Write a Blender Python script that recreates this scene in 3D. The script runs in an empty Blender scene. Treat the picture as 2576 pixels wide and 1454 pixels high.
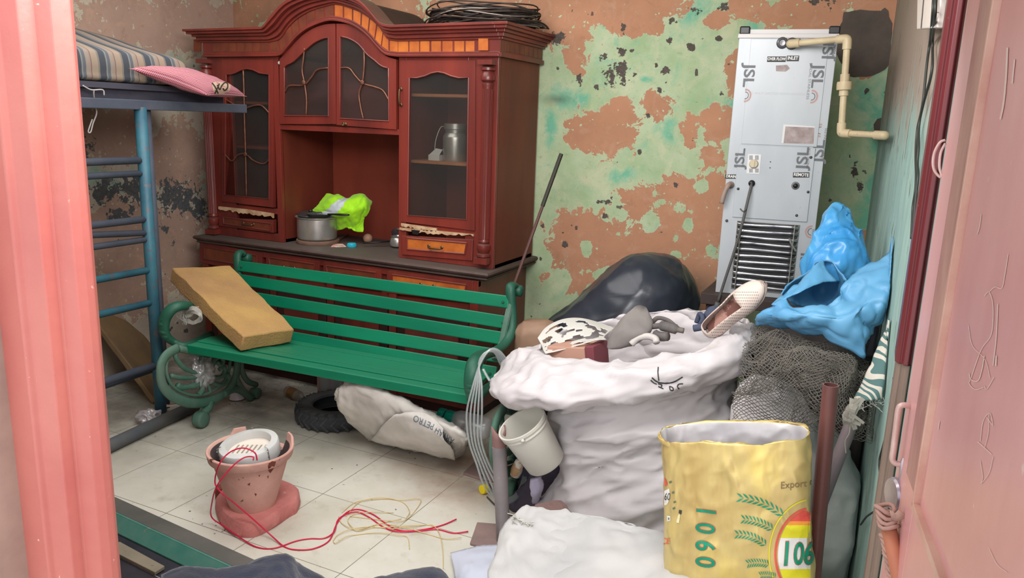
import bpy, bmesh, math, random
from mathutils import Vector, Matrix, noise
random.seed(7)
S = bpy.context.scene
COL = S.collection
PI = math.pi
# ---------------------------------------------------------------- camera
FPX = 1930.0; PX, PY = 1288.0, 727.0; CH = 1.5
RW = [(0.9, 0.435, 0.034), (0.123, -0.179, -0.976), (-0.419, 0.882, -0.215)]
r2 = Vector(RW[2]).normalized()
r0 = Vector(RW[0]); r0 = (r0 - r2*r0.dot(r2)).normalized()
r1 = r2.cross(r0)
CAM = Vector((0, 0, CH))
cd = bpy.data.cameras.new('camera'); cam = bpy.data.objects.new('camera', cd); COL.objects.link(cam)
cd.sensor_width = 36; cd.lens = FPX/2576*36; cd.clip_start = 0.05
cam.matrix_world = Matrix(((r0.x, -r1.x, -r2.x, 0), (r0.y, -r1.y, -r2.y, 0), (r0.z, -r1.z, -r2.z, CH), (0, 0, 0, 1)))
S.camera = cam
# ---------------------------------------------------------------- light and exposure
S.view_settings.view_transform = 'Standard'
S.view_settings.look = 'None'
S.view_settings.gamma = 1
S.view_settings.exposure = 0.2
w = bpy.data.worlds.new('overcast_sky'); S.world = w; w.use_nodes = True
bg = w.node_tree.nodes['Background']; bg.inputs[0].default_value = (0.93, 0.97, 1.0, 1); bg.inputs[1].default_value = 1.55
def area(name, loc, target, size, energy, color=(1, 1, 1)):
    l = bpy.data.lights.new(name, 'AREA'); l.shape = 'RECTANGLE'; l.size, l.size_y = size; l.energy = energy; l.color = color
    o = bpy.data.objects.new(name, l); COL.objects.link(o); o.location = loc
    o.rotation_euler = (Vector(target)-Vector(loc)).to_track_quat('-Z', 'Y').to_euler(); return o
area('doorway_fill', (-0.75, 1.22, 2.10), (-2.1, 3.3, 0.75), (1.4, 0.6), 36, (1, 0.985, 0.965))  # added area lamp inside the doorway to brighten the interior
area('outdoor_daylight', (-0.6, -2.2, 3.0), (-0.8, 1.2, 0.8), (3.0, 2.0), 30, (1, 0.985, 0.97))
area('overhead_fill', (-2.3, 2.3, 2.44), (-2.3, 2.4, 0), (1.8, 1.4), 30, (1, 0.97, 0.94))  # added lamp below the ceiling to lift the room, no fixture there
# ---------------------------------------------------------------- helpers
def ray(x, y):
    return r0*((x-PX)/FPX) + r1*((y-PY)/FPX) + r2
def aty(x, y, Y): d = ray(x, y); return CAM + d*(Y/d.y)
def atx(x, y, X): d = ray(x, y); return CAM + d*(X/d.x)
def atz(x, y, z=0.0): d = ray(x, y); return CAM + d*((z-CH)/d.z)
def atp(x, y, p, n):
    d = ray(x, y); n = Vector(n); return CAM + d*((Vector(p)-CAM).dot(n)/d.dot(n))
def prj(P):
    v = Vector(P)-CAM; return (PX+FPX*v.dot(r0)/v.dot(r2), PY+FPX*v.dot(r1)/v.dot(r2))
def lin(c):
    return tuple((v/12.92 if v <= .04045 else ((v+.055)/1.055)**2.4) for v in c)
def rgb(r, g, b): return lin((r/255, g/255, b/255)) + (1,)
MATS = {}
def node(nt, t, **kw):
    n = nt.nodes.new(t)
    for k, v in kw.items():
        if k in n.inputs: n.inputs[k].default_value = v
        else: setattr(n, k, v)
    return n
def mat(name, col, rough=.6, metal=0, col2=None, scale=6, detail=6, bump=0, bscale=40, contrast=(.35, .65), spec=.5, stretch=None,
        trans=0, alpha=1, coat=0, sheen=0, speck=None, speck_scale=60, speck_t=.72, ior=1.45, dust=None, dust_amt=0, crink=None):
    if name in MATS: return MATS[name]
    m = bpy.data.materials.new(name); m.use_nodes = True; nt = m.node_tree; L = nt.links
    b = nt.nodes['Principled BSDF']
    b.inputs['Roughness'].default_value = rough; b.inputs['Metallic'].default_value = metal
    b.inputs['Specular IOR Level'].default_value = spec; b.inputs['IOR'].default_value = ior
    b.inputs['Transmission Weight'].default_value = trans; b.inputs['Alpha'].default_value = alpha
    b.inputs['Coat Weight'].default_value = coat; b.inputs['Sheen Weight'].default_value = sheen
    tc = node(nt, 'ShaderNodeTexCoord'); mp = node(nt, 'ShaderNodeMapping'); L.new(tc.outputs['Object'], mp.inputs[0])
    if stretch: mp.inputs['Scale'].default_value = stretch
    out = None
    if col2 is not None:
        n = node(nt, 'ShaderNodeTexNoise', Scale=scale, Detail=detail, Roughness=.6); L.new(mp.outputs[0], n.inputs['Vector'])
        r = node(nt, 'ShaderNodeValToRGB'); r.color_ramp.elements[0].position, r.color_ramp.elements[1].position = contrast
        r.color_ramp.elements[0].color = col; r.color_ramp.elements[1].color = col2
        L.new(n.outputs['Fac'], r.inputs[0]); out = r.outputs[0]
    if speck is not None:
        n = node(nt, 'ShaderNodeTexNoise', Scale=speck_scale, Detail=3, Roughness=.55); L.new(tc.outputs['Object'], n.inputs['Vector'])
        r = node(nt, 'ShaderNodeValToRGB'); r.color_ramp.elements[0].position = speck_t-.02; r.color_ramp.elements[1].position = speck_t+.02
        r.color_ramp.elements[0].color = (0, 0, 0, 1); r.color_ramp.elements[1].color = (1, 1, 1, 1); L.new(n.outputs['Fac'], r.inputs[0])
        mx = node(nt, 'ShaderNodeMix', data_type='RGBA'); L.new(r.outputs[0], mx.inputs[0])
        if out: L.new(out, mx.inputs[6])
        else: mx.inputs[6].default_value = col
        mx.inputs[7].default_value = speck; out = mx.outputs[2]
    if dust is not None:      # dust lying on upward faces
        g = node(nt, 'ShaderNodeNewGeometry'); sp = node(nt, 'ShaderNodeSeparateXYZ'); L.new(g.outputs['True Normal'], sp.inputs[0])
        mr = node(nt, 'ShaderNodeMapRange'); mr.inputs[1].default_value = .5; mr.inputs[2].default_value = 1; mr.inputs[4].default_value = dust_amt
        L.new(sp.outputs['Z'], mr.inputs[0])
        mx = node(nt, 'ShaderNodeMix', data_type='RGBA'); L.new(mr.outputs[0], mx.inputs[0])
        if out: L.new(out, mx.inputs[6])
        else: mx.inputs[6].default_value = col
        mx.inputs[7].default_value = dust; out = mx.outputs[2]
    if out: L.new(out, b.inputs['Base Color'])
    else: b.inputs['Base Color'].default_value = col
    if crink:       # sharp creases of film or woven plastic: (scale, strength, vertical stretch)
        mq = node(nt, 'ShaderNodeMapping'); mq.inputs['Scale'].default_value = (1, 1, crink[2]); L.new(tc.outputs['Object'], mq.inputs[0])
        n = node(nt, 'ShaderNodeTexNoise', noise_type='RIDGED_MULTIFRACTAL', Scale=crink[0], Detail=4, Roughness=.5, Distortion=.6); L.new(mq.outputs[0], n.inputs['Vector'])
        bp = node(nt, 'ShaderNodeBump', Strength=crink[1], Distance=.011); L.new(n.outputs['Fac'], bp.inputs['Height']); L.new(bp.outputs[0], b.inputs['Normal'])
    elif bump:
        n = node(nt, 'ShaderNodeTexNoise', Scale=bscale, Detail=5, Roughness=.6); L.new(mp.outputs[0], n.inputs['Vector'])
        bp = node(nt, 'ShaderNodeBump', Strength=min(1, bump), Distance=.01); L.new(n.outputs['Fac'], bp.inputs['Height']); L.new(bp.outputs[0], b.inputs['Normal'])
    MATS[name] = m; return m
def glassmat(name, tint, refl=.08, tr=.9, rough=.05):
    if name in MATS: return MATS[name]
    m = bpy.data.materials.new(name); m.use_nodes = True; nt = m.node_tree; L = nt.links; nt.nodes.clear()
    o = node(nt, 'ShaderNodeOutputMaterial'); t = node(nt, 'ShaderNodeBsdfTransparent'); g = node(nt, 'ShaderNodeBsdfGlossy', Roughness=rough)
    t.inputs[0].default_value = tint; d = node(nt, 'ShaderNodeBsdfDiffuse'); d.inputs[0].default_value = tint
    m1 = node(nt, 'ShaderNodeMixShader'); m1.inputs[0].default_value = refl; L.new(t.outputs[0], m1.inputs[1]); L.new(g.outputs[0], m1.inputs[2])
    m2 = node(nt, 'ShaderNodeMixShader'); m2.inputs[0].default_value = 1-tr; L.new(m1.outputs[0], m2.inputs[1]); L.new(d.outputs[0], m2.inputs[2])
    L.new(m2.outputs[0], o.inputs[0]); MATS[name] = m; return m

class MB:
    def __init__(s): s.v = []; s.f = []; s.m = []; s.cur = 0
    def add(s, vs, fs, m=None):
        b = len(s.v); s.v += [Vector(p) for p in vs]
        for f in fs: s.f.append([b+i for i in f]); s.m.append(s.cur if m is None else m)
        return s
    def box(s, lo, hi, m=None, M=None):
        x0, y0, z0 = lo; x1, y1, z1 = hi
        vs = [Vector(p) for p in ((x0,y0,z0),(x1,y0,z0),(x1,y1,z0),(x0,y1,z0),(x0,y0,z1),(x1,y0,z1),(x1,y1,z1),(x0,y1,z1))]
        if M is not None: vs = [M @ p for p in vs]
        return s.add(vs, [(0,3,2,1),(4,5,6,7),(0,1,5,4),(1,2,6,5),(2,3,7,6),(3,0,4,7)], m)
    def beam(s, a, b, w, h, up=(0, 0, 1), m=None):      # rectangular bar from a to b
        a = Vector(a); b = Vector(b); d = (b-a).normalized(); u = Vector(up); sd = d.cross(u)
        if sd.length < 1e-4: sd = d.cross(Vector((1, 0, 0)))
        sd.normalize(); u = sd.cross(d)
        vs = [q + sd*(i*w/2) + u*(j*h/2) for q in (a, b) for i, j in ((-1,-1),(1,-1),(1,1),(-1,1))]
        return s.add(vs, [(0,1,2,3),(7,6,5,4),(0,4,5,1),(1,5,6,2),(2,6,7,3),(3,7,4,0)], m)
    def tube(s, pts, r, n=8, m=None, cap=True, closed=False, flat=None):
        pts = [Vector(p) for p in pts]; N = len(pts); vs = []; fs = []
        rr = r if isinstance(r, (list, tuple)) else [r]*N
        t0 = (pts[1]-pts[0]).normalized(); nrm = t0.orthogonal().normalized()
        for i in range(N):
            if closed: t = (pts[(i+1) % N]-pts[i-1])
            else: t = pts[min(i+1, N-1)]-pts[max(i-1, 0)]
            if t.length < 1e-9: t = t0
            t = t.normalized(); nrm = nrm-t*nrm.dot(t)
            if nrm.length < 1e-6: nrm = t.orthogonal()
            nrm.normalize(); bn = t.cross(nrm)
            for k in range(n):
                a = 2*PI*k/n; off = (nrm*math.cos(a)+bn*math.sin(a))*rr[i]
                if flat is not None:
                    ax, kf = flat; ax = Vector(ax); off = off+ax*(off.dot(ax)*(kf-1))
                vs.append(pts[i]+off)
        M_ = N if closed else N-1
        for i in range(M_):
            for k in range(n):
                a, b = i*n+k, i*n+(k+1) % n; j = (i+1) % N
                fs.append((a, b, j*n+(k+1) % n, j*n+k))
        if cap and not closed: fs.append(tuple(range(n))[::-1]); fs.append(tuple((N-1)*n+k for k in range(n)))
        return s.add(vs, fs, m)
    def lathe(s, prof, c=(0, 0, 0), axis=(0, 0, 1), n=32, m=None, M=None):   # prof: (radius, height)
        ax = Vector(axis).normalized(); q = Vector((0, 0, 1)).rotation_difference(ax); c = Vector(c); vs = []; fs = []
        for r, h in prof:
            for k in range(n):
                a = 2*PI*k/n; vs.append(c + q @ Vector((r*math.cos(a), r*math.sin(a), h)))
        if M is not None: vs = [M @ p for p in vs]
        for i in range(len(prof)-1):
            for k in range(n):
                fs.append((i*n+k, i*n+(k+1) % n, (i+1)*n+(k+1) % n, (i+1)*n+k))
        if prof[0][0] > 1e-5: fs.append(tuple(range(n))[::-1])
        if prof[-1][0] > 1e-5: fs.append(tuple((len(prof)-1)*n+k for k in range(n)))
        return s.add(vs, fs, m)
    def prism(s, poly, fn, d, m=None):     # poly of 2D points, fn(p2, depth) -> 3D, extruded over depth 0..d
        n = len(poly); vs = [fn(p, 0) for p in poly]+[fn(p, d) for p in poly]
        fs = [tuple(range(n)), tuple(range(2*n-1, n-1, -1))]+[(i, n+i, n+(i+1) % n, (i+1) % n) for i in range(n)]
        return s.add(vs, fs, m)
    def strip(s, A, B, fn, d, m=None):     # solid band between two polylines of equal length
        n = len(A)
        for i in range(n-1):
            q = [A[i], A[i+1], B[i+1], B[i]]
            vs = [fn(p, 0) for p in q]+[fn(p, d) for p in q]
            fs = [(0,1,2,3), (7,6,5,4), (0,4,5,1), (3,2,6,7)]
            if i == 0: fs.append((0,3,7,4))
            if i == n-2: fs.append((1,5,6,2))
            s.add(vs, fs, m)
        return s
    def grid(s, G, m=None, closed=False):      # G rows of points
        R = len(G); C = len(G[0]); vs = [p for r in G for p in r]; fs = []
        for i in range(R-1):
            for j in range(C if closed else C-1):
                k = (j+1) % C; fs.append((i*C+j, i*C+k, (i+1)*C+k, (i+1)*C+j))
        return s.add(vs, fs, m)
def build(name, mb, mats, parent=None, smooth=False, bevel=0, subd=0, solid=0, angle=None, weld=False, solid_off=0):
    me = bpy.data.meshes.new(name); me.from_pydata([tuple(v) for v in mb.v], [], mb.f)
    if not isinstance(mats, (list, tuple)): mats = [mats]
    for m in mats: me.materials.append(m)
    for p, mi in zip(me.polygons, mb.m): p.material_index = min(mi, len(mats)-1)
    bm = bmesh.new(); bm.from_mesh(me)
    if weld: bmesh.ops.remove_doubles(bm, verts=bm.verts, dist=1e-5)
    bmesh.ops.recalc_face_normals(bm, faces=bm.faces); bm.to_mesh(me); bm.free()
    if smooth:
        for p in me.polygons: p.use_smooth = True
        if angle or bevel: me.set_sharp_from_angle(angle=math.radians(angle or 40))
    o = bpy.data.objects.new(name, me); COL.objects.link(o)
    if parent: o.parent = parent; o.matrix_parent_inverse = parent.matrix_world.inverted() if False else Matrix.Translation(-parent.location)
    if bevel:
        b = o.modifiers.new('bevel', 'BEVEL'); b.width = bevel; b.segments = 2; b.limit_method = 'ANGLE'; b.angle_limit = math.radians(35)
    if solid:
        b = o.modifiers.new('solid', 'SOLIDIFY'); b.thickness = solid; b.offset = solid_off
    if subd:
        b = o.modifiers.new('sub', 'SUBSURF'); b.levels = b.render_levels = subd
    return o
def tag(o, label=None, cat=None, group=None, kind=None):
    if label: o['label'] = label
    if cat: o['category'] = cat
    if group: o['group'] = group
    if kind: o['kind'] = kind
    return o
def thing(name, loc, label, cat, group=None):
    o = bpy.data.objects.new(name, None); o.empty_display_size = .05; o.location = loc; COL.objects.link(o); return tag(o, label, cat, group)
def struct(o): o['kind'] = 'structure'; return o
def cr(p, n=6, closed=False):         # Catmull-Rom through points, n per span
    p = [Vector(q) for q in p]; N = len(p); out = []
    rng = range(N if closed else N-1)
    for i in rng:
        a = p[i-1] if (closed or i > 0) else p[0]*2-p[1]
        b = p[i]; c = p[(i+1) % N]
        d = p[(i+2) % N] if (closed or i+2 < N) else p[-1]*2-p[-2]
        for k in range(n):
            t = k/n
            out.append(.5*((2*b)+(c-a)*t+(2*a-5*b+4*c-d)*t*t+(3*b-a-3*c+d)*t**3))
    if not closed: out.append(p[-1].copy())
    return out
def surf(rows, nu, nv, closed=False):  # interpolated grid from control rows
    R = [cr(r, nu, closed) for r in rows]; C = len(R[0])
    cols = [cr([R[i][j] for i in range(len(R))], nv) for j in range(C)]
    return [[cols[j][i] for j in range(C)] for i in range(len(cols[0]))]
def gnorm(G, closed=False):
    R, C = len(G), len(G[0]); N = []
    for i in range(R):
        row = []
        for j in range(C):
            a = G[min(i+1, R-1)][j]-G[max(i-1, 0)][j]
            b = (G[i][(j+1) % C]-G[i][j-1]) if closed else (G[i][min(j+1, C-1)]-G[i][max(j-1, 0)])
            n = b.cross(a); row.append(n.normalized() if n.length > 1e-12 else Vector((0, 0, 1)))
        N.append(row)
    return N
def crease(p, f, seed=0):
    q = Vector((p.x*f+seed, p.y*f+seed*1.7, p.z*f-seed)); n = noise.noise(q)
    return 1-min(1, abs(n)*3.2)
def wrinkle(G, amp, freq, closed=False, seed=0., stretch=(1, 1, 1), soft=.5, fade=None, rot=0.):
    cr0, sr0 = math.cos(rot), math.sin(rot)
    N = gnorm(G, closed); H = []; fine = [Vector((seed*3, 2, 1)), freq*3.1]
    for i, r in enumerate(G):
        row = []
        for j, p in enumerate(r):
            q = Vector(((p.x*cr0+p.z*sr0)*stretch[0], p.y*stretch[1], (p.z*cr0-p.x*sr0)*stretch[2]))
            wv = Vector((noise.noise(q*freq*.6+Vector((seed, 3, 7))), noise.noise(q*freq*.6+Vector((9, seed, 1))), 0))*(.6/freq)
            q = q+wv
            h = crease(q, freq, seed)**2 + .5*crease(q, freq*2.3, seed+5)**2 + soft*noise.noise(q*freq*.5+Vector((seed, seed, seed)))*2
            h += .25*(crease(q*3.1+fine[0], freq*.9, seed+11)**2)
            if soft < 0: h = .35-min(1, abs(noise.noise(q*freq+fine[0]))*2.1)
            k = amp*(fade(i/(len(G)-1), j/(len(r)-1)) if fade else 1)
            row.append(p+N[i][j]*h*k)
        H.append(row)
    return H
def ring_lr(L, R, b, n=10, sq=1.0):    # closed ring whose left and right extremes are L and R; b = vector to the far side
    L = Vector(L); R = Vector(R); c = (L+R)/2; a = (R-L)/2; b = Vector(b); out = []
    for k in range(n):
        t = 2*PI*k/n; ct, st = math.cos(t), math.sin(t)
        out.append(c + a*math.copysign(abs(ct)**sq, ct) + b*math.copysign(abs(st)**sq, st))
    return out
def inroom(p):
    p.x = min(p.x, -.052+(3.76-p.y)*.0707); p.x = max(p.x, -3.765); p.y = min(p.y, 3.755); return p
def text_mesh(s, size=1.0, offset=0.0, shear=0.0, align='CENTER', sub=0):
    cu = bpy.data.curves.new('tmp', 'FONT'); cu.body = s; cu.size = size; cu.offset = offset; cu.shear = shear; cu.align_x = align; cu.align_y = 'CENTER'
    cu.resolution_u = 4
    o = bpy.data.objects.new('tmp', cu); COL.objects.link(o); bpy.context.view_layer.update()
    me = o.to_mesh(); bm = bmesh.new(); bm.from_mesh(me); o.to_mesh_clear(); bpy.data.objects.remove(o); bpy.data.curves.remove(cu)
    bmesh.ops.triangulate(bm, faces=bm.faces)
    for _ in range(sub): bmesh.ops.subdivide_edges(bm, edges=[e for e in bm.edges if e.calc_length() > size*.06], cuts=1, use_grid_fill=True)
    bmesh.ops.triangulate(bm, faces=bm.faces)
    bm.verts.ensure_lookup_table(); vs = [v.co.copy() for v in bm.verts]; fs = [tuple(v.index for v in f.verts) for f in bm.faces]; bm.free()
    return vs, fs
# ================================================================ SETTING
BX0, BY = -3.77, 3.76          # left wall x, back wall y
def wallmat(name, base_a, base_b, teal, orange, cement, leftish=False):
    m = bpy.data.materials.new(name); m.use_nodes = True; nt = m.node_tree; L = nt.links; b = nt.nodes['Principled BSDF']
    b.inputs['Roughness'].default_value = .9; b.inputs['Specular IOR Level'].default_value = .15
    tc = node(nt, 'ShaderNodeTexCoord'); O = tc.outputs['Object']
    def ns(scale, det=6, rough=.6, dist=0.0):
        n = node(nt, 'ShaderNodeTexNoise', Scale=scale, Detail=det, Roughness=rough, Distortion=dist); L.new(O, n.inputs['Vector']); return n.outputs['Fac']
    def attr(n): a = node(nt, 'ShaderNodeAttribute', attribute_name=n); return a.outputs['Fac']
    def math_(op, a, c, c2=None):
        n = node(nt, 'ShaderNodeMath', operation=op)
        for k, v in enumerate((a, c)):
            if isinstance(v, (int, float)): n.inputs[k].default_value = v
            else: L.new(v, n.inputs[k])
        return n.outputs[0]
    def ramp(x, a, c):
        n = node(nt, 'ShaderNodeMapRange'); n.inputs[1].default_value = a; n.inputs[2].default_value = c; L.new(x, n.inputs[0]); return n.outputs[0]
    def mix(f, a, c):
        n = node(nt, 'ShaderNodeMix', data_type='RGBA'); L.new(f, n.inputs[0]) if not isinstance(f, float) else None
        for k, v in ((6, a), (7, c)):
            if isinstance(v, tuple): n.inputs[k].default_value = v
            else: L.new(v, n.inputs[k])
        return n.outputs[2]
    n1 = ns(3.2, 8, .65); n2 = ns(9, 8, .7, .6); n3 = ns(28, 6, .6); n4 = ns(2.1, 5)
    c = mix(ramp(n1, .38, .62), base_a, base_b)
    c = mix(ramp(math_('ADD', attr('teal'), math_('MULTIPLY', math_('SUBTRACT', n2, .5), 2.6)), .25, .8), c, teal)
    c = mix(math_('MULTIPLY', ramp(n2, .58, .66), .45), c, rgb(196, 200, 172))
    c = mix(math_('MULTIPLY', ramp(ns(5.3, 8, .7, 1.2), .52, .66), .5), c, rgb(208, 204, 172))
    c = mix(math_('MULTIPLY', ramp(ns(7.7, 8, .7, .8), .55, .70), .6), c, teal)
    c = mix(math_('MULTIPLY', ramp(ns(34, 6, .75), .56, .68), .35), c, rgb(130, 128, 104))
    # terracotta coat
    e = math_('ADD', attr('orange'), math_('ADD', math_('MULTIPLY', math_('SUBTRACT', n2, .5), 2.8), math_('MULTIPLY', math_('SUBTRACT', n3, .5), 1.3)))
    o2 = mix(ramp(ns(6, 8), .35, .65), orange, tuple(v*.86 for v in orange[:3])+(1,))
    o2 = mix(math_('MULTIPLY', ramp(ns(12, 8, .7, .5), .52, .7), .45), o2, rgb(206, 168, 142))
    o2 = mix(math_('MULTIPLY', ramp(ns(15, 8, .75, .5), .58, .72), .5), o2, rgb(150, 106, 84))
    o2 = mix(ramp(ns(38, 2, .4), .70, .72), o2, base_b)
    halo = math_('MULTIPLY', ramp(e, -.14, -.02), .55)
    c = mix(halo, c, rgb(205, 196, 165))
    c = mix(ramp(e, .0, .03), c, o2)
    # missing plaster chips
    d = math_('ADD', math_('ADD', attr('chip'), -.42), math_('ADD', math_('MULTIPLY', math_('SUBTRACT', ns(22, 5, .6, .4), .5), 2.8), math_('MULTIPLY', math_('SUBTRACT', ns(80, 4), .5), 1.4)))
    rnd = ramp(math_('ADD', ns(17, 3, .5), math_('MULTIPLY', ns(2.4, 2), .25)), .845, .85)
    cem = mix(ramp(ns(60, 4), .4, .6), cement, tuple(v*.75 for v in cement[:3])+(1,))
    chip = math_('MAXIMUM', ramp(d, .0, .03), math_('MULTIPLY', rnd, .9))
    c = mix(chip, c, cem)
    # grime
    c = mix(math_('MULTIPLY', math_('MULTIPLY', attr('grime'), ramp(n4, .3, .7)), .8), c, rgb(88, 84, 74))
    L.new(c, b.inputs['Base Color'])
    hh = math_('ADD', math_('MULTIPLY', chip, -1.0), math_('ADD', math_('MULTIPLY', ramp(e, 0, .05), -.4), math_('MULTIPLY', ns(50, 5), .35)))
    bp = node(nt, 'ShaderNodeBump', Strength=.5, Distance=.006); L.new(hh, bp.inputs['Height']); L.new(bp.outputs[0], b.inputs['Normal'])
    return m
def blobfield(P, blobs):
    v = -1.0
    for (cx, cy, rx, ry) in blobs:
        d = math.hypot((P[0]-cx)/(rx*.86), (P[1]-cy)/(ry*.86))
        v = max(v, 1-d)
    return max(-1, v)
def gridwall(name, us, zs, fn, m, fields):
    mb = MB(); G = [[Vector(fn(u, z)) for u in us] for z in zs]; mb.grid(G)
    o = build(name, mb, m); me = o.data
    for fname, f in fields.items():
        a = me.attributes.new(fname, 'FLOAT', 'POINT')
        a.data.foreach_set('value', [f(v.co) for v in me.vertices])
    return struct(o)
# blobs on the back wall, in photo pixels of the wall plane (cx, cy, rx, ry)
ORB = [(1480,10,170,80),(1380,50,90,70),(1640,0,90,60),(1580,60,70,40),(1440,90,60,30),(1640,55,45,30),(1800,48,45,30),(1870,25,50,35),(1990,30,110,55),(2080,30,70,50),(2190,5,90,30),(2240,40,30,60),
       (1448,145,32,45),(1650,265,48,40),(1520,330,90,75),(1565,290,50,45),(1450,348,34,30),(1445,312,30,18),(1738,325,30,45),(1800,315,55,50),(1795,400,34,40),(1860,185,35,70),
       (1790,520,70,120),(1690,590,160,90),(1560,640,160,80),(1480,580,110,60),(1430,620,60,60),(1600,500,60,40),(1700,480,60,40),(1700,690,120,70),(1770,720,80,100),(1560,700,70,50),(1460,740,50,80),
       (2190,620,30,55),(2170,170,30,30),(1390,700,40,40),(900,20,260,60),(1200,30,200,60),(700,60,160,80)]
GRB = [(1540,690,60,32),(1360,660,40,40),(1400,710,45,50),(1500,760,110,60),(1787,628,16,18),(1640,560,30,40),(1475,625,20,30),(1700,640,20,16),(1730,570,20,30),(1770,470,25,25),(1700,600,14,20)]
TLB = [(1460,250,60,50),(1680,330,50,60),(1560,440,60,40),(1900,60,50,60),(1385,320,30,90),(2220,300,80,260),(2200,480,70,140),(2170,250,60,80),(2180,560,60,100),(1760,30,120,60),(2240,130,30,100),(1420,240,60,60),(1590,60,30,50),(1840,280,40,60),(1580,350,20,60),(1620,200,40,20),(1520,60,30,30),(2060,100,80,70)]
CHB = [(1558,170,48,40),(1535,190,26,50),(1562,130,18,30),(1515,145,20,14),(1570,210,20,12),(1398,100,30,26),(1410,92,26,18),(1748,25,26,24),(1693,52,18,12),(1820,15,18,18),(1570,200,18,24),(1525,212,12,16),(1674,175,22,16),(1740,120,18,18),(1808,98,16,12),
       (1750,185,9,24),(1685,100,12,20),(1660,225,14,12),(1678,210,12,10),(1650,165,9,12),(1568,72,9,20),(1630,290,10,10),(1457,200,10,24),(1405,172,10,9),(1766,97,10,8),(1598,180,9,14),(1752,258,8,5),(1816,235,6,10),(1590,126,10,7),(1500,220,10,12),
       (1529,507,22,20),(1503,508,10,9),(1450,575,9,12),(1365,567,9,12),(1415,585,8,8),(1520,545,14,12),(2200,610,20,26),(2150,428,16,30),(2165,470,18,20),(2215,470,18,12),(2195,550,14,30),(2140,395,9,14),(1420,615,14,18),(1360,652,8,8),(1700,465,9,9),(1610,385,10,10),
       (2085,10,26,26),(2050,5,26,14),(2180,230,14,12),(1945,62,10,6),(2228,235,14,16)]
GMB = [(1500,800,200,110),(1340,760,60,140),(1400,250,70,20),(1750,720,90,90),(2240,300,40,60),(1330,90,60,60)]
def pxf(blobs, sub=None):
    def f(co):
        q = prj(co); v = blobfield(q, blobs)
        if sub: v = v-max(0, blobfield(q, sub))*2.2
        return v
    return f
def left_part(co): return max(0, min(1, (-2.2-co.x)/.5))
obf = pxf(ORB, GRB)
wb = wallmat('peeling_wall_paint', rgb(160, 184, 142), rgb(188, 202, 168), rgb(118, 184, 154), rgb(192, 142, 112), rgb(98, 90, 84))
us = [BX0+i*.03 for i in range(int((2.15)/.03))]; us += [us[-1]+.0115*i for i in range(1, int((-.04-us[-1])/.0115)+1)]; us.append(-.045)
zs = [i*.0125 for i in range(int(2.5/.0125)+1)]
wall_back = gridwall('wall_back', us, zs, lambda u, z: (u, BY, z), wb,
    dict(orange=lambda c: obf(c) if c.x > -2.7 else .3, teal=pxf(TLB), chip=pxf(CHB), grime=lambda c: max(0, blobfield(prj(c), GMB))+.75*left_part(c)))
# cement repair patches on the back wall
cm = mat('cement_render', rgb(98, 87, 80), .95, col2=rgb(80, 72, 66), scale=8, bump=.4, bscale=120)
def patch(poly, name, th=.006, jit=.004):
    mb = MB(); pts = [aty(x, y, BY) for x, y in poly]; P = []
    n = len(pts)
    for i in range(n):
        a, b = pts[i], pts[(i+1) % n]; k = max(2, int((b-a).length/.02))
        for t in range(k):
            p = a.lerp(b, t/k); q = p*30; P.append((p.x+jit*2*noise.noise(q), p.z+jit*2*noise.noise(q+Vector((5, 5, 5)))))
    mb.prism(P, lambda p, d: Vector((p[0], BY+.001-d, p[1])), th); return build(name, mb, cm, wall_back)
patch([(2118,55),(2125,32),(2150,26),(2215,28),(2222,22),(2232,30),(2243,60),(2240,160),(2225,178),(2195,190),(2165,195),(2135,190),(2110,150),(2095,100),(2112,70)], 'cement_patch')
patch([(2205,300),(2225,292),(2260,298),(2262,350),(2240,358),(2222,352),(2200,335),(2198,315)], 'cement_patch')
# left wall
wl = wallmat('haze_greyed_plaster', rgb(180, 166, 152), rgb(194, 184, 168), rgb(146, 172, 156), rgb(182, 152, 136), rgb(98, 100, 102))  # wall colours greyed to carry the washed-out haze on this side
LOB = [(440,400,90,120),(440,620,90,120),(300,600,140,120),(280,330,140,90),(380,60,400,90),(300,740,130,80)]
LTL = [(240,440,60,70),(290,470,110,40),(330,610,80,30),(260,200,100,60),(450,250,40,60),(440,150,50,50),(500,460,40,60)]
LCH = [(455,500,70,70),(420,490,40,80),(500,520,40,60),(260,480,90,50),(330,480,60,60),(210,380,40,70),(436,610,16,16),(410,575,20,20),(300,540,60,30),(250,690,10,10)]
yl = [-.6+i*.03 for i in range(int(4.36/.03))]+[BY]
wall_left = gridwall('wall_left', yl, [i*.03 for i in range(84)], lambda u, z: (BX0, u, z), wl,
    dict(orange=pxf(LOB), teal=pxf(LTL), chip=lambda c: blobfield(prj(c), LCH), grime=lambda c: .12))
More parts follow.
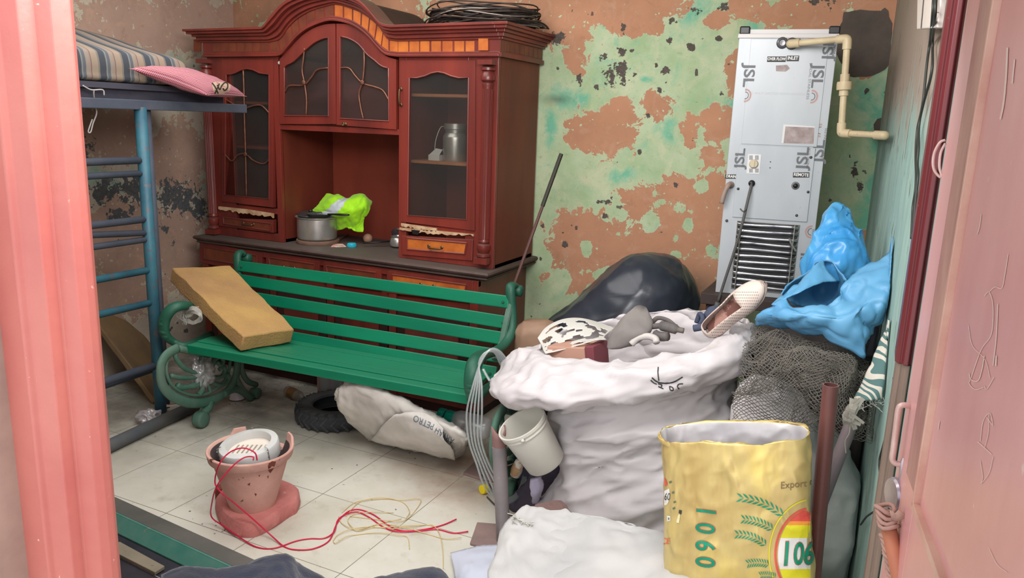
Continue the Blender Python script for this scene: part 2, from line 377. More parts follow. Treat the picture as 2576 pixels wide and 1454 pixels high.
# right wall, slightly out of square, painted blue green with a brown wash on top
RW0 = Vector((-.045, BY, 0)); RW1 = Vector((.101, 1.70, 0)); RD = (RW1-RW0).normalized(); RN = Vector((-RD.y, RD.x, 0))
if RN.x > 0: RN = -RN
wr = bpy.data.materials.new('blue_green_distemper'); wr.use_nodes = True; nt = wr.node_tree; L = nt.links; b = nt.nodes['Principled BSDF']; b.inputs['Roughness'].default_value = .85
tc = node(nt, 'ShaderNodeTexCoord'); mp = node(nt, 'ShaderNodeMapping'); mp.inputs['Scale'].default_value = (1, 3, .6); L.new(tc.outputs['Object'], mp.inputs[0])
n = node(nt, 'ShaderNodeTexNoise', Scale=7, Detail=7, Roughness=.7); L.new(mp.outputs[0], n.inputs['Vector'])
r = node(nt, 'ShaderNodeValToRGB'); r.color_ramp.elements[0].position = .35; r.color_ramp.elements[1].position = .65; r.color_ramp.elements[0].color = rgb(138, 168, 160); r.color_ramp.elements[1].color = rgb(164, 194, 184); L.new(n.outputs['Fac'], r.inputs[0])
sp = node(nt, 'ShaderNodeSeparateXYZ'); L.new(tc.outputs['Object'], sp.inputs[0])
mr = node(nt, 'ShaderNodeMath', operation='ADD'); L.new(sp.outputs['Z'], mr.inputs[0]); L.new(n.outputs['Fac'], mr.inputs[1])
r2_ = node(nt, 'ShaderNodeMapRange'); r2_.inputs[1].default_value = 1.98; r2_.inputs[2].default_value = 2.14; L.new(mr.outputs[0], r2_.inputs[0])
mx = node(nt, 'ShaderNodeMix', data_type='RGBA'); L.new(r2_.outputs[0], mx.inputs[0]); L.new(r.outputs[0], mx.inputs[6]); mx.inputs[7].default_value = rgb(158, 140, 126)
n2 = node(nt, 'ShaderNodeTexNoise', Scale=14, Detail=3); L.new(mp.outputs[0], n2.inputs['Vector']); r3 = node(nt, 'ShaderNodeMapRange'); r3.inputs[1].default_value = .66; r3.inputs[2].default_value = .68; L.new(n2.outputs['Fac'], r3.inputs[0])
mx2 = node(nt, 'ShaderNodeMix', data_type='RGBA'); L.new(r3.outputs[0], mx2.inputs[0]); L.new(mx.outputs[2], mx2.inputs[6]); mx2.inputs[7].default_value = rgb(98, 96, 88); L.new(mx2.outputs[2], b.inputs['Base Color'])
bp = node(nt, 'ShaderNodeBump', Strength=.35, Distance=.01); L.new(n.outputs['Fac'], bp.inputs['Height']); L.new(bp.outputs[0], b.inputs['Normal'])
mb = MB(); a, c = RW0, RW1
mb.add([a, c, c-RN*.2, a-RN*.2]+[p+Vector((0, 0, 2.5)) for p in (a, c, c-RN*.2, a-RN*.2)], [(0,1,5,4),(1,2,6,5),(2,3,7,6),(3,0,4,7),(4,5,6,7),(0,3,2,1)])
struct(build('wall_right', mb, wr))
mb = MB(); mb.box((BX0-.2, -.6, 2.5), (.5, BY+.1, 2.6)); struct(build('ceiling', mb, mat('ceiling_plaster', rgb(150, 145, 135), .95, col2=rgb(120, 115, 108))))
# front wall left of the doorway
mb = MB(); mb.box((BX0, .86, 0), (-1.62, 1.0, 2.5)); mb.box((-1.62, .86, 2.25), (.16, 1.0, 2.5)); struct(build('wall_front', mb, mat('outer_plaster', rgb(190, 170, 158), .9, col2=rgb(170, 150, 140))))
# floor: pale tiles of 0.41 m
fm = bpy.data.materials.new('cream_floor_tiles'); fm.use_nodes = True; nt = fm.node_tree; L = nt.links; b = nt.nodes['Principled BSDF']
b.inputs['Roughness'].default_value = .42; b.inputs['Specular IOR Level'].default_value = .4
tc = node(nt, 'ShaderNodeTexCoord'); mp = node(nt, 'ShaderNodeMapping'); L.new(tc.outputs['Object'], mp.inputs[0]); mp.inputs['Location'].default_value = (1.884+.41*8, -2.663+.41*8, 0)
br = node(nt, 'ShaderNodeTexBrick', offset=0.0, Scale=1.0); br.inputs['Mortar Size'].default_value = .0016; br.inputs['Mortar Smooth'].default_value = .1; br.inputs['Brick Width'].default_value = .41; br.inputs['Row Height'].default_value = .41
br.inputs['Color1'].default_value = rgb(206, 204, 192); br.inputs['Color2'].default_value = rgb(212, 210, 199); br.inputs['Mortar'].default_value = rgb(120, 112, 98); L.new(mp.outputs[0], br.inputs['Vector'])
def nz(sc, lo, hi, vec=None):
    n = node(nt, 'ShaderNodeTexNoise', Scale=sc, Detail=7, Roughness=.62); L.new(vec or tc.outputs['Object'], n.inputs['Vector']); r = node(nt, 'ShaderNodeMapRange'); r.inputs[1].default_value = lo; r.inputs[2].default_value = hi; L.new(n.outputs['Fac'], r.inputs[0]); return r.outputs[0]
def mixc(f, a, c, k=1.0):
    n = node(nt, 'ShaderNodeMix', data_type='RGBA'); mm = node(nt, 'ShaderNodeMath', operation='MULTIPLY'); mm.inputs[1].default_value = k; L.new(f, mm.inputs[0]); L.new(mm.outputs[0], n.inputs[0]); L.new(a, n.inputs[6]); n.inputs[7].default_value = c; return n.outputs[2]
c = mixc(nz(3, .42, .7), br.outputs['Color'], rgb(180, 174, 154), .5)
c = mixc(nz(9, .56, .72), c, rgb(156, 146, 128), .45)
# reddish brick dust by the right end of the bench and a greyer tone towards the far left
def radial(x, y, r0_, r1_):
    v = node(nt, 'ShaderNodeVectorMath', operation='DISTANCE'); L.new(tc.outputs['Object'], v.inputs[0]); v.inputs[1].default_value = (x, y, 0)
    r = node(nt, 'ShaderNodeMapRange'); r.inputs[1].default_value = r1_; r.inputs[2].default_value = r0_; L.new(v.outputs['Value'], r.inputs[0])
    m_ = node(nt, 'ShaderNodeMath', operation='MULTIPLY'); L.new(r.outputs[0], m_.inputs[0]); L.new(nz(5, .3, .6), m_.inputs[1]); return m_.outputs[0]
c = mixc(radial(-1.45, 2.75, .1, .5), c, rgb(158, 122, 100), .8)
c = mixc(radial(-3.3, 3.2, .5, 1.6), c, rgb(110, 106, 98), .85)
c = mixc(radial(.1, 2.9, .2, .7), c, rgb(120, 112, 100), .9)
c = mixc(nz(40, .68, .7), c, rgb(88, 78, 66), .8)
L.new(c, b.inputs['Base Color'])
bp = node(nt, 'ShaderNodeBump', Strength=.3, Distance=.002); L.new(br.outputs['Fac'], bp.inputs['Height']); bp.invert = True; L.new(bp.outputs[0], b.inputs['Normal'])
mb = MB(); mb.box((BX0-.2, -.6, -.1), (.5, BY+.1, 0)); struct(build('floor', mb, fm))
# door jamb on the left: a moulded post painted pink, near the lens
pk = mat('salmon_door_paint', rgb(204, 122, 112), .38, col2=rgb(194, 108, 102), scale=3, bump=.12, bscale=25, speck=rgb(236, 190, 180), speck_scale=45, speck_t=.74)
J = aty(300, 1454, 1.0)
def zpost(poly, name, m, z0=0, z1=2.25, bev=.003):
    mb = MB(); mb.prism(poly, lambda p, d: Vector((p[0], p[1], z0+d)), z1-z0); return struct(build(name, mb, m, bevel=bev))
jx = J.x
zpost([(jx,1.0),(jx-.001,.985),(jx-.010,.968),(jx-.048,.958),(jx-.053,.932),(jx-.104,.928),(jx-.112,.918),(jx-.122,.918),(jx-.130,.930),(jx-.26,.934),(jx-.26,1.02),(jx-.02,1.02)], 'trim_1', pk)
# ================================================================ DISPLAY CABINET
cw = mat('mahogany_varnish', rgb(128, 50, 40), .36, col2=rgb(96, 38, 33), scale=5, stretch=(1, 1, .12), bump=.08, bscale=30, speck=rgb(150, 96, 80), speck_scale=55, speck_t=.76, dust=rgb(84, 70, 66), dust_amt=.8, coat=.15)
cside = mat('mahogany_side_board', rgb(116, 52, 36), .5, col2=rgb(98, 42, 30), scale=4, stretch=(1, 1, .25))
cdark = mat('dark_cabinet_board', rgb(70, 36, 32), .6, col2=rgb(50, 26, 24), scale=6)
cback = mat('reddish_ply_back', rgb(142, 64, 46), .55, col2=rgb(118, 50, 38), scale=3, stretch=(1, 1, .2))
ven = mat('orange_burl_veneer', rgb(202, 116, 50), .35, col2=rgb(166, 82, 40), scale=14, contrast=(.3, .7), bump=.05)
ven2 = mat('worn_brown_veneer', rgb(120, 62, 40), .4, col2=rgb(96, 46, 34), scale=12)
chipw = mat('bare_chipped_wood', rgb(206, 176, 142), .8, col2=rgb(170, 132, 100), scale=20)
lead = mat('copper_leading', rgb(136, 92, 74), .35, .6, col2=rgb(106, 72, 60), scale=30)
brs = mat('tarnished_brass', rgb(110, 86, 60), .4, .8)
gls = glassmat('cabinet_glass', (.80, .80, .78, 1), .035, .985, .12)
YU = 3.28
ctop = mat('dusty_countertop', rgb(70, 48, 44), .6, col2=rgb(84, 66, 60), scale=9, dust=rgb(86, 78, 72), dust_amt=.85, bump=.2, speck=rgb(150, 130, 110), speck_scale=80, speck_t=.76)
cab = thing('display_cabinet', (-2.6, 3.47, 0), 'large red mahogany display cabinet with an arched top, glazed doors and small drawers', 'cabinet')
def UX(px, py, Y=None):
    p = aty(px, py, Y or YU); return (p.x, p.z)
def fr(Y):      # front-plane mapper: depth goes back (+Y)
    return lambda p, d: Vector((p[0], Y+d, p[1]))
XL, XR = -3.50, -1.665       # upper case
ZC = .785                    # counter height
# lower case
mb = MB(); lx0, lx1 = -3.53, -1.70
mb.box((lx0, 3.22, .06), (lx1, BY-.01, .735)); mb.box((lx0+.02, 3.25, 0), (lx1-.02, BY-.02, .07), 1)
for x in (lx0, -3.02, -2.62, -2.22, lx1-.045): mb.box((x, 3.198, .06), (x+.045, 3.225, .735))
mb.box((lx0, 3.2, .545), (lx1, 3.225, .57)); mb.box((lx0, 3.2, .705), (lx1, 3.225, .737))
build('lower_case', mb, [cw, cdark], cab, bevel=.002)
mb = MB(); mb.box((lx0+.05, 3.205, .72), (-1.9, 3.221, .733)); build('chipped_strip', mb, chipw, cab)['label'] = 'worn pale strip under the counter edge'
# counter with moulded edge
prof = [(.0, .785), (.012, .783), (.018, .775), (.014, .766), (.006, .762), (.0, .755), (.006, .750), (-.005, .742), (-.03, .735)]
mb = MB(); cx0, cx1, cy = -3.56, -1.64, 3.175
def loop_at(o, z): return [(cx0-o, BY-.005, z), (cx0-o, cy-o, z), (cx1+o, cy-o, z), (cx1+o, BY-.005, z)]
vs = []; fs = []
for o, z in prof: vs += loop_at(o-.012, z)
for i in range(len(prof)-1):
    for k in range(3): fs.append((i*4+k, i*4+k+1, (i+1)*4+k+1, (i+1)*4+k))
fs.append((0, 1, 2, 3)); fs.append(tuple((len(prof)-1)*4+k for k in (3, 2, 1, 0)))
mb.add(vs, fs); build('countertop', mb, ctop, cab)
# upper case: left tower, right tower, middle bridge
zt = 1.80
nl, nr = -2.985, -2.215   # niche sides
zb = aty(848, 318, YU).z  # bottom of the arched doors
def shelfcase(name, x0, x1, z0, z1):
    mb = MB(); t = .018
    mb.box((x0, YU+.02, z0), (x0+t, BY-.03, z1)); mb.box((x1-t, YU+.02, z0), (x1, BY-.03, z1)); mb.box((x0, YU+.02, z0), (x1, BY-.03, z0+t)); mb.box((x0, YU+.02, z1-t), (x1, BY-.03, z1))
    mb.box((x0, BY-.03, z0), (x1, BY-.02, z1), 1)
    return build(name, mb, [cside, cback], cab)
shelfcase('left_tower', XL+.0, nl, ZC, zt); shelfcase('right_tower', nr, XR-.0, ZC, zt)
def zat(px, py): return aty(px, py, YU).z
# arch curves (outer top edge, tile band outer, tile band inner)
OUT = [(688,72),(704,50),(729,22),(751,5),(790,-8),(840,-14),(890,-8),(924,3),(949,25),(979,60),(1004,68)]
TBO = [(682,107),(710,99),(729,72),(751,50),(784,30),(825,17),(853,12),(886,22),(913,33),(941,52),(963,74),(979,99),(1007,105)]
TBI = [(685,132),(712,129),(732,107),(756,80),(784,60),(825,44),(853,43),(886,51),(913,66),(935,85),(954,107),(976,127),(1007,132)]
def pl(P, n=0):
    q = [UX(*p) for p in P]
    if n:
        c = cr([(a, 0, b_) for a, b_ in q], n); q = [(v.x, v.z) for v in c]
    return q
mb = MB()
bt = pl(TBI, 2); top = [p for p in bt]
# bridge carcass behind the arched doors
mb.strip([(x, zb) for x, z in bt], [(x, z-.005) for x, z in bt], fr(BY-.03), .01, 1)
mb.strip([(x, z-.01) for x, z in bt], [(x, z+.02) for x, z in bt], fr(YU+.02), BY-.05-YU)
mb.box((nl, YU+.02, zb-.02), (nr, BY-.03, zb)); mb.box((nl, BY-.035, ZC), (nr, BY-.02, zb), 1)
build('middle_case', mb, [cside, cback], cab)
# face frame stiles
mb = MB()
def stile(x0, x1, z0=ZC, z1=zt, y=YU, t=.024): mb.box((x0, y, z0), (x1, y+t, z1))
stile(XL, -3.33); stile(-3.022, nl); stile(nr, nr+.045); stile(-1.825, XR)
mb.box((-3.33, YU+.001, 1.74), (-3.022, YU+.023, zt-.002)); mb.box((nr+.045, YU+.001, 1.755), (-1.825, YU+.023, zt-.002))
zlr = zat(620, 518); zrr = zat(1100, 570)
mb.box((-3.33, YU+.001, zlr-.03), (-3.022, YU+.023, zlr)); mb.box((nr+.045, YU+.001, zrr-.03), (-1.825, YU+.023, zrr)); mb.box((nl, YU+.001, zb-.03), (nr, YU+.023, zb-.002)); mb.box((-3.33, YU+.001, ZC+.001), (-3.022, YU+.023, ZC+.045)); mb.box((nr+.045, YU+.001, ZC+.001), (-1.825, YU+.023, ZC+.05))
build('face_frame', mb, cw, cab, bevel=.002)
# frieze: moulded cornice profile following the top line, with inlay tiles
topL = [UX(520, 107), UX(600, 107)]; 
TB_o = [(XL-.01, UX(560, 107)[1])] + pl(TBO, 3) + [(XR+.01, UX(1200, 100)[1])]
TB_i = [(XL-.01, UX(560, 134)[1])] + pl(TBI, 3) + [(XR+.01, UX(1200, 131)[1])]
def off(line, dz): return [(x, z+dz) for x, z in line]
mb = MB(); D = .03
mb.strip(TB_i, TB_o, fr(YU-.012), D+.012); build('frieze', mb, cw, cab)
mb = MB()
for dz, w_, pr in ((-.022, .012, .026), (-.010, .012, .018)):
    mb.strip(off(TB_i, dz), off(TB_i, dz+w_), fr(YU-pr), pr+.02)
build('frieze_moulding', mb, cw, cab, bevel=.002)
# cornice: thickness grows outward in four steps; outer line from OUT
CO = [(XL-.01, UX(560, 76)[1])] + pl(OUT, 3) + [(XR+.01, UX(1240, 60)[1])]
# resample both to same count
def resamp(P, n):
    L_ = [0]
    for a, b_ in zip(P, P[1:]): L_.append(L_[-1]+math.hypot(b_[0]-a[0], b_[1]-a[1]))
    out = []
    for k in range(n):
        t = L_[-1]*k/(n-1); i = 0
        while i < len(L_)-2 and L_[i+1] < t: i += 1
        u = (t-L_[i])/max(1e-9, L_[i+1]-L_[i]); out.append((P[i][0]+(P[i+1][0]-P[i][0])*u, P[i][1]+(P[i+1][1]-P[i][1])*u))
    return out
def byx(P, xs):
    out = []
    for x in xs:
        for a, b_ in zip(P, P[1:]):
            if a[0]-1e-9 <= x <= b_[0]+1e-9:
                u = (x-a[0])/max(1e-9, b_[0]-a[0]); out.append((x, a[1]+(b_[1]-a[1])*u)); break
        else: out.append((x, P[-1][1]))
    return out
xs = [XL-.01+(XR-XL+.02)*i/90 for i in range(91)]
A = byx(TB_o, xs); B = byx(CO, xs); mb = MB()
steps = [(0, .16, .020), (.16, .42, .034), (.42, .62, .050), (.62, .82, .072), (.82, 1.0, .085)]
for t0, t1, pr in steps:
    a_ = [(p[0], p[1]+(q[1]-p[1])*t0) for p, q in zip(A, B)]; b_ = [(p[0], p[1]+(q[1]-p[1])*t1) for p, q in zip(A, B)]
    mb.strip(a_, b_, fr(YU-pr), pr+.05)
zc0, zc1 = A[-1][1], B[-1][1]; zl0, zl1 = A[0][1], B[0][1]
for t0, t1, pr in steps:      # side returns
    z0, z1 = zc0+(zc1-zc0)*t0, zc0+(zc1-zc0)*t1; mb.box((XR+.0102, YU-pr, z0), (XR+.010+pr*.8, BY-.012, z1)); mb.box((XR-.04, YU+.052, z0), (XR+.0102, BY-.012, z1))
    z0, z1 = zl0+(zl1-zl0)*t0, zl0+(zl1-zl0)*t1; mb.box((XL-.01-pr*.9, YU-pr, z0), (XL-.0102, BY-.012, z1)); mb.box((XL-.0102, YU+.052, z0), (XL+.04, BY-.012, z1))
build('cornice', mb, cw, cab, bevel=.0015)
mb = MB(); mb.box((XL, YU+.03, zl1-.03), (nl+.02, BY-.02, zl1-.012)); mb.box((nr-.02, YU+.03, zc1-.03), (XR, BY-.02, zc1-.012))
q = [p for p in B if nl <= p[0] <= nr]; mb.strip([(x, z-.03) for x, z in q], [(x, z-.012) for x, z in q], fr(YU+.03), BY-YU-.05); build('top_board', mb, cdark, cab)
# inlay tiles
def tileq(name, quad, m, y=YU-.012):
    mb = MB(); mb.prism([UX(*p) for p in quad], fr(y-.002), .006); build('inlay_tile', mb, [ven, ven2][m], cab)['label'] = ['bright orange veneer tile', 'dull brown veneer tile'][m]
xa = [(1006,1031),(1034,1058),(1061,1084),(1089,1113),(1117,1142),(1147,1171),(1175,1197)]
for a, b_ in xa: tileq('', [(a,104),(b_,104),(b_,131),(a,131)], 0)
tileq('', [(1209,98),(1233,98),(1233,128),(1209,128)], 0, YU-.02)
def interp(P, t):
    s = t*(len(P)-1); i = min(int(s), len(P)-2); u = s-i; return (P[i][0]+(P[i+1][0]-P[i][0])*u, P[i][1]+(P[i+1][1]-P[i][1])*u)
ro, ri = resamp(TBO, 60), resamp(TBI, 60); NT = 16
for k in range(NT):
    t0 = (k+.08)/NT; t1 = (k+.90)/NT
    o0, o1, i1, i0 = interp(ro, t0), interp(ro, t1), interp(ri, t1), interp(ri, t0)
    tileq('', [o0, o1, i1, i0], 0 if k > 7 else 1)
for k in range(7): a = 541+k*20.3; tileq('', [(a,108),(a+17,108),(a+17,131),(a,131)], 1)
tileq('', [(492,100),(510,100),(510,130),(492,130)], 1)
mb = MB()
z0, z1 = TB_i[-1][1], TB_o[-1][1]
mb.box((XR+.0102, YU-.012, z0), (XR+.0125, BY-.015, z1+.002)); mb.box((XL-.0125, YU-.012, zl0-.045), (XL-.0102, BY-.015, zl0))
dyt = (BY-YU-.05)/8
build('side_frieze', mb, cw, cab); mb = MB(); mb.box((XR+.0102, YU-.02, z0-.022), (XR+.022, BY-.015, z0-.002)); build('side_moulding', mb, cw, cab)
for k in range(8): mb = MB(); mb.box((XR+.0126, YU+.03+k*dyt, z0+.006), (XR+.015, YU+.03+k*dyt+dyt*.84, z1-.006)); build('inlay_tile', mb, ven2, cab)
# turned columns with flutes
def column(px0, px1, py0, py1, name='column'):
    x = (UX(px0, 400)[0]+UX(px1, 400)[0])/2; zt_, zb_ = UX((px0+px1)/2, py0)[1], UX((px0+px1)/2, py1)[1]; H = zt_-zb_; R = .030
    mb = MB(); y = YU-.012
    pb = [(R*.9,.03),(R*1.15,.034),(R*1.15,.045),(R*.8,.05),(R*.95,.06),(R*1.15,.075),(R*1.1,.09),(R*.7,.10),(R*.9,.105),(R*.9,.112),(R*.78,.118)]
    full = [(R*.9, 0.028)]+pb+[(R*.78, H-.125)]+[(r, H-h) for r, h in reversed(pb[:-1])]
    mb.lathe([(r, zb_+h) for r, h in full], (x, y, 0), n=24)
    for k in range(9):
        a = PI*(k/8.0)+PI; mb.tube([(x+R*.80*math.cos(a), y+R*.80*math.sin(a), zb_+.12), (x+R*.80*math.cos(a), y+R*.80*math.sin(a), zb_+H-.13)], .0035, 6)
    mb.box((x-R*1.2, y-R*1.2, zb_), (x+R*1.2, y+.03, zb_+.03)); mb.box((x-R*1.25, y-R*1.25, zb_+H-.022), (x+R*1.25, y+.03, zb_+H))
    return build(name, mb, cw, cab, smooth=True, angle=35)
column(1208, 1243, 152, 662); column(520, 548, 150, 586)
# doors
def door(name, outer, inner, m=cw, t=.022, y=None):   # outer, inner: same-length px polylines around the frame (closed)
    y = (y or YU)-.008; mb = MB(); O = [UX(*p) for p in outer]; I = [UX(*p) for p in inner]; n = len(O)
    for i in range(n):
        j = (i+1) % n; q = [O[i], O[j], I[j], I[i]]; vs = [Vector((p[0], y, p[1])) for p in q]+[Vector((p[0], y+t, p[1])) for p in q]
        mb.add(vs, [(0,1,2,3),(7,6,5,4),(0,4,5,1),(3,2,6,7)])
    # inner bead
    mb.tube([Vector((p[0], y-.001, p[1])) for p in I], .004, 6, closed=True)
    d = build(name, mb, m, cab)
    mb = MB(); mb.prism(I, fr(y+.008), .004); build('glass_pane', mb, gls, d)
    return d, y
def sm(P, n=3): return [(v.x, v.y) for v in cr([(a, b_, 0) for a, b_ in P], n)]
def came(d, y, paths, knots):
    mb = MB()
    for P in paths: mb.tube([Vector((p.x, y+.002, p.z)) for p in cr([(UX(*q)[0], 0, UX(*q)[1]) for q in P], 5)], .0048, 7)
    for k in knots:
        c = UX(*k)
        for i in range(9):
            a = i*PI*2/9; r = .012; p = Vector((c[0], y-.002, c[1])); mb.tube([p, p+Vector((math.cos(a)*r, -.004, math.sin(a)*r))], [.0065, .004], 6)
        mb.lathe([(0, -.008), (.010, -.004), (.010, .004), (0, .008)], (c[0], y-.002, c[1]), (0, 1, 0), n=10)
    build('lead_came', mb, lead, d, smooth=True)
def pull(d, px, py, vert=False, y=None, wd=.038):
    x, z = UX(px, py, y); y = (y or YU)-.012; mb = MB()
    P = [(-1, 0), (-.9, -.7), (-.4, -1), (.4, -1), (.9, -.7), (1, 0)]
    pts = []
    for a, b_ in P: pts.append(Vector((x, y+b_*.016, z+a*wd)) if vert else Vector((x+a*wd, y+b_*.016, z-abs(b_)*.006)))
    mb.tube(cr(pts, 4), .0042, 8)
    for s in (-1, 1):
        c = Vector((x, y, z+s*wd)) if vert else Vector((x+s*wd, y, z)); mb.lathe([(0, -.002), (.009, -.001), (.009, .003), (0, .004)], c, (0, 1, 0), n=12)
    build('handle', mb, brs, d, smooth=True)
# left arched door, right arched door
dl, y = door('door', sm([(706,150),(712,142),(735,118),(760,92),(790,72),(820,62),(846,60)])+[(848,312),(706,312),(706,230)],
             sm([(718,180),(720,166),(742,154),(766,130),(792,108),(815,97),(829,95)])+[(829,292),(718,291),(718,235)])
came(dl, y, [[(768,121),(765,150),(762,178),(768,210),(773,250),(772,291)], [(718,232),(730,216),(766,214),(785,195),(800,176),(829,171)]], [(768,208)])
dr, y = door('door', sm([(849,60),(880,62),(908,76),(935,100),(955,125),(975,142),(999,150)])+[(999,326),(849,314),(849,240)],
             sm([(858,92),(880,97),(905,112),(925,136),(945,152),(962,166),(980,172)])+[(981,305),(858,298),(858,240)])
came(dr, y, [[(917,122),(918,160),(914,205),(905,235),(909,270),(916,300)], [(856,171),(880,172),(895,190),(915,210),(945,219),(965,228),(980,252)]], [(915,208)])
pull(dr, 870, 312, wd=.006)
dll, y = door('door', [(560,150),(585,150),(600,150),(612,150),(624,150),(640,150),(660,150),(690,150),(690,522),(560,506)], [(572,188),(585,187),(598,182),(610,176),(624,173),(640,176),(656,184),(680,188),(680,500),(568,490)])
came(dll, y, [[(614,176),(616,240),(617,300),(620,400),(622,498)], [(570,250),(590,262),(616,272),(640,266),(660,266),(680,285)], [(565,385),(585,405),(600,390),(620,388),(640,404),(665,412),(680,400)]], [(616,270), (621,388)])
drr, y = door('door', [(1010,152),(1050,152),(1070,152),(1086,152),(1104,152),(1122,152),(1138,152),(1158,152),(1198,152),(1196,580),(1010,557)], [(1032,196),(1052,196),(1072,191),(1088,184),(1104,181),(1120,184),(1136,191),(1156,196),(1181,196),(1176,552),(1028,541)])
pull(drr, 1012, 244, True)
# chipped rails and small drawers of the towers
def chipstrip(P, Q, name='chipped_edge'):
    mb = MB(); rs = random.Random(3); n = 26; a = [interp(P, k/n) for k in range(n+1)]; b_ = [interp(Q, k/n) for k in range(n+1)]
    b2 = [(x, y_+rs.uniform(-3.2, 3.2)) for x, y_ in b_]
    mb.strip([UX(*p) for p in b2], [UX(*p) for p in a], fr(YU-.012), .012); build(name, mb, chipw, cab)['label'] = 'chipped bare wood edge'
chipstrip([(553,519),(620,526),(690,537)], [(553,527),(620,536),(690,546)]); chipstrip([(1008,572),(1100,580),(1193,589)], [(1008,578),(1100,588),(1193,592)]); chipstrip([(1012,561),(1100,574)], [(1012,569),(1100,582)])
mb = MB(); mb.prism([UX(*p) for p in ((1038,577),(1060,579),(1055,590),(1042,588))], fr(YU-.014), .004); build('broken_slot', mb, mat('black_gap', rgb(14, 9, 8), .9), cab)
def drawer(quad, inner, handle, Y=None, vm=ven, m=cw):
    Yf = Y or YU; mb = MB(); mb.prism([UX(*p, Yf) for p in quad], fr(Yf-.010), .03)
    q = [UX(*p, Yf) for p in inner]
    d = build('drawer', mb, m, cab, bevel=.003)
    mb = MB()
    for a, b_ in zip(q, q[1:]+q[:1]): mb.tube([Vector((a[0], Yf-.011, a[1])), Vector((b_[0], Yf-.011, b_[1]))], .005, 6)
    build('bead', mb, cw, d); mb = MB(); mb.prism(q, fr(Yf-.0115), .003); build('veneer_panel', mb, vm, d)
    if handle: pull(d, *handle, y=Yf)
drawer([(1013,592),(1192,602),(1190,656),(1013,640)], [(1027,598),(1177,611),(1172,638),(1027,626)], (1098,620))
drawer([(553,548),(690,553),(690,586),(553,568)], [(566,546),(686,562),(682,580),(566,562)], (628,562), vm=ven2)
LY = 3.205
for quad, inner, h in ([( (505,607),(662,636),(662,690),(505,660) ), ((518,620),(650,642),(650,672),(518,650)), None],
                       [((672,638),(806,657),(806,700),(672,690)), ((680,647),(795,664),(790,690),(684,678)), (730,672)],
                       [((816,657),(962,678),(962,730),(816,710)), ((824,668),(950,685),(946,712),(828,700)), None],
                       [((975,680),(1192,706),(1192,760),(975,736)), ((990,690),(1176,716),(1172,738),(990,718)), (1078,716)]):
    drawer(quad, inner, h, Y=LY, vm=ven if h and h[0] > 1000 else ven2)
# lower doors seen between the bench slats
for x0, x1 in ((-3.48, -3.03), (-2.97, -2.63), (-2.57, -2.23), (-2.17, -1.75)):
    mb = MB(); mb.box((x0, LY-.004, .10), (x1, 3.225, .535)); d = build('door', mb, cdark, cab, bevel=.003)
    mb = MB(); mb.box((x0+.05, LY-.012, .15), (x1-.05, LY, .485)); build('door_panel', mb, cw, d, bevel=.006)
for x0, x1, zz in ((XL+.02, nl-.02, zat(620, 258)), (XL+.02, nl-.02, zat(625, 372)), (nr+.02, XR-.02, 0), (nr+.02, XR-.02, 1)):
    if zz in (0, 1): zz = aty(1105, 237 if zz == 0 else 407, YU+.05).z-.006
    mb = MB(); mb.box((x0, YU+.05, zz-.007), (x1, BY-.035, zz+.007)); build('shelf', mb, mat('shelf_pine', rgb(170, 110, 74), .6, col2=rgb(140, 86, 58)) if x0 > -3 else cside, cab)
SHZ = aty(1105, 407, YU+.05).z+.001
# blobs of putty
mb = MB(); c = UX(703, 158); mb.lathe([(0, .004), (.008, .002), (.009, 0)], (c[0], YU-.002, c[1]), (0, -1, 0), n=9); build('putty_blob', mb, mat('white_putty', rgb(190, 185, 180), .7), cab)
# ---------------------------------------------------------------- things on and in the cabinet
steel = mat('worn_steel', rgb(196, 194, 190), .32, .75, col2=rgb(170, 168, 164), scale=8, bump=.05)
dsteel = mat('dull_steel', rgb(120, 120, 122), .35, .7, col2=rgb(80, 80, 84), scale=10)
black = mat('black_plastic', rgb(26, 26, 28), .4)
c = aty(1144, 400, 3.45); mz = SHZ; R = .062
t = thing('milk_can', (c.x, 3.45, mz), 'shiny steel milk can with a wire handle behind the right glass door', 'milk can')
mb = MB(); mb.lathe([(R*.96, 0), (R, .01), (R, .115), (R*.97, .125), (R*.80, .14), (R*.80, .155), (R*.92, .16), (R*.92, .185), (R*.86, .187), (R*.84, .15)], (c.x, 3.45, mz), n=36); build('can_body', mb, steel, t, smooth=True, angle=30)
mb = MB(); mb.tube(cr([(c.x-R*.92, 3.45, mz+.17), (c.x-R*1.3, 3.44, mz+.165), (c.x-R*1.65, 3.43, mz+.10), (c.x-R*1.75, 3.43, mz+.035)], 6), .0022, 6); build('wire_handle', mb, steel, t)
t = thing('white_box', (c.x-.12, 3.42, mz), 'small white carton lying open beside the milk can', 'box')
q = aty(1100, 395, 3.42); mb = MB(); mb.box((q.x-.035, 3.39, mz), (q.x+.03, 3.45, mz+.028)); mb.add([(q.x-.03, 3.39, mz+.028), (q.x+.03, 3.39, mz+.028), (q.x+.025, 3.43, mz+.055), (q.x-.015, 3.43, mz+.06)], [(0,1,2,3)])
build('carton', mb, mat('white_card', rgb(190, 188, 186), .7), t)
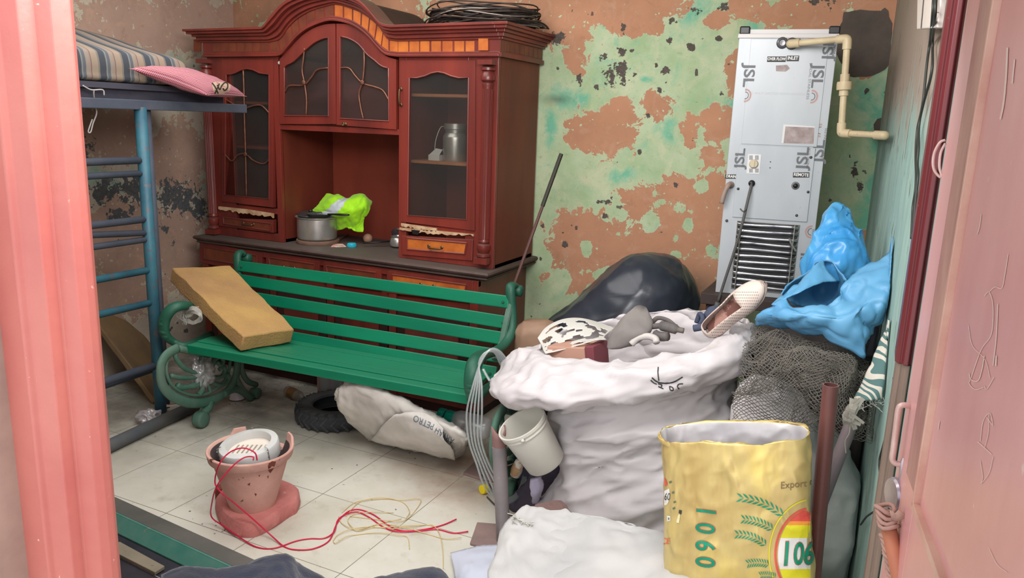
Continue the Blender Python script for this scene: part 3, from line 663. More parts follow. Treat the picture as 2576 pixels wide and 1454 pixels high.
# wire coil on top
zt2 = zc1+.004; rs = random.Random(5)
cA = aty(1045, 60, 3.42); cB = aty(1380, 62, 3.52)
mb = MB(); cxx = (-1.62-2.16)/2+.02; pts = []; P_ = []
for k in range(26):
    ph = rs.uniform(0, 6.28); rx = rs.uniform(.235, .30); ry = rs.uniform(.14, .19); zz = rs.uniform(.006, .085); tl = rs.uniform(-.03, .03); ox = rs.uniform(-.02, .02)
    P_ = [Vector((cxx+ox+rx*math.cos(a_), 3.49+ry*math.sin(a_), zt2+zz+tl*math.cos(a_+ph)+.008*math.sin(3*a_+ph))) for a_ in [2*PI*i/40 for i in range(40)]]
    for p in P_: p.z = max(p.z, zt2+.004)
    mb.tube(P_, .0035, 5, closed=True, m=k % 3)
for k in range(7):
    yy = 3.42+k*.018; P_ = cr([(-2.0, yy, zt2+.015+k*.006), (-1.85, yy-.05, zt2+.03), (-1.72, yy-.01, zt2+.03), (-1.60, yy+.04, zt2+.012+.004*k), (-1.565, yy+.08, zt2+.01), (-1.62, yy+.13, zt2+.02), (-1.8, yy+.15, zt2+.03)], 7)
    mb.tube(P_, .0035, 5, m=k % 3)
o = build('wire_coil', mb, [mat('rusty_wire', rgb(74, 62, 56), .5, .5), mat('grey_wire', rgb(120, 112, 106), .35, .7), mat('dark_wire', rgb(44, 38, 36), .6, .3)]); tag(o, 'loose coil of dark metal wire lying on top of the display cabinet', 'wire coil')
mb = MB(); a = aty(620, 69, YU+.02); b_ = aty(695, 70, YU+.02); a.z = b_.z = zl1+.010; mid = (a+b_)/2; mid.z -= .004
mb.tube(cr([a, mid, b_, b_+Vector((.05, .02, .012))], 5), [.004]*5+[.011]*5+[.006]*6, 8, flat=((0, 0, 1), .45)); o = build('sickle_blade', mb, mat('dark_iron', rgb(40, 38, 40), .6, .5), smooth=True); tag(o, 'thin dark iron blade lying on the cabinet top left of the arch', 'blade')
# pot with lids and pan
pc = aty(798, 590, 3.40); pR = .110; pz = ZC+.022; hh = aty(798, 545, 3.40).z-pz
mb = MB(); mb.lathe([(.0, 0), (.118, 0), (.120, .004), (.120, .018), (.118, .0215), (0, .0215)], (pc.x+.005, 3.40, ZC), n=40); tag(build('round_board', mb, mat('brown_round_board', rgb(120, 92, 76), .7, col2=rgb(96, 74, 64), scale=14), smooth=True, angle=30), 'round brown board under the steel cooking pot', 'board')
t = thing('cooking_pot', (pc.x, pc.y, pz), 'round steel cooking pot on the dusty counter under a pan and lids', 'pot')
mb = MB(); mb.lathe([(pR*.9, 0), (pR*.98, .008), (pR, .02), (pR, hh-.008), (pR*1.08, hh), (pR*1.08, hh+.003), (pR*.98, hh-.003), (pR*.96, .02), (0, .015)], (pc.x, pc.y, pz), n=40); build('pot_body', mb, steel, t, smooth=True, angle=30)
def pan(name, c, R, h, ang, hl, lab, m=dsteel):
    t = thing(name, tuple(c), lab, 'pan'); mb = MB()
    mb.lathe([(R*.72, 0), (R*.9, h*.35), (R, h), (R*1.04, h+.002), (R*.98, h), (R*.86, h*.4), (0, .004)], c, n=32); build('pan_body', mb, m, t, smooth=True, angle=40)
    d = Vector((math.cos(ang), math.sin(ang), .06)); p = Vector(c)+Vector((0, 0, h)); mb = MB()
    mb.tube([p+d*R*.96, p+d*(R+.03), p+d*(R+hl*.6), p+d*(R+hl)], [.007, .010, .013, .009], 10, flat=((0, 0, 1), .5)); build('pan_handle', mb, black, t, smooth=True); return t
pan('frying_pan', (pc.x+.028, pc.y-.012, pz+hh+.002), .070, .018, -.1, .15, 'small dark frying pan resting on the cooking pot, handle pointing right')
t = thing('pot_lid', (pc.x-.055, pc.y+.05, pz+hh+.003), 'dark round pot lid tilted on the left rim of the pot', 'lid'); mb = MB()
mb.lathe([(0, .012), (.02, .014), (.055, .006), (.075, .0), (.078, .002), (.07, .008)], (pc.x-.068, pc.y+.03, pz+hh+.004), (0.05, -.12, 1), n=32); build('lid_disc', mb, dsteel, t, smooth=True)
mb = MB(); mb.lathe([(0, .03), (.012, .026), (.012, .018), (.006, .012)], (pc.x-.068, pc.y+.03, pz+hh+.004), (0.05, -.12, 1), n=16); build('lid_knob', mb, black, t, smooth=True)
# high visibility vest draped behind the pot
VY = 3.50
rows = [[(822,487,.03),(850,489,.02),(875,500,.0),(892,488,.02),(915,487,.03),(937,506,.05)],
        [(806,505,-.01),(840,500,-.05),(868,506,-.05),(895,500,-.04),(918,500,-.03),(934,522,.0)],
        [(790,522,-.02),(830,525,-.07),(862,530,-.08),(890,525,-.07),(915,520,-.06),(926,540,-.02)],
        [(782,535,-.02),(822,545,-.06),(858,548,-.07),(880,548,-.06),(903,545,-.05),(918,548,-.02)],
        [(800,560,.0),(830,565,-.01),(862,568,-.03),(880,570,-.03),(900,570,-.03),(915,562,-.01)],
        [(815,580,.0),(840,582,-.01),(858,577,-.02),(876,572,-.03),(890,582,-.03),(913,584,-.02)]]
G = surf([[aty(x, y, VY+d) for x, y, d in r] for r in rows], 6, 6)
G = wrinkle(G, .010, 14, seed=2, soft=.3)
vz = min(p.z for r in G for p in r)
mb = MB(); mb.grid(G)
for k, f in enumerate(mb.f):      # reflective band runs diagonally
    i, j = divmod(k, len(G[0])-1); u = j/(len(G[0])-1); v = i/(len(G)-1)
    mb.m[k] = 1 if abs(u-(.42-.45*v)) < .085 and v < .62 else 0
hv = mat('fluorescent_yellow_green', rgb(172, 238, 20), .7, col2=rgb(150, 220, 14), scale=12, bump=.1); hv.node_tree.nodes['Principled BSDF'].inputs['Sheen Weight'].default_value = .2
o = build('safety_vest', mb, [hv, mat('reflective_silver', rgb(196, 206, 212), .5, .1)], smooth=True, subd=1, solid=.006, solid_off=-1); tag(o, 'crumpled fluorescent yellow safety vest with a silver band behind the pot', 'vest')
c = aty(925, 575, 3.56); mb = MB(); mb.lathe([(0, 0)]+[(.027*math.sin(a), .027-.027*math.cos(a)) for a in [PI*i/14 for i in range(1, 14)]]+[(0, .054)], (c.x, c.y, ZC+.0), n=24)
tag(build('wooden_ball', mb, mat('pale_turned_wood', rgb(176, 136, 112), .6, col2=rgb(150, 112, 92)), smooth=True), 'pale brown wooden ball on the counter right of the vest', 'ball')
c = atz(885, 621, ZC); mb = MB(); mb.lathe([(.0225, 0), (.0235, .002), (.0235, .018), (.0215, .021), (0, .021)], (c.x, c.y, ZC+.0), n=28)
for k in range(28): a = 2*PI*k/28; mb.box((-.0009, -.0009, .002), (.0009, .0009, .018), M=Matrix.Translation((c.x+.0236*math.cos(a), c.y+.0236*math.sin(a), ZC)))
tag(build('bottle_cap', mb, mat('turquoise_plastic', rgb(40, 176, 200), .35), smooth=True, angle=40), 'turquoise screw cap on the cabinet counter', 'bottle cap')
def paper(name, poly, z, m, lab, cat, dz=.002, lift=0):
    P = [atz(x, y, z) for x, y in poly]; mb = MB(); n = len(P); up = [p+Vector((0, 0, dz+lift*math.sin(i*2.1)**2)) for i, p in enumerate(P)]
    mb.add(P+up, [tuple(range(n)), tuple(range(2*n-1, n-1, -1))]+[(i, n+i, n+(i+1) % n, (i+1) % n) for i in range(n)]); return tag(build(name, mb, m), lab, cat)
paper('paper_scrap', [(832,622),(842,612),(862,614),(871,621),(850,622)], ZC+.001, mat('pink_red_paper', rgb(196, 120, 112), .7, col2=rgb(205, 195, 185), scale=25, contrast=(.5, .52)), 'folded red and white paper scrap on the counter beside the turquoise cap', 'paper')
mb = MB()
for (a, b_) in (((842,613),(878,591)), ((838,608),(874,594)), ((834,610),(866,596))):
    p, q = atz(*a, ZC), atz(*b_, ZC); p.z = q.z = ZC+.006; mb.tube([p, (p+q)/2+Vector((0, 0, .003)), q], .0035, 6)
tag(build('stick_bundle', mb, mat('dry_twig', rgb(104, 84, 66), .8)), 'few dry twigs lying on the counter in front of the pot', 'twigs')
c = atz(1000, 622, ZC); c.z = ZC
t = thing('milk_pan', tuple(c), 'small round steel milk pan at the right end of the counter niche', 'pan')
R = .045; mb = MB(); cc = (c.x+.002, c.y, ZC)
mb.lathe([(R*.6, 0), (R*.92, .01), (R, .028), (R*.9, .048), (R*.78, .056), (R*.86, .064), (R*.82, .064), (R*.74, .055), (R*.9, .03), (0, .01)], cc, n=36); build('pan_body', mb, steel, t, smooth=True, angle=40)
mb = MB(); a = Vector((c.x-R*.95, c.y-.005, ZC+.030)); b_ = atz(913, 611, ZC+.024); mb.tube([a, a.lerp(b_, .4), b_], [.008, .012, .010], 10, flat=((0, 0, 1), .45)); build('pan_handle', mb, black, t, smooth=True)
c2 = aty(992, 575, c.y+.09); mb = MB(); mb.lathe([(.0, -.004), (.04, 0), (.042, .012), (.036, .006), (0, .002)], (c2.x+.03, c2.y, ZC+.06), (.25, -.35, 1), n=28)
mb.box((c2.x+.0, c2.y-.02, ZC), (c2.x+.05, c2.y+.02, ZC+.045)); tag(build('steel_bowl', mb, dsteel, smooth=True, angle=30), 'dark steel bowl tilted behind the milk pan', 'bowl')
# iron rod leaning on the cabinet side
rt = aty(1412, 387, 3.34); rb = aty(1294, 715, 3.15)
mb = MB(); e = rt+(rb-rt)*1.0; foot = Vector((-1.50, 3.08, 0)); kk = rt+(rb-rt)*.40
mb.tube([rt, kk], .0105, 8, m=0); mb.tube([kk, rb, rt+(rb-rt)*(rt.z/(rt.z-rb.z))], .008, 8, m=1)
tag(build('iron_rod', mb, [mat('black_grip', rgb(44, 40, 30), .6), mat('rusty_iron', rgb(92, 62, 58), .6, .3)], smooth=True, angle=40), 'long thin rusty rod with a black grip leaning against the cabinet side', 'rod')
# ================================================================ BENCH
gp = mat('green_enamel_slats', rgb(0, 118, 84), .42, col2=rgb(0, 104, 76), scale=3, stretch=(.6, 1, 3), bump=.06, bscale=30, speck=rgb(92, 130, 112), speck_scale=30, speck_t=.80, dust=rgb(60, 128, 98), dust_amt=.35)
gd = mat('dusty_green_cast_iron', rgb(62, 106, 88), .7, col2=rgb(92, 118, 104), scale=7, bump=.25, bscale=60)
gdk = mat('dark_green_paint', rgb(20, 78, 60), .5, col2=rgb(40, 92, 74), scale=5, bump=.1)
FL = Vector((-2.82, 2.497, 0)); FR = Vector((-1.275, 2.53, 0)); FD = Vector((-.15, .985, 0)).normalized()
bn = thing('garden_bench', (-2.05, 2.7, 0), 'green slatted garden bench with ornate cast iron ends in front of the cabinet', 'bench')
FDU = Vector((-.30, .95, 0)).normalized()
FN = FD.cross(Vector((0, 0, 1)))
def bl(px, py, F=FL):       # photo px on the left end plane -> (s, z)
    p = atp(px, py, F, FN); return ((p-F).dot(FD), p.z)
def endframe(F, leaf=True):
    mb = MB(); up = Vector((0, 0, 1))
    def P3(q): return F + FD*q[0] + up*q[1]
    def T(P, r, n=5, m=None, fl=.9): mb.tube(cr([P3(bl(*q)) for q in P], n), r if not isinstance(r, (list, tuple)) else r, 8, m=m, flat=(FN, fl))
    # ring
    ring = [(404,930),(406,960),(420,985),(445,1003),(478,1013),(515,1012),(548,1000),(575,980),(592,950),(598,915),(600,890)]
    T([(447,876),(422,890),(408,910)]+ring, .024, fl=.6)
    T([(470,877),(440,884),(424,900),(418,925),(424,955),(442,978),(478,993),(515,992),(548,975),(572,945),(580,905)], .008)
    T([(447,876),(500,888),(560,896),(606,902)], .016)
    # feet
    T([(528,1008),(524,1025),(512,1040)], .022); T([(560,992),(590,978),(610,985),(632,1003)], .020); T([(606,900),(608,930),(622,958),(645,968)], .015); T([(592,950),(606,975),(628,1000)], .018)
    for (c, R) in (((505,1054), .040), ((642,986), .028)):
        q = P3(bl(*c)); q.z = R+.002; mb.lathe([(0, -.026), (R*.6, -.028), (R*.75, -.022), (R*.95, -.022), (R, -.014), (R, .014), (R*.95, .022), (R*.7, .024), (0, .026)], q, FN, n=24)
    # scrollwork
    hub = (511, 945)
    T([hub, (508,920), (506,895)], [.018]*6+[.012]*5, 5); T([hub, (530,925), (540,905), (555,898), (562,908), (555,918), (546,912)], [.015]*10+[.011]*21, 5)
    T([hub, (545,950), (560,945), (566,930), (560,922), (552,930)], .012); T([hub, (540,965), (560,968), (575,955), (572,942), (562,946)], .012)
    T([hub, (500,965), (478,972), (456,975), (446,968)], [.017]*10+[.013]*11, 5); T([hub, (512,965), (506,985), (500,992)], .015); T([hub, (525,972), (530,988)], .010)
    T([hub, (485,935), (462,925), (445,905), (440,890)], .011); T([hub, (480,950), (450,950), (430,945)], .011)
    for a in range(8):
        aa = a*PI/4; q = Vector(P3(bl(*hub))); d = FD*math.cos(aa)+up*math.sin(aa); mb.tube([q, q+d*.022, q+d*.034], [.011, .010, .004], 8)
    # seat rail, arm scroll, back post
    o1 = build('end_frame', mb, gd, bn, smooth=True)
    return o1
def armframe(P, top):
    mb = MB(); pts = [aty(*q) for q in P]; n = len(cr(pts, 5))
    mb.tube(cr(pts, 5), [.017+.007*math.exp(-((i/n-.62)/.14)**2) for i in range(n)], 10, flat=(FN, 1.35))
    c = aty(*top); mb.lathe([(0, -.028), (.016, -.03), (.022, -.024), (.026, -.02), (.026, .02), (.022, .024), (.012, .03), (0, .028)], c, FN, n=20)
    for k in range(9):          # twisted ribs of the cast arm
        q = cr(pts, 5)[int(n*(.52+.035*k))]; mb.lathe([(0, -.022), (.020, -.010), (.024, 0), (.020, .010), (0, .022)], q, (.3, .3*math.sin(k), 1), n=12)
    return build('arm_frame', mb, gdk, bn, smooth=True)
endframe(FL); endframe(Vector((-1.205, 2.585, 0)))
armframe([(1296,722,3.06),(1289,718,3.03),(1284,730,3.0),(1288,800,2.99),(1284,840,2.96),(1268,868,2.90),(1243,885,2.78),(1214,893,2.62),(1196,910,2.50),(1187,945,2.45),(1185,980,2.45),(1194,1003,2.47),(1215,985,2.56),(1245,965,2.72)], (1300, 731, 3.06))
armframe([(612,640,3.05),(604,636,3.03),(597,650,3.0),(602,715,2.98),(595,750,2.94),(570,772,2.86),(530,778,2.76),(490,772,2.62),(455,769,2.50),(428,781,2.45),(413,808,2.43),(415,840,2.43),(436,860,2.46),(470,869,2.50),(530,840,2.72)], (620, 650, 3.07))
mb = MB(); mb.tube([aty(1284, 760, 2.99), aty(1262, 862, 2.93), aty(1245, 905, 2.84)], .010, 8, flat=(FN, 1.5)); build('back_strap', mb, gd, bn)
def pslat(name, pl_, pr_, wd, th, up, m=gp):
    a = aty(*pl_) if len(pl_) == 3 else Vector(pl_[0]); b_ = aty(*pr_) if len(pr_) == 3 else Vector(pr_[0]); d = (b_-a).normalized()
    side = Vector(up).cross(d).normalized(); u = d.cross(side).normalized(); mb = MB(); mb.beam(a-d*.004, b_+d*.004, th, wd, up=u if u.z > 0 else -u); return build(name, mb, m, bn, bevel=.004), a, b_
for pl_, pr_, wd in (((603,669,2.985),(1279,760,2.985),.056), ((603,703,2.975),(1279,812,2.97),.058), ((606,743,2.95),(1276,853,2.95),.058), ((612,791,2.915),(1262,897,2.905),.060), ((618,829,2.86),(1246,940,2.85),.062)):
    o_, a, b_ = pslat('back_slat', pl_, pr_, wd, .016, (0, .28, 1) if pl_[2] > 2.93 else (0, .5, 1))
    mb = MB()
    for p in (a.lerp(b_, .014), a.lerp(b_, .986)): mb.lathe([(.007, 0), (.006, .004), (0, .005)], p+Vector((0, -.012, 0)), (0, -1, .15), n=10)
    build('bolt', mb, gdk, bn)
SA, SB = atz(476, 866, .436), atz(1180, 992, .436); SV = Vector((-.085, .345, -.022))
for k in range(6):
    v0, v1 = k/6, (k+.93)/6; z_ = .004*math.sin(k*1.1)
    P = [SA+SV*v0, SB+SV*v0, SB+SV*v1, SA+SV*v1]; mb = MB(); mb.add([p+Vector((0, 0, -.02+z_)) for p in P]+[p+Vector((0, 0, z_)) for p in P], [(0,3,2,1),(4,5,6,7),(0,1,5,4),(1,2,6,5),(2,3,7,6),(3,0,4,7)]); build('seat_slat', mb, gp, bn, bevel=.003)
P = [SA, SB]; mb = MB(); mb.beam(SA+Vector((0, -.008, -.018)), SB+Vector((0, -.008, -.018)), .016, .040); build('front_slat', mb, gp, bn, bevel=.004)
foam = mat('yellow_foam', rgb(188, 152, 96), .95, col2=rgb(168, 132, 92), scale=4, bump=.5, bscale=90, spec=.1)
def slab(name, P, th, m, lab, cat, nu=10, nv=10, amp=.004, seed=1., bev=.006, bump2=True):
    # P = four top corners; slab extends by th along the inward normal
    a, b_, c, d = [Vector(p) for p in P]; n = (b_-a).cross(d-a).normalized()
    if n.z < 0: n = -n
    mb = MB(); T_ = []; U_ = []
    for i in range(nv+1):
        r1_ = []; r2__ = []
        for j in range(nu+1):
            u, v = j/nu, i/nv; p = a.lerp(b_, u).lerp(d.lerp(c, u), v); k = amp*noise.noise(p*8+Vector((seed, 0, 0)))*2
            e = Vector((noise.noise(p*15), noise.noise(p*15+Vector((3, 3, 3))), 0))*amp
            r1_.append(p+n*k+e); r2__.append(p-n*(th+k*.3)+e)
        T_.append(r1_); U_.append(r2__)
    R_, C_ = nv+1, nu+1; mb.grid(T_); mb.grid([r[::-1] for r in U_])
    for i in range(nv):
        for j in (0, nu): mb.add([T_[i][j], T_[i+1][j], U_[i+1][j], U_[i][j]], [(0, 1, 2, 3)])
    for j in range(nu):
        for i in (0, nv): mb.add([T_[i][j], T_[i][j+1], U_[i][j+1], U_[i][j]], [(0, 1, 2, 3)])
    o = build(name, mb, m, smooth=True, weld=True, angle=50, bevel=bev); return tag(o, lab, cat)
# foam block leaning from the seat to the left arm
fa = aty(432, 672, 2.64); fb = aty(578, 668, 2.93); fc = aty(742, 826, 2.74); fd = aty(612, 847, 2.46)
slab('foam_block', [fa, fb, fc, fd], .078, foam, 'thick yellow foam block resting on the left end of the green bench', 'foam block', 12, 18, .006)
# foam board behind the bed
q0 = atx(225, 770, -3.45); q1 = atx(372, 700, -3.60)
slab('foam_sheet', [aty(236, 800, 2.62), aty(330, 690, 3.15), aty(418, 980, 2.95), atz(392, 1008, .02)], .03, mat('dull_yellow_foam', rgb(150, 124, 84), .95, col2=rgb(126, 104, 80), scale=4, bump=.3, bscale=60), 'flat yellow foam sheet leaning behind the blue bunk bed', 'foam sheet', 8, 10, .003)
# white strap knotted round the left arm
wh = mat('white_plastic_strap', rgb(206, 204, 196), .5, col2=rgb(176, 174, 166), scale=20)
mb = MB(); K = aty(478, 790, 2.62); rs = random.Random(11)
def band(P, wd, m=None, th=.0012, up=None):
    P = cr(P, 5); 
    for i in range(len(P)-1):
        d = (P[i+1]-P[i]).normalized(); s_ = d.cross(Vector((.3, -1, .2))).normalized()*wd/2
        d2 = (P[min(i+2, len(P)-1)]-P[i+1]); d2 = d2.normalized() if d2.length > 1e-6 else d; s2 = d2.cross(Vector((.3, -1, .2))).normalized()*wd/2
        t_ = Vector((0, th, 0)); mb.add([P[i]-s_, P[i]+s_, P[i+1]+s2, P[i+1]-s2, P[i]-s_+t_, P[i]+s_+t_, P[i+1]+s2+t_, P[i+1]-s2+t_], [(0,1,2,3),(7,6,5,4),(0,4,5,1),(3,2,6,7),(0,3,7,4),(1,5,6,2)], m)
def ap(x, y, Y): return aty(x, y, Y)
band([ap(424,775,2.60), ap(440,765,2.56), ap(470,768,2.56), ap(485,785,2.55), ap(470,795,2.55), ap(445,780,2.57)], .016)
band([ap(455,790,2.56), ap(480,776,2.53), ap(500,782,2.54), ap(503,800,2.54), ap(485,812,2.54), ap(465,800,2.56)], .018)
band([ap(470,780,2.55), ap(500,790,2.52), ap(505,806,2.53), ap(480,812,2.55)], .014)
for k in range(12):
    a_ = ap(462+rs.uniform(-6, 8), 788+rs.uniform(-5, 5), 2.55); mb.tube(cr([a_, a_+Vector((rs.uniform(-.03, .03), -.01, -.02)), a_+Vector((rs.uniform(-.05, .05), -.01, rs.uniform(-.07, -.03)))], 4), .0012, 4)
for k in range(6):
    a_ = ap(430+k*9, 770, 2.57); band([a_, ap(440+k*8, 762+k*2, 2.55), ap(455+k*9, 772, 2.55)], .006)
tag(build('plastic_strap', mb, wh), 'white plastic strapping knotted around the left bench arm', 'strap')
clear = glassmat('crinkled_clear_plastic', (.88, .86, .88, 1), .16, .72, .2)
def crumple(name, c, r, m, lab, cat, seed=0, amp=.35, f=9, sq=(1, 1, 1), sub=3, zmin=None):
    bm = bmesh.new(); bmesh.ops.create_icosphere(bm, subdivisions=sub+1, radius=1); c = Vector(c); mb = MB()
    for v in bm.verts:
        p = v.co.copy(); k = 1+amp*(crease(p, f/6, seed)-.5)+amp*.6*(crease(p, f/2.5, seed+3)-.5)
        q = Vector((p.x*sq[0], p.y*sq[1], p.z*sq[2]))*r*k+c
        if zmin is not None: q.z = max(q.z, zmin)
        v.co = q
    mb.add([v.co.copy() for v in bm.verts], [[x.index for x in f_.verts] for f_ in bm.faces]); bm.free()
    return tag(build(name, mb, m, smooth=True, weld=True), lab, cat)
crumple('plastic_bag', FL+FD*.03+Vector((.0, -.0, .27)), .06, clear, 'crumpled clear plastic bag stuffed in the ring of the left bench end', 'plastic bag', 3, .5, 8, (.6, 1, 1.2))
q = atz(375, 1050, .03); crumple('plastic_wrapper', (q.x, q.y, .035), .055, clear, 'clear crinkled plastic wrapper on the floor beside the bed foot', 'plastic bag', 9, .5, 9, (1.2, .9, .6), zmin=.001)
# ================================================================ BUNK BED
blue = mat('blue_enamel_tube', rgb(62, 116, 132), .45, col2=rgb(50, 92, 110), scale=6, bump=.08, speck=rgb(90, 96, 104), speck_scale=28, speck_t=.62)
bgrey = mat('haze_greyed_blue_tube', rgb(84, 88, 100), .65, col2=rgb(68, 76, 90), scale=7)  # blue pulled to grey in the colour for the left-side glare
bx = -3.08
bed = thing('bunk_bed', (bx, 2.3, 0), 'blue steel bunk bed frame with ladder rungs against the left wall', 'bunk bed')
def P_(px, py): return atx(px, py, bx)
for yy, nm in ((2.485, 'post'),):
    mb = MB(); mb.tube([(bx, yy, .03), (bx, yy, 1.50)], .027, 16); build('post', mb, blue, bed, smooth=True)
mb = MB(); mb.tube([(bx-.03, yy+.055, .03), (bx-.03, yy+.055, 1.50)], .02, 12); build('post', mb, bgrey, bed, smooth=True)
mb = MB(); mb.tube([(bx, 1.25, .03), (bx, 1.25, 1.50)], .024, 14); build('post', mb, blue, bed, smooth=True)
for z, r, dz in ((1.262, .017, 0), (1.202, .015, 0), (.99, .017, 0), (.925, .015, .10), (.895, .015, 0), (.748, .017, 0), (.590, .017, 0), (.275, .019, 0)):
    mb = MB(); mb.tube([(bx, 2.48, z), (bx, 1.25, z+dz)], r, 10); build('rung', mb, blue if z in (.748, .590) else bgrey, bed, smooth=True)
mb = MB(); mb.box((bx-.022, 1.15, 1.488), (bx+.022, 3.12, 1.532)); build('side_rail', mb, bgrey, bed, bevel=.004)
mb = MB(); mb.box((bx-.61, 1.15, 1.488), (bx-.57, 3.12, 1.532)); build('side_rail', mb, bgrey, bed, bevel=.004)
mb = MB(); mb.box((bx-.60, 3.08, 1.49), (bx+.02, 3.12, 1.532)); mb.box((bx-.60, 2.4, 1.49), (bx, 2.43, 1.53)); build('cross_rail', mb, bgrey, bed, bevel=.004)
mb = MB(); mb.box((bx-.60, 1.15, 1.575), (bx+.01, 3.06, 1.60)); mb.box((bx-.5, 2.0, 1.532), (bx-.46, 2.04, 1.575)); mb.box((bx-.06, 1.2, 1.532), (bx-.02, 3.0, 1.578)); mb.box((bx-.60, 1.2, 1.532), (bx-.56, 3.0, 1.578)); build('bed_base', mb, mat('dark_plywood', rgb(72, 70, 82), .8, col2=rgb(60, 60, 72)), bed)
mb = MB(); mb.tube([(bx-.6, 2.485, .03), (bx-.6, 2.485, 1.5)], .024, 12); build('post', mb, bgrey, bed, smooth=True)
mb = MB(); a = atz(492, 1020, .03); b2 = atz(262, 1128, .03); a.z = b2.z = .03; d = (b2-a).normalized(); mb.tube([a, b2+d*.8], .030, 14); build('floor_rail', mb, mat('dusty_floor_tube', rgb(84, 92, 100), .6, col2=rgb(104, 102, 98), scale=6), bed, smooth=True)
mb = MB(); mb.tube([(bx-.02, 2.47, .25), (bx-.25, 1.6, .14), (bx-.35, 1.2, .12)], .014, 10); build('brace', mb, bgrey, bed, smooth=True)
# mattress: striped, higher towards the wall
st = bpy.data.materials.new('striped_ticking'); st.use_nodes = True; nt = st.node_tree; L = nt.links; b = nt.nodes['Principled BSDF']; b.inputs['Roughness'].default_value = .9
tc = node(nt, 'ShaderNodeTexCoord'); sp = node(nt, 'ShaderNodeSeparateXYZ'); L.new(tc.outputs['Object'], sp.inputs[0])
m1 = node(nt, 'ShaderNodeMath', operation='MULTIPLY'); m1.inputs[1].default_value = 1/.115; L.new(sp.outputs['Y'], m1.inputs[0])
m2 = node(nt, 'ShaderNodeMath', operation='FRACT'); L.new(m1.outputs[0], m2.inputs[0])
cr_ = node(nt, 'ShaderNodeValToRGB'); cr_.color_ramp.interpolation = 'CONSTANT'; L.new(m2.outputs[0], cr_.inputs[0]); el = cr_.color_ramp.elements
cols = [(0, (60, 64, 72)), (.18, (112, 116, 114)), (.24, (84, 88, 94)), (.36, (132, 122, 112)), (.50, (138, 114, 102)), (.56, (92, 82, 82)), (.59, (140, 124, 108)), (.85, (110, 106, 98)), (.92, (60, 64, 72))]  # stripe colours muted to take in the dulling haze
el[0].position = 0; el[0].color = rgb(*cols[0][1]); el[1].position = cols[1][0]; el[1].color = rgb(*cols[1][1])
for p, cc in cols[2:]: e = el.new(p); e.color = rgb(*cc)
L.new(cr_.outputs[0], b.inputs['Base Color'])
rows = []
zf = 1.602
for y in [1.2, 1.5, 1.9, 2.3, 2.6, 2.74, 2.79]:
    k = 1 if y < 2.7 else (.9 if y < 2.78 else .35); zb_ = zf+.0; top_ = .135*k; dz = (2.8-y)*-.0
    hi = .10+.09*max(0, (2.8-y))
    rows.append([(bx-.02, y, zb_), (bx+.01, y, zb_+top_*.3), (bx+.005, y, zb_+top_*.8), (bx-.03, y, zb_+top_*1.02), (bx-.2, y, zb_+top_+hi*.35), (bx-.45, y, zb_+top_+hi*.9), (bx-.63, y, zb_+top_+hi), (bx-.66, y, zb_+hi*.6), (bx-.6, y, zb_), (bx-.3, y, zb_)])
G = surf(rows, 4, 6, closed=True); mb = MB(); mb.grid(G, closed=True); n = len(G[0]); 
for g in (G[0], G[-1]): c = sum(g, Vector())/n; mb.add(g+[c], [(i, (i+1) % n, n) for i in range(n)])
for v in mb.v: v.z = max(v.z, zf)
tag(build('mattress', mb, st, smooth=True, weld=True), 'striped rolled mattress on the upper bunk', 'mattress')
# pillow
ck = bpy.data.materials.new('red_check_cotton'); ck.use_nodes = True; nt = ck.node_tree; L = nt.links; b = nt.nodes['Principled BSDF']; b.inputs['Roughness'].default_value = .9
uv = node(nt, 'ShaderNodeAttribute', attribute_name='cloth_uv'); sp = node(nt, 'ShaderNodeSeparateXYZ'); L.new(uv.outputs['Vector'], sp.inputs[0])
fac = []
for ax, s_ in (('X', 46), ('Y', 30)):
    m1 = node(nt, 'ShaderNodeMath', operation='MULTIPLY'); m1.inputs[1].default_value = s_; L.new(sp.outputs[ax], m1.inputs[0]); m2 = node(nt, 'ShaderNodeMath', operation='FRACT'); L.new(m1.outputs[0], m2.inputs[0])
    m3 = node(nt, 'ShaderNodeMath', operation='GREATER_THAN'); m3.inputs[1].default_value = .62; L.new(m2.outputs[0], m3.inputs[0]); fac.append(m3)
ad = node(nt, 'ShaderNodeMath', operation='ADD'); L.new(fac[0].outputs[0], ad.inputs[0]); L.new(fac[1].outputs[0], ad.inputs[1]); hf = node(nt, 'ShaderNodeMath', operation='MULTIPLY'); hf.inputs[1].default_value = .5; L.new(ad.outputs[0], hf.inputs[0])
mx = node(nt, 'ShaderNodeMix', data_type='RGBA'); L.new(hf.outputs[0], mx.inputs[0]); mx.inputs[6].default_value = rgb(146, 64, 80); mx.inputs[7].default_value = rgb(200, 156, 162); L.new(mx.outputs[2], b.inputs['Base Color'])
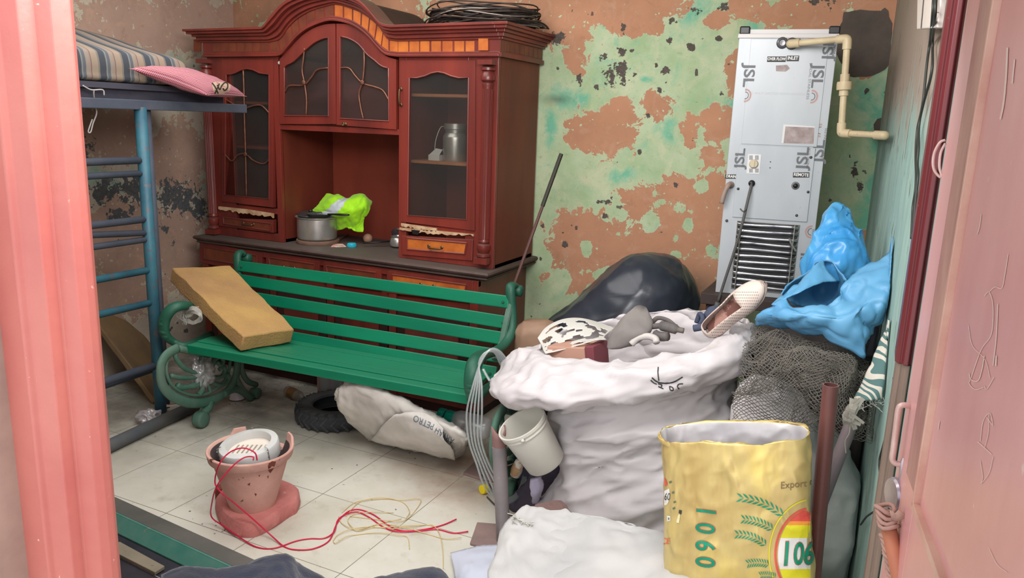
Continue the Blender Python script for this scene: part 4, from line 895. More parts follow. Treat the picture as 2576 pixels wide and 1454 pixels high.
def pillow(name, c4, th, m, lab, cat, seed=0, nu=26, nv=20, amp=.006):
    a, b_, c, d = [Vector(p) for p in c4]; n = (b_-a).cross(d-a).normalized(); n = n if n.z > 0 else -n; T_ = []; U_ = []
    for i in range(nv+1):
        x1, x2 = [], []
        for j in range(nu+1):
            u, v = j/nu, i/nv; p = a.lerp(b_, u).lerp(d.lerp(c, u), v); e = (4*u*(1-u)*4*v*(1-v))**.42; pin = Vector((0, 0, 0))
            cn = (a+b_+c+d)/4; ed = 1-max(abs(2*u-1), abs(2*v-1)); k = .10*(1-abs(2*u-1)**2)*(abs(2*v-1)**6)+.10*(1-abs(2*v-1)**2)*(abs(2*u-1)**6)
            p = p.lerp(cn, k); w_ = amp*noise.noise(p*22+Vector((seed, 0, 0)))*min(1, ed*4)
            x1.append(p+n*(th*.6*e+w_)); x2.append(p-n*(th*.4*e-w_))
        T_.append(x1); U_.append(x2)
    mb = MB(); mb.grid(T_); mb.grid(U_); o = build(name, mb, m, smooth=True)
    at = o.data.attributes.new('cloth_uv', 'FLOAT_VECTOR', 'POINT'); vals = []
    for _ in range(2):
        for i in range(nv+1):
            for j in range(nu+1): vals += [j/nu, i/nv, 0]
    at.data.foreach_set('vector', vals); return tag(o, lab, cat), T_, n
A_ = atx(322, 170, -3.16); B_ = atx(540, 243, -3.04); C_ = atx(624, 243, -2.96); D_ = atx(480, 162, -3.2)
A_ = Vector((-3.02, 2.42, 1.635)); B_ = Vector((-2.96, 2.78, 1.575)); C_ = Vector((-3.06, 3.15, 1.565)); D_ = Vector((-3.50, 2.66, 1.66))
A_ = atx(322, 171, -3.02); B_ = atx(520, 240, -2.92); C_ = aty(622, 243, 3.06); D_ = aty(470, 178, 2.80)
po, PT, pn = pillow('pillow', [A_, B_, C_, D_], .085, ck, 'pink checked pillow with a painted mark hanging over the upper bunk rail', 'pillow')
mb = MB(); mb.tube(cr([atx(208, 215, -3.05), atx(230, 226, -3.05), atx(258, 226, -3.05), atx(262, 240, -3.05)], 5), .003, 6); mb.tube(cr([atx(240, 266, -3.1), atx(243, 285, -3.1), atx(234, 310, -3.1), atx(228, 332, -3.1), atx(222, 330, -3.1), atx(232, 300, -3.1)], 5), .003, 6); mb.tube(cr([atx(236, 226, -3.05), atx(236, 240, -3.06), atx(240, 266, -3.1)], 5), .003, 6)
tag(build('white_string', mb, mat('white_cotton_cord', rgb(176, 170, 168), .8), smooth=True), 'white cord hanging from the upper rail of the bunk bed', 'string')
q = atz(438, 1031, .03); mb = MB(); mb.box((-.035, -.008, 0), (.035, .008, .008), M=Matrix.Translation((q.x, q.y, .052)) @ Matrix.Rotation(.9, 4, 'Z')); mb.box((-.028, -.005, .008), (.028, .005, .009), 1, M=Matrix.Translation((q.x, q.y, .052)) @ Matrix.Rotation(.9, 4, 'Z'))
tag(build('plastic_tag', mb, [mat('pale_tag', rgb(190, 180, 172), .5), mat('red_brown_print', rgb(120, 80, 72), .6)]), 'tiny white rectangular plastic tag on the floor by the bed rail', 'tag')
# ================================================================ FLOOR THINGS
from mathutils.bvhtree import BVHTree
def bvh_of(objs):
    vs = []; fs = []; dg = bpy.context.evaluated_depsgraph_get()
    for o in objs:
        e = o.evaluated_get(dg); me = e.to_mesh(); b0 = len(vs); mw = o.matrix_world
        vs += [mw @ v.co for v in me.vertices]; fs += [[b0+i for i in p.vertices] for p in me.polygons]; e.to_mesh_clear()
    return BVHTree.FromPolygons(vs, fs)
def cast(bv, px, py, lift=.0012, fallback=None):
    d = ray(px, py).normalized(); h = bv.ray_cast(CAM, d)
    if h[0] is None: return fallback
    n = h[1] if h[1].dot(d) < 0 else -h[1]; return h[0]+n*lift
def ink_text(mb, bv, s, o, xv, yv, size=1.0, m=0, sub=1, offset=0., shear=0., fb=None, align='CENTER', lift=.0012):
    # printed lettering laid on the surface: o = pixel centre, xv/yv = pixel vectors of one text unit
    vs, fs = text_mesh(s, size, offset, shear, align, sub); P = []; ok = True
    for v in vs: P.append(cast(bv, o[0]+v.x*xv[0]+v.y*yv[0], o[1]+v.x*xv[1]+v.y*yv[1], lift))
    fs = [f for f in fs if all(P[i] is not None for i in f)]; P = [p or Vector((0, 0, 0)) for p in P]
    used = sorted({i for f in fs for i in f}); mp = {i: k for k, i in enumerate(used)}
    mb.add([P[i] for i in used], [[mp[i] for i in f] for f in fs], m)
def ink_poly(mb, bv, poly, m=0, n=3, lift=.0012):
    bm = bmesh.new(); vv = [bm.verts.new((x, y, 0)) for x, y in poly]; bm.faces.new(vv); bmesh.ops.triangulate(bm, faces=bm.faces)
    for _ in range(n): bmesh.ops.subdivide_edges(bm, edges=[e for e in bm.edges if e.calc_length() > 9], cuts=1, use_grid_fill=True); bmesh.ops.triangulate(bm, faces=bm.faces)
    bm.verts.ensure_lookup_table(); P = [cast(bv, v.co.x, v.co.y, lift) for v in bm.verts]; fs = [[v.index for v in f.verts] for f in bm.faces]; bm.free()
    fs = [f for f in fs if all(P[i] is not None for i in f)]; mb.add([p or Vector((0, 0, 0)) for p in P], fs, m)
def ink_line(mb, bv, pts, wpx, m=0, n=5, lift=.0014):
    P = cr([(x, y, 0) for x, y in pts], n)
    for i in range(len(P)-1):
        d = (P[i+1]-P[i]); 
        if d.length < 1e-6: continue
        d.normalize(); s_ = Vector((-d.y, d.x, 0))*wpx/2; q = [P[i]-s_-d*.3, P[i]+s_-d*.3, P[i+1]+s_+d*.3, P[i+1]-s_+d*.3]; Q = [cast(bv, p.x, p.y, lift) for p in q]
        if all(Q): mb.add(Q, [(0, 1, 2, 3)], m)
def floorpoly(name, poly, h, m, lab, cat, z0=0, bevel=.003, grp=None):
    P = [atz(x, y, z0) for x, y in poly]; mb = MB(); n = len(P); mb.add([p for p in P]+[p+Vector((0, 0, h)) for p in P], [tuple(range(n)), tuple(range(2*n-1, n-1, -1))]+[(i, n+i, n+(i+1) % n, (i+1) % n) for i in range(n)])
    return tag(build(name, mb, m, bevel=bevel), lab, cat, grp)
bv = bvh_of([po]); mb = MB(); ink_poly(mb, bv, [(533,208),(548,205),(566,208),(580,214),(578,228),(562,236),(545,237),(536,228)], 0, 3, .001)
lb = build('cloth_label', mb, mat('pale_cloth_label', rgb(178, 156, 132), .8), po); mb = MB()
for s_ in ([(533,209),(541,220),(548,235)], [(551,211),(545,224),(540,235)], [(546,214),(552,225),(557,216),(566,208),(572,212),(571,222),(564,227),(560,222)]): ink_line(mb, bv, s_, 3.2, 0, 5, .0022)
build('painted_mark', mb, mat('black_marker', rgb(50, 40, 34), .7), lb)
# tyre
rub = mat('grey_black_rubber', rgb(52, 54, 58), .75, col2=rgb(70, 72, 76), scale=8, bump=.15, bscale=90, dust=rgb(96, 98, 98), dust_amt=.6)
tc_ = Vector((-2.335, 2.915, .0)); t = thing('motor_scooter_tyre', tuple(tc_), 'small worn black tyre lying flat under the green bench', 'tyre')
prof = [(.118, .018), (.128, .006), (.150, .002), (.178, .004), (.196, .014), (.205, .034), (.206, .050), (.200, .070), (.185, .086), (.165, .092), (.140, .092), (.124, .088), (.117, .078), (.124, .072), (.145, .078), (.165, .072), (.178, .05), (.165, .022), (.14, .014), (.118, .018)]
mb = MB(); mb.lathe(prof, tc_, n=64); build('tyre_body', mb, rub, t, smooth=True, angle=50)
mb = MB(); NB = 26
for k in range(NB):
    a = 2*PI*k/NB
    for s_, zc in ((1, .062), (-1, .030)):
        pts = []
        for u in range(5):
            aa = a+s_*.0+(u-2)*.045*s_; zz = zc+(u-2)*.0095; R = .2055-abs(zz-.046)*.16; pts.append(tc_+Vector((R*math.cos(aa), R*math.sin(aa), zz)))
        for p, q in zip(pts, pts[1:]): mb.beam(p, q, .012, .008, up=(math.cos(a), math.sin(a), 0))
    for zz, dr in ((.084, .010), (.010, .010)):
        R = .192; mb.beam(tc_+Vector((R*math.cos(a), R*math.sin(a), zz)), tc_+Vector(((R-.02)*math.cos(a+.04), (R-.02)*math.sin(a+.04), zz+(.006 if zz > .05 else -.004))), .014, .006)
build('tread', mb, mat('tread_rubber', rgb(74, 78, 82), .8, col2=rgb(60, 62, 66), scale=12), t, bevel=.0015)
# painted can
c = atz(818, 1005, 0); c = Vector((-2.53, 3.115, 0)); t = thing('paint_can', tuple(c), 'cylindrical pink and silver can standing behind the tyre', 'can')
mb = MB(); R = .075; mb.lathe([(R*.97, 0), (R, .004), (R, .24), (R*1.02, .243), (R*1.02, .25), (R*.95, .25), (R*.94, .2), (0, .2)], c, n=36)
cm_ = mat('streaked_can_print', rgb(190, 150, 146), .4, .3, col2=rgb(176, 178, 180), scale=7, stretch=(1, 1, .05), contrast=(.47, .53))
build('can_body', mb, cm_, t, smooth=True, angle=30)
# brown glass bottle
a = Vector((-2.60, 3.06, .030)); b_ = Vector((-2.46, 3.02, .026)); a = atz(722, 982, .03); b_ = atz(782, 1012, .02); d = (b_-a); Lb = .17
t = thing('glass_bottle', tuple(a), 'clear glass bottle with a brown label lying near the tyre', 'bottle')
mb = MB(); mb.lathe([(.0, 0), (.024, .002), (.028, .01), (.028, .11), (.018, .135), (.011, .15), (.011, .175), (.013, .176), (.013, .182), (0, .182)], a, d, n=24); build('bottle_glass', mb, glassmat('smoky_glass', (.72, .68, .62, 1), .12, .75, .05), t, smooth=True, angle=60)
mb = MB(); mb.lathe([(.0285, .03), (.0288, .035), (.0288, .085), (.0285, .09)], a, d, n=24); build('bottle_label', mb, mat('amber_label', rgb(150, 110, 62), .6, col2=rgb(120, 92, 64), scale=40), t, smooth=True)
# white cup under the bench
c = atz(597, 1003, 0); t = thing('white_cup', tuple(c), 'small white plastic cup upside down behind the left bench foot', 'cup')
mb = MB(); mb.lathe([(.043, 0), (.043, .004), (.038, .01), (.034, .038), (.030, .042), (0, .043)], c, n=32); build('cup_body', mb, mat('glossy_white_plastic', rgb(214, 212, 220), .2), t, smooth=True, angle=40)
mb = MB(); mb.lathe([(.044, 0), (.045, .003), (.043, .005)], c, n=32); build('rim', mb, mat('dark_rim', rgb(80, 76, 78), .4), t)
# woven sack lying against the bench
wov = mat('woven_white_poly', rgb(206, 202, 196), .5, col2=rgb(182, 178, 172), scale=7, crink=(9, .55, 1))
def sackmesh(name, rings, m, wr=(.010, 9), seed=1., nu=6, nv=8, lab=None, cat=None, caps=(True, True), parent=None, soft=.5, zmin=.002, fade=None, mats=None, matfn=None, solid=0, stretch=(1, 1, 1), rot=0., more=()):
    G = surf(rings, nu, nv, closed=True); G = wrinkle(G, wr[0], wr[1], True, seed, stretch=stretch, soft=soft, fade=fade, rot=rot)
    for (a_, f_, st_, ro_, sd_) in more: G = wrinkle(G, a_, f_, True, sd_, stretch=st_, soft=-1, rot=ro_)
    for r in G:
        for p in r:
            if p.z < zmin: p.z = zmin
            inroom(p)
    mb = MB(); mb.grid(G, closed=True); C = len(G[0]); R = len(G)
    if matfn:
        for k in range((R-1)*C): i, j = divmod(k, C); mb.m[k] = matfn(i/(R-1), j/C)
    for e, on in zip((0, -1), caps):
        if on: cc = sum(G[e], Vector())/C; mb.add(G[e]+[cc], [(i, (i+1) % C, C) for i in range(C)])
    o = build(name, mb, mats or m, parent, smooth=True, weld=True, solid=solid)
    if lab: tag(o, lab, cat)
    return o, G
def rv(pt, pb, Y, b, n=10, Yb=None): return ring_lr(aty(pt[0], pt[1], Y), aty(pb[0], pb[1], Yb or Y), b, n)
def fy(x, y): return atz(x, y, .012).y
rings = [rv((862, 968), (858, 1000), 2.53, (.01, .02, 0), Yb=2.56), rv((880, 962), (880, 1045), 2.52, (.0, .05, .01), Yb=2.62), rv((940, 974), (930, 1098), 2.51, (.0, .06, .01), Yb=fy(930, 1098)-.02), rv((1000, 1003), (1000, 1118), 2.51, (.0, .07, .01), Yb=fy(1000, 1118)),
         rv((1060, 1036), (1070, 1132), 2.51, (0, .065, .01), Yb=fy(1070, 1132)), rv((1115, 1064), (1125, 1147), 2.51, (0, .055, .0), Yb=fy(1125, 1147)), rv((1160, 1086), (1150, 1146), 2.51, (0, .04, 0), Yb=fy(1150, 1146)), rv((1176, 1105), (1170, 1132), 2.53, (0, .02, 0), Yb=fy(1170, 1132)-.03)]
so, G = sackmesh('woven_sack', rings, wov, (.008, 13), 4., 6, 8, 'crumpled off-white woven sack with upside-down lettering propped under the bench seat', 'sack', stretch=(1, 1, 1))
# folded mouth flap of that sack
rows = [[(935, 1100, 2.45), (980, 1113, 2.44), (1040, 1125, 2.45), (1100, 1140, 2.46), (1142, 1149, 2.50)], [(950, 1085, 2.36), (990, 1095, 2.35), (1050, 1105, 2.37), (1105, 1122, 2.40), (1142, 1140, 2.46)], [(970, 1060, 2.35), (1005, 1065, 2.34), (1055, 1078, 2.36), (1100, 1097, 2.38), (1138, 1115, 2.42)], [(995, 1040, 2.37), (1020, 1043, 2.35), (1055, 1052, 2.36), (1090, 1070, 2.38), (1125, 1092, 2.41)], [(1008, 1040, 2.40), (1030, 1037, 2.38), (1060, 1040, 2.39), (1088, 1054, 2.40), (1120, 1076, 2.43)]]
bvs = bvh_of([so]); G2 = surf([[cast(bvs, q[0], q[1], .012+.010*(k in (1, 2, 3))) or (cast(bvs, q[0], q[1]-8, .012) or aty(*q)) for q in r] for k, r in enumerate(rows)], 5, 5); G2 = wrinkle(G2, .004, 18, seed=6); mb = MB(); mb.grid(G2); fl = build('folded_flap', mb, wov, so, smooth=True, solid=.003)
bv = bvh_of([so, fl]); mb = MB(); ink = mat('faded_blue_print', rgb(98, 110, 120), .7)
ink_text(mb, bv, 'PETRO', (1066, 1062), (-17, -8), (-7, 21), 1.0, offset=.01, sub=1)
ink_text(mb, bv, 'ARTAH', (1118, 1095), (-14, -10), (-8, 19), 1.0, offset=.01, sub=1)
build('printed_letters', mb, ink, so)['label'] = 'faded blue capital lettering'
mb = MB()
for k in range(4): p = aty(855, 985+k*5, 2.53); mb.tube(cr([p, p+Vector((-.015, -.01, .01*(k % 2))), p+Vector((-.02, -.008, -.012)), p+Vector((-.005, -.012, -.01))], 4), .0011, 4)
build('loose_thread', mb, wh, so)
# bottle with a green cap under the bench
a = atz(1148, 1095, .045); a = Vector((-1.66, 2.70, .045)); a = aty(1130, 1052, 2.72); a.z = max(a.z, .05); t = thing('water_bottle', tuple(a), 'clear plastic water bottle with a green cap under the bench end', 'bottle')
d = Vector((1, .15, -.12)).normalized(); mb = MB(); mb.lathe([(.034, 0), (.036, .002), (.036, .026), (.034, .03), (0, .03)], a-d*.02, -d, n=28); mb.lathe([(.034, 0), (.036, .004), (.036, .04), (.0, .04)], a-d*.015, d, n=28); build('cap', mb, mat('sea_green_plastic', rgb(0, 150, 128), .3), t, smooth=True, angle=40)
mb = MB(); mb.lathe([(.033, .0), (.046, .03), (.048, .05), (.045, .07), (.048, .09), (.048, .16), (.04, .175), (0, .175)], a+d*.015, d, n=28); build('bottle_body', mb, clear, t, smooth=True)
# ------------------------------------------------ clay pot on its red stone
red = mat('red_oxide_stone', rgb(200, 130, 124), .9, col2=rgb(182, 108, 104), scale=9, bump=.5, bscale=35, speck=rgb(206, 150, 140), speck_scale=30, speck_t=.70)
slabp = [(548,1272),(545,1292),(560,1320),(585,1342),(612,1353),(648,1350),(690,1328),(728,1300),(748,1290),(754,1268),(745,1250),(715,1238),(680,1225),(620,1228),(575,1245)]
P = [atz(x, y, 0) for x, y in slabp]; n = len(P); mb = MB(); lv = []
for z, k in ((0, 1.0), (.012, 1.02), (.04, 1.0), (.052, .95), (.055, .90)):
    cc = sum(P, Vector())/n; lv.append([cc+(p-cc)*k+Vector((0, 0, z))+Vector((noise.noise(p*14+Vector((z*40, 0, 0))), noise.noise(p*14+Vector((0, z*40, 9))), 0))*.008 for p in P])
G = [cr(r, 3, True) for r in lv]; mb.grid(G, closed=True); C = len(G[0]); cc = sum(G[-1], Vector())/C; mb.add(G[-1]+[cc], [(i, (i+1) % C, C) for i in range(C)]); mb.add(G[0], [tuple(range(C))])
for v in mb.v: v.z = max(0, v.z)
tag(build('red_stone_block', mb, red, smooth=True, weld=True, angle=35), 'rough red stone block under the terracotta pot', 'stone block')
mb = MB(); pcs = atz(563, 1262, 0); mb.box((-.045, -.035, 0), (.045, .04, .05), M=Matrix.Translation((pcs.x-.01, pcs.y+.04, 0)) @ Matrix.Rotation(.4, 4, 'Z')); tag(build('brick_piece', mb, mat('dark_red_brick', rgb(140, 72, 66), .9, col2=rgb(116, 60, 56), bump=.4), bevel=.005), 'dark red brick piece behind the terracotta pot', 'brick')
pb = atz(636, 1266, .055); PB = Vector((pb.x, pb.y, .055))
tp = aty(627, 1124, pb.y+.0); PH = tp.z-.055; PR = .150
terr = mat('dusty_terracotta', rgb(212, 170, 156), .9, col2=rgb(190, 144, 134), scale=5, bump=.15, bscale=60, speck=rgb(104, 58, 44), speck_scale=22, speck_t=.71)
t = thing('terracotta_pot', tuple(PB), 'cracked terracotta flower pot standing on a red stone, holding a white lamp', 'plant pot')
mb = MB(); H = PH; Rb = .083
prof = [(0, .0), (Rb, 0), (Rb*1.03, .01), (.118, H*.55), (.134, H*.80), (.136, H*.815), (.139, H*.82), (.141, H*.835), (.146, H*.845), (.150, H*.86), (.156, H*.985), (.154, H), (.147, H), (.140, H*.97), (.125, H*.72), (.08, .015), (0, .015)]
nn = 64; vs = []; fs = []
for i, (r, h) in enumerate(prof):
    for k in range(nn):
        a = 2*PI*k/nn; hh_ = h
        if 9 <= i <= 13:      # broken rim at the back
            u = (a-PI*.58)/.62; lift_ = .020*max(0, math.cos((a-PI*.62)*.5))
            if abs(u) < 1: hh_ = min(h, H*(.80+.06*noise.noise(Vector((a*9, 0, 0)))))
            elif abs(u) < 1.55: hh_ = h+.022*(1 if i in (10, 11, 12) else 0)
        vs.append(PB+Vector((r*math.cos(a), r*math.sin(a), hh_)))
for i in range(len(prof)-1):
    for k in range(nn): fs.append((i*nn+k, i*nn+(k+1) % nn, (i+1)*nn+(k+1) % nn, (i+1)*nn+k))
mb.add(vs, fs); 
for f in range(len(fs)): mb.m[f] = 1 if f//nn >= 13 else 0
build('pot_body', mb, [terr, mat('dark_pot_inside', rgb(66, 58, 60), .9, col2=rgb(90, 72, 68), scale=12)], t, smooth=True, weld=True, angle=40)  # inner faces coloured darker than the outside
po_ = [o for o in COL.objects if o.parent == t][0]; bv = bvh_of([po_]); mb = MB()
for poly in ([(676,1165),(684,1160),(694,1161),(692,1168),(688,1178),(680,1190),(676,1186),(681,1175),(674,1172)], [(672,1198),(676,1196),(674,1204)], [(640,1240),(646,1242),(643,1248)], [(622,1218),(630,1214),(628,1221)], [(650,1196),(654,1194),(653,1199)], [(604,1262),(612,1256),(612,1260)]): ink_poly(mb, bv, poly)
build('chipped_spots', mb, mat('dark_brown_chip', rgb(112, 58, 44), .9), t)
# lamp fitting
LC = Vector((PB.x-.0, PB.y+.005, PB.z+H-.045)); LC = aty(628, 1128, PB.y-.0); AX = Vector((-.03, -.16, 1)).normalized(); LC = LC-AX*.035
whp = mat('aged_white_plastic', rgb(206, 208, 206), .35, col2=rgb(190, 192, 190), scale=5)
t = thing('downlight_fitting', tuple(LC), 'round white ceiling downlight fitting sitting in the terracotta pot', 'light fitting')
R = .108; mb = MB(); mb.lathe([(R*.9, 0), (R*.99, .004), (R, .01), (R, .052), (R*.97, .058), (R*.76, .062), (R*.74, .058), (R*.72, .03)], LC, AX, n=48); build('housing', mb, whp, t, smooth=True, angle=35)
mb = MB(); mb.lathe([(R*.72, .032), (R*.5, .03), (0, .028)], LC, AX, n=40); q = Vector((0, 0, 1)).rotation_difference(AX)
for k in range(7): Mx = Matrix.Translation(LC) @ q.to_matrix().to_4x4() @ Matrix.Rotation(.35, 4, 'Z') @ Matrix.Translation((-.055+k*.018, 0, 0)); mb.box((-.003, -.028, .029), (.003, .028, .0335), 1, M=Mx)
build('vent_plate', mb, [mat('cream_plate', rgb(222, 212, 200), .5), mat('slot_shadow_grey', rgb(150, 146, 140), .6)], t)
mb = MB()
for a in (-.15, 2.2, 4.0):
    p = LC+q @ Vector((R*1.02*math.cos(a), R*1.02*math.sin(a), .02)); mb.tube([p, p+AX*.045, p+AX*.05+(p-LC-AX*.02).normalized()*-.015], .002, 6); mb.tube(cr([p+AX*(.005*i) + q @ Vector((.003*math.cos(i*1.6), .003*math.sin(i*1.6), 0)) for i in range(8)], 3), .0012, 5)
build('spring_clip', mb, steel, t)
# wires
def wire(name, pts, r, m, lab, cat='wire'):
    mb = MB()
    for P in pts: mb.tube(cr([atz(x, y, z) for x, y, z in P], 6), r, 7)
    return tag(build(name, mb, m, smooth=True), lab, cat)
fz = .003; zt_ = PB.z+PH
A_ = [(647,1158,zt_+.03),(640,1138,zt_+.06),(610,1127,zt_+.075),(575,1140,zt_+.06),(550,1172,zt_+.02),(541,1215,zt_-.06),(560,1242,.20),(590,1266,.14),(630,1300,.085),(680,1345,.02),(715,1375,fz),(745,1383,fz),(790,1380,fz),(828,1360,fz),(845,1322,fz),(860,1300,fz),(880,1285,fz),(905,1282,fz),(940,1295,fz),(975,1320,fz),(1010,1335,fz),(1060,1333,fz),(1110,1322,fz),(1148,1306,.006)]
B_ = [(637,1158,zt_+.02),(636,1149,zt_+.03),(612,1152,zt_+.03),(580,1178,zt_+.0),(546,1222,zt_-.06),(533,1265,.13),(532,1300,.04),(560,1322,.02),(600,1350,.01),(645,1376,fz),(690,1379,fz),(745,1361,fz),(780,1355,fz),(815,1354,fz),(840,1338,fz+.004),(850,1308,fz),(872,1293,fz+.003),(900,1288,fz+.003),(930,1302,fz),(965,1326,fz),(1000,1337,fz+.003),(1050,1336,fz),(1100,1332,fz),(1140,1341,fz),(1178,1337,.006)]
wire('red_electric_wire', [A_, B_], .0026, mat('crimson_wire_insulation', rgb(200, 24, 66), .35), 'twin red electric wires looping from the pot across the floor')
ys = [[(1115,1430),(1113,1380),(1105,1340),(1085,1322),(1040,1322),(990,1325),(940,1328),(900,1335),(885,1325),(875,1308),(895,1292),(940,1288),(990,1290)],
      [(838,1360),(850,1345),(880,1332),(930,1325),(985,1330),(1030,1325),(1080,1320),(1095,1325)], [(838,1362),(845,1366),(870,1350),(900,1345),(950,1340),(1000,1345),(1025,1352),(1030,1380)],
      [(860,1290),(890,1265),(930,1256),(975,1255),(1010,1258),(1058,1255),(1040,1290),(1015,1310),(980,1310),(930,1305),(880,1298)], [(870,1300),(905,1262),(960,1252),(1010,1262),(1030,1285),(1020,1305)], [(900,1335),(960,1318),(1030,1330),(1080,1345),(1120,1355),(1160,1352)], [(852,1300),(862,1318),(900,1332),(950,1318),(1010,1305)]]
wire('yellow_string', [[(x, y, .002+.003*(i % 3)) for i, (x, y) in enumerate(p)] for p in ys], .0014, mat('straw_yellow_string', rgb(206, 184, 128), .7), 'tangle of thin yellow string on the floor beside the red wires', 'string')
c = atz(1218, 1241, 0); mb = MB(); mb.lathe([(0, -.014), (.018, -.013), (.0195, -.010), (.0195, .010), (.018, .014), (0, .015)], (c.x, c.y, .0195), (-.35, -.9, .1), n=28); tag(build('bottle_cap', mb, mat('bright_yellow_plastic', rgb(232, 206, 20), .4), smooth=True, angle=35), 'bright yellow bottle cap on the floor beside the clear hose', 'bottle cap')
# stone tiles
st_ = mat('mauve_grey_stone', rgb(140, 118, 112), .85, col2=rgb(124, 104, 100), scale=8, bump=.2, bscale=60)
floorpoly('stone_tile', [(1165,1195),(1196,1165),(1270,1190),(1290,1222),(1210,1210)], .012, st_, 'dark mauve stone tile lying under the clear hose coil', 'stone tile', grp='loose stone tiles on the floor')
floorpoly('stone_tile', [(1182,1372),(1200,1320),(1262,1325),(1300,1330),(1300,1380),(1250,1392)], .012, st_, 'greyish stone tile lying beside the grey channel foot', 'stone tile', grp='loose stone tiles on the floor')
q = [atz(1325, 1284, .02), aty(1400, 1262, 2.30), aty(1428, 1318, 2.22), atz(1340, 1330, .1)]
mb = MB(); P = [aty(1318,1290,2.30), aty(1350,1268,2.30), aty(1398,1258,2.29), aty(1412,1270,2.28), aty(1423,1295,2.26), aty(1428,1320,2.24), aty(1370,1345,2.22), aty(1310,1345,2.24)]
n = len(P); mb.add(P+[p+Vector((.01, .03, -.012)) for p in P], [tuple(range(n)), tuple(range(2*n-1, n-1, -1))]+[(i, n+i, n+(i+1) % n, (i+1) % n) for i in range(n)])
tag(build('stone_tile', mb, mat('ribbed_mauve_tile', rgb(146, 118, 112), .9, col2=rgb(134, 108, 104), scale=30, stretch=(1, 1, 12), bump=.3), bevel=.002), 'broken brown stone tile leaning on the big white sack', 'stone tile', 'loose stone tiles on the floor')
# ------------------------------------------------ metal frame at lower left, dark cloth over it
fa = [atz(282, 1246, .10), atz(668, 1420, .10)]
d = (fa[1]-fa[0]).normalized(); nrm = Vector((d.y, -d.x, 0)); nrm = nrm if nrm.y < 0 else -nrm
t = thing('glazed_frame', tuple(fa[0]), 'grey metal frame with green edge and dark glass lying on the floor', 'window frame')
O = fa[0]-d*.5; E_ = fa[0]+d*1.25
dk = mat('dull_dark_metal', rgb(84, 84, 80), .55, .2, col2=rgb(98, 96, 90)); gn = mat('worn_teal_paint', rgb(58, 116, 104), .5, col2=rgb(84, 128, 116), scale=9, speck=rgb(120, 120, 110), speck_scale=20, speck_t=.68)
def pt(u, v, z): return Vector((O.x, O.y, 0))+d*u+nrm*v+Vector((0, 0, z))
def fb(name, v0, v1, z0, z1, m, u0=0, u1=1.62):
    mb = MB(); mb.add([pt(u0, v0, z0), pt(u1, v0, z0), pt(u1, v1, z0), pt(u0, v1, z0), pt(u0, v0, z1), pt(u1, v0, z1), pt(u1, v1, z1), pt(u0, v1, z1)], [(0,3,2,1),(4,5,6,7),(0,1,5,4),(1,2,6,5),(2,3,7,6),(3,0,4,7)]); return build(name, mb, m, t, bevel=.002)
fb('outer_rail', 0, .062, 0, .10, dk); fb('green_edge', .062, .070, .058, .1, gn); mb = MB(); mb.add([pt(0, .070, .098), pt(1.62, .070, .098), pt(1.62, .105, .06), pt(0, .105, .06), pt(0, .070, .055), pt(1.62, .070, .055), pt(1.62, .105, .055), pt(0, .105, .055)], [(0,1,2,3),(4,7,6,5),(0,4,5,1),(3,2,6,7),(0,3,7,4),(1,5,6,2)]); build('green_edge', mb, gn, t)
fb('glass_sheet', .105, .50, .03, .055, mat('dark_dusty_glass', rgb(42, 42, 50), .25, col2=rgb(56, 54, 60), scale=6)); fb('seam_strip', .185, .188, .055, .0565, mat('pale_edge', rgb(150, 150, 150), .4)); fb('outer_rail', .50, .56, 0, .1, dk)
fb('side_rail', 0, .56, 0, .1, dk, 1.62, 1.68)
q = [atz(x, y, .058) for x, y in ((290,1375),(302,1370),(415,1432),(390,1448),(300,1402))]
mb = MB(); n = 5; mb.add(q+[p+Vector((0, 0, .012)) for p in q], [tuple(range(n)), tuple(range(2*n-1, n-1, -1))]+[(i, n+i, n+(i+1) % n, (i+1) % n) for i in range(n)]); tag(build('wood_offcut', mb, mat('grey_beige_board', rgb(140, 130, 112), .8, col2=rgb(122, 114, 98), scale=9, speck=rgb(70, 64, 56), speck_scale=30, speck_t=.7), bevel=.002), 'beige wood offcut lying on the dark glass at lower left', 'offcut')
navy = mat('navy_cotton', rgb(32, 44, 70), .9, col2=rgb(24, 34, 56), scale=6, bump=.25, bscale=120, sheen=.3)
def cloth(name, rows, m, lab, cat, wr=(.006, 12), seed=1., nu=6, nv=6, th=.004, mats=None, kind=None, parent=None, zmin=.002):
    G = surf([[aty(*q) if len(q) == 3 else atz(q[0], q[1], q[2]) for q in r] for r in rows], nu, nv); G = wrinkle(G, wr[0], wr[1], seed=seed)
    for r in G:
        for p in r: p.z = max(p.z, zmin); inroom(p)
    mb = MB(); mb.grid(G); o = build(name, mb, m, parent, smooth=True, solid=th)
    if lab: tag(o, lab, cat)
    return o, G
def clothz(name, rows, m, lab, cat, wr=(.006, 12), seed=1., nu=6, nv=6, th=.004):
    G = surf([[atz(*q) for q in r] for r in rows], nu, nv); G = wrinkle(G, wr[0], wr[1], seed=seed)
    for r in G:
        for p in r: p.z = max(p.z, .004)
    mb = MB(); mb.grid(G); return tag(build(name, mb, m, smooth=True, solid=th), lab, cat)
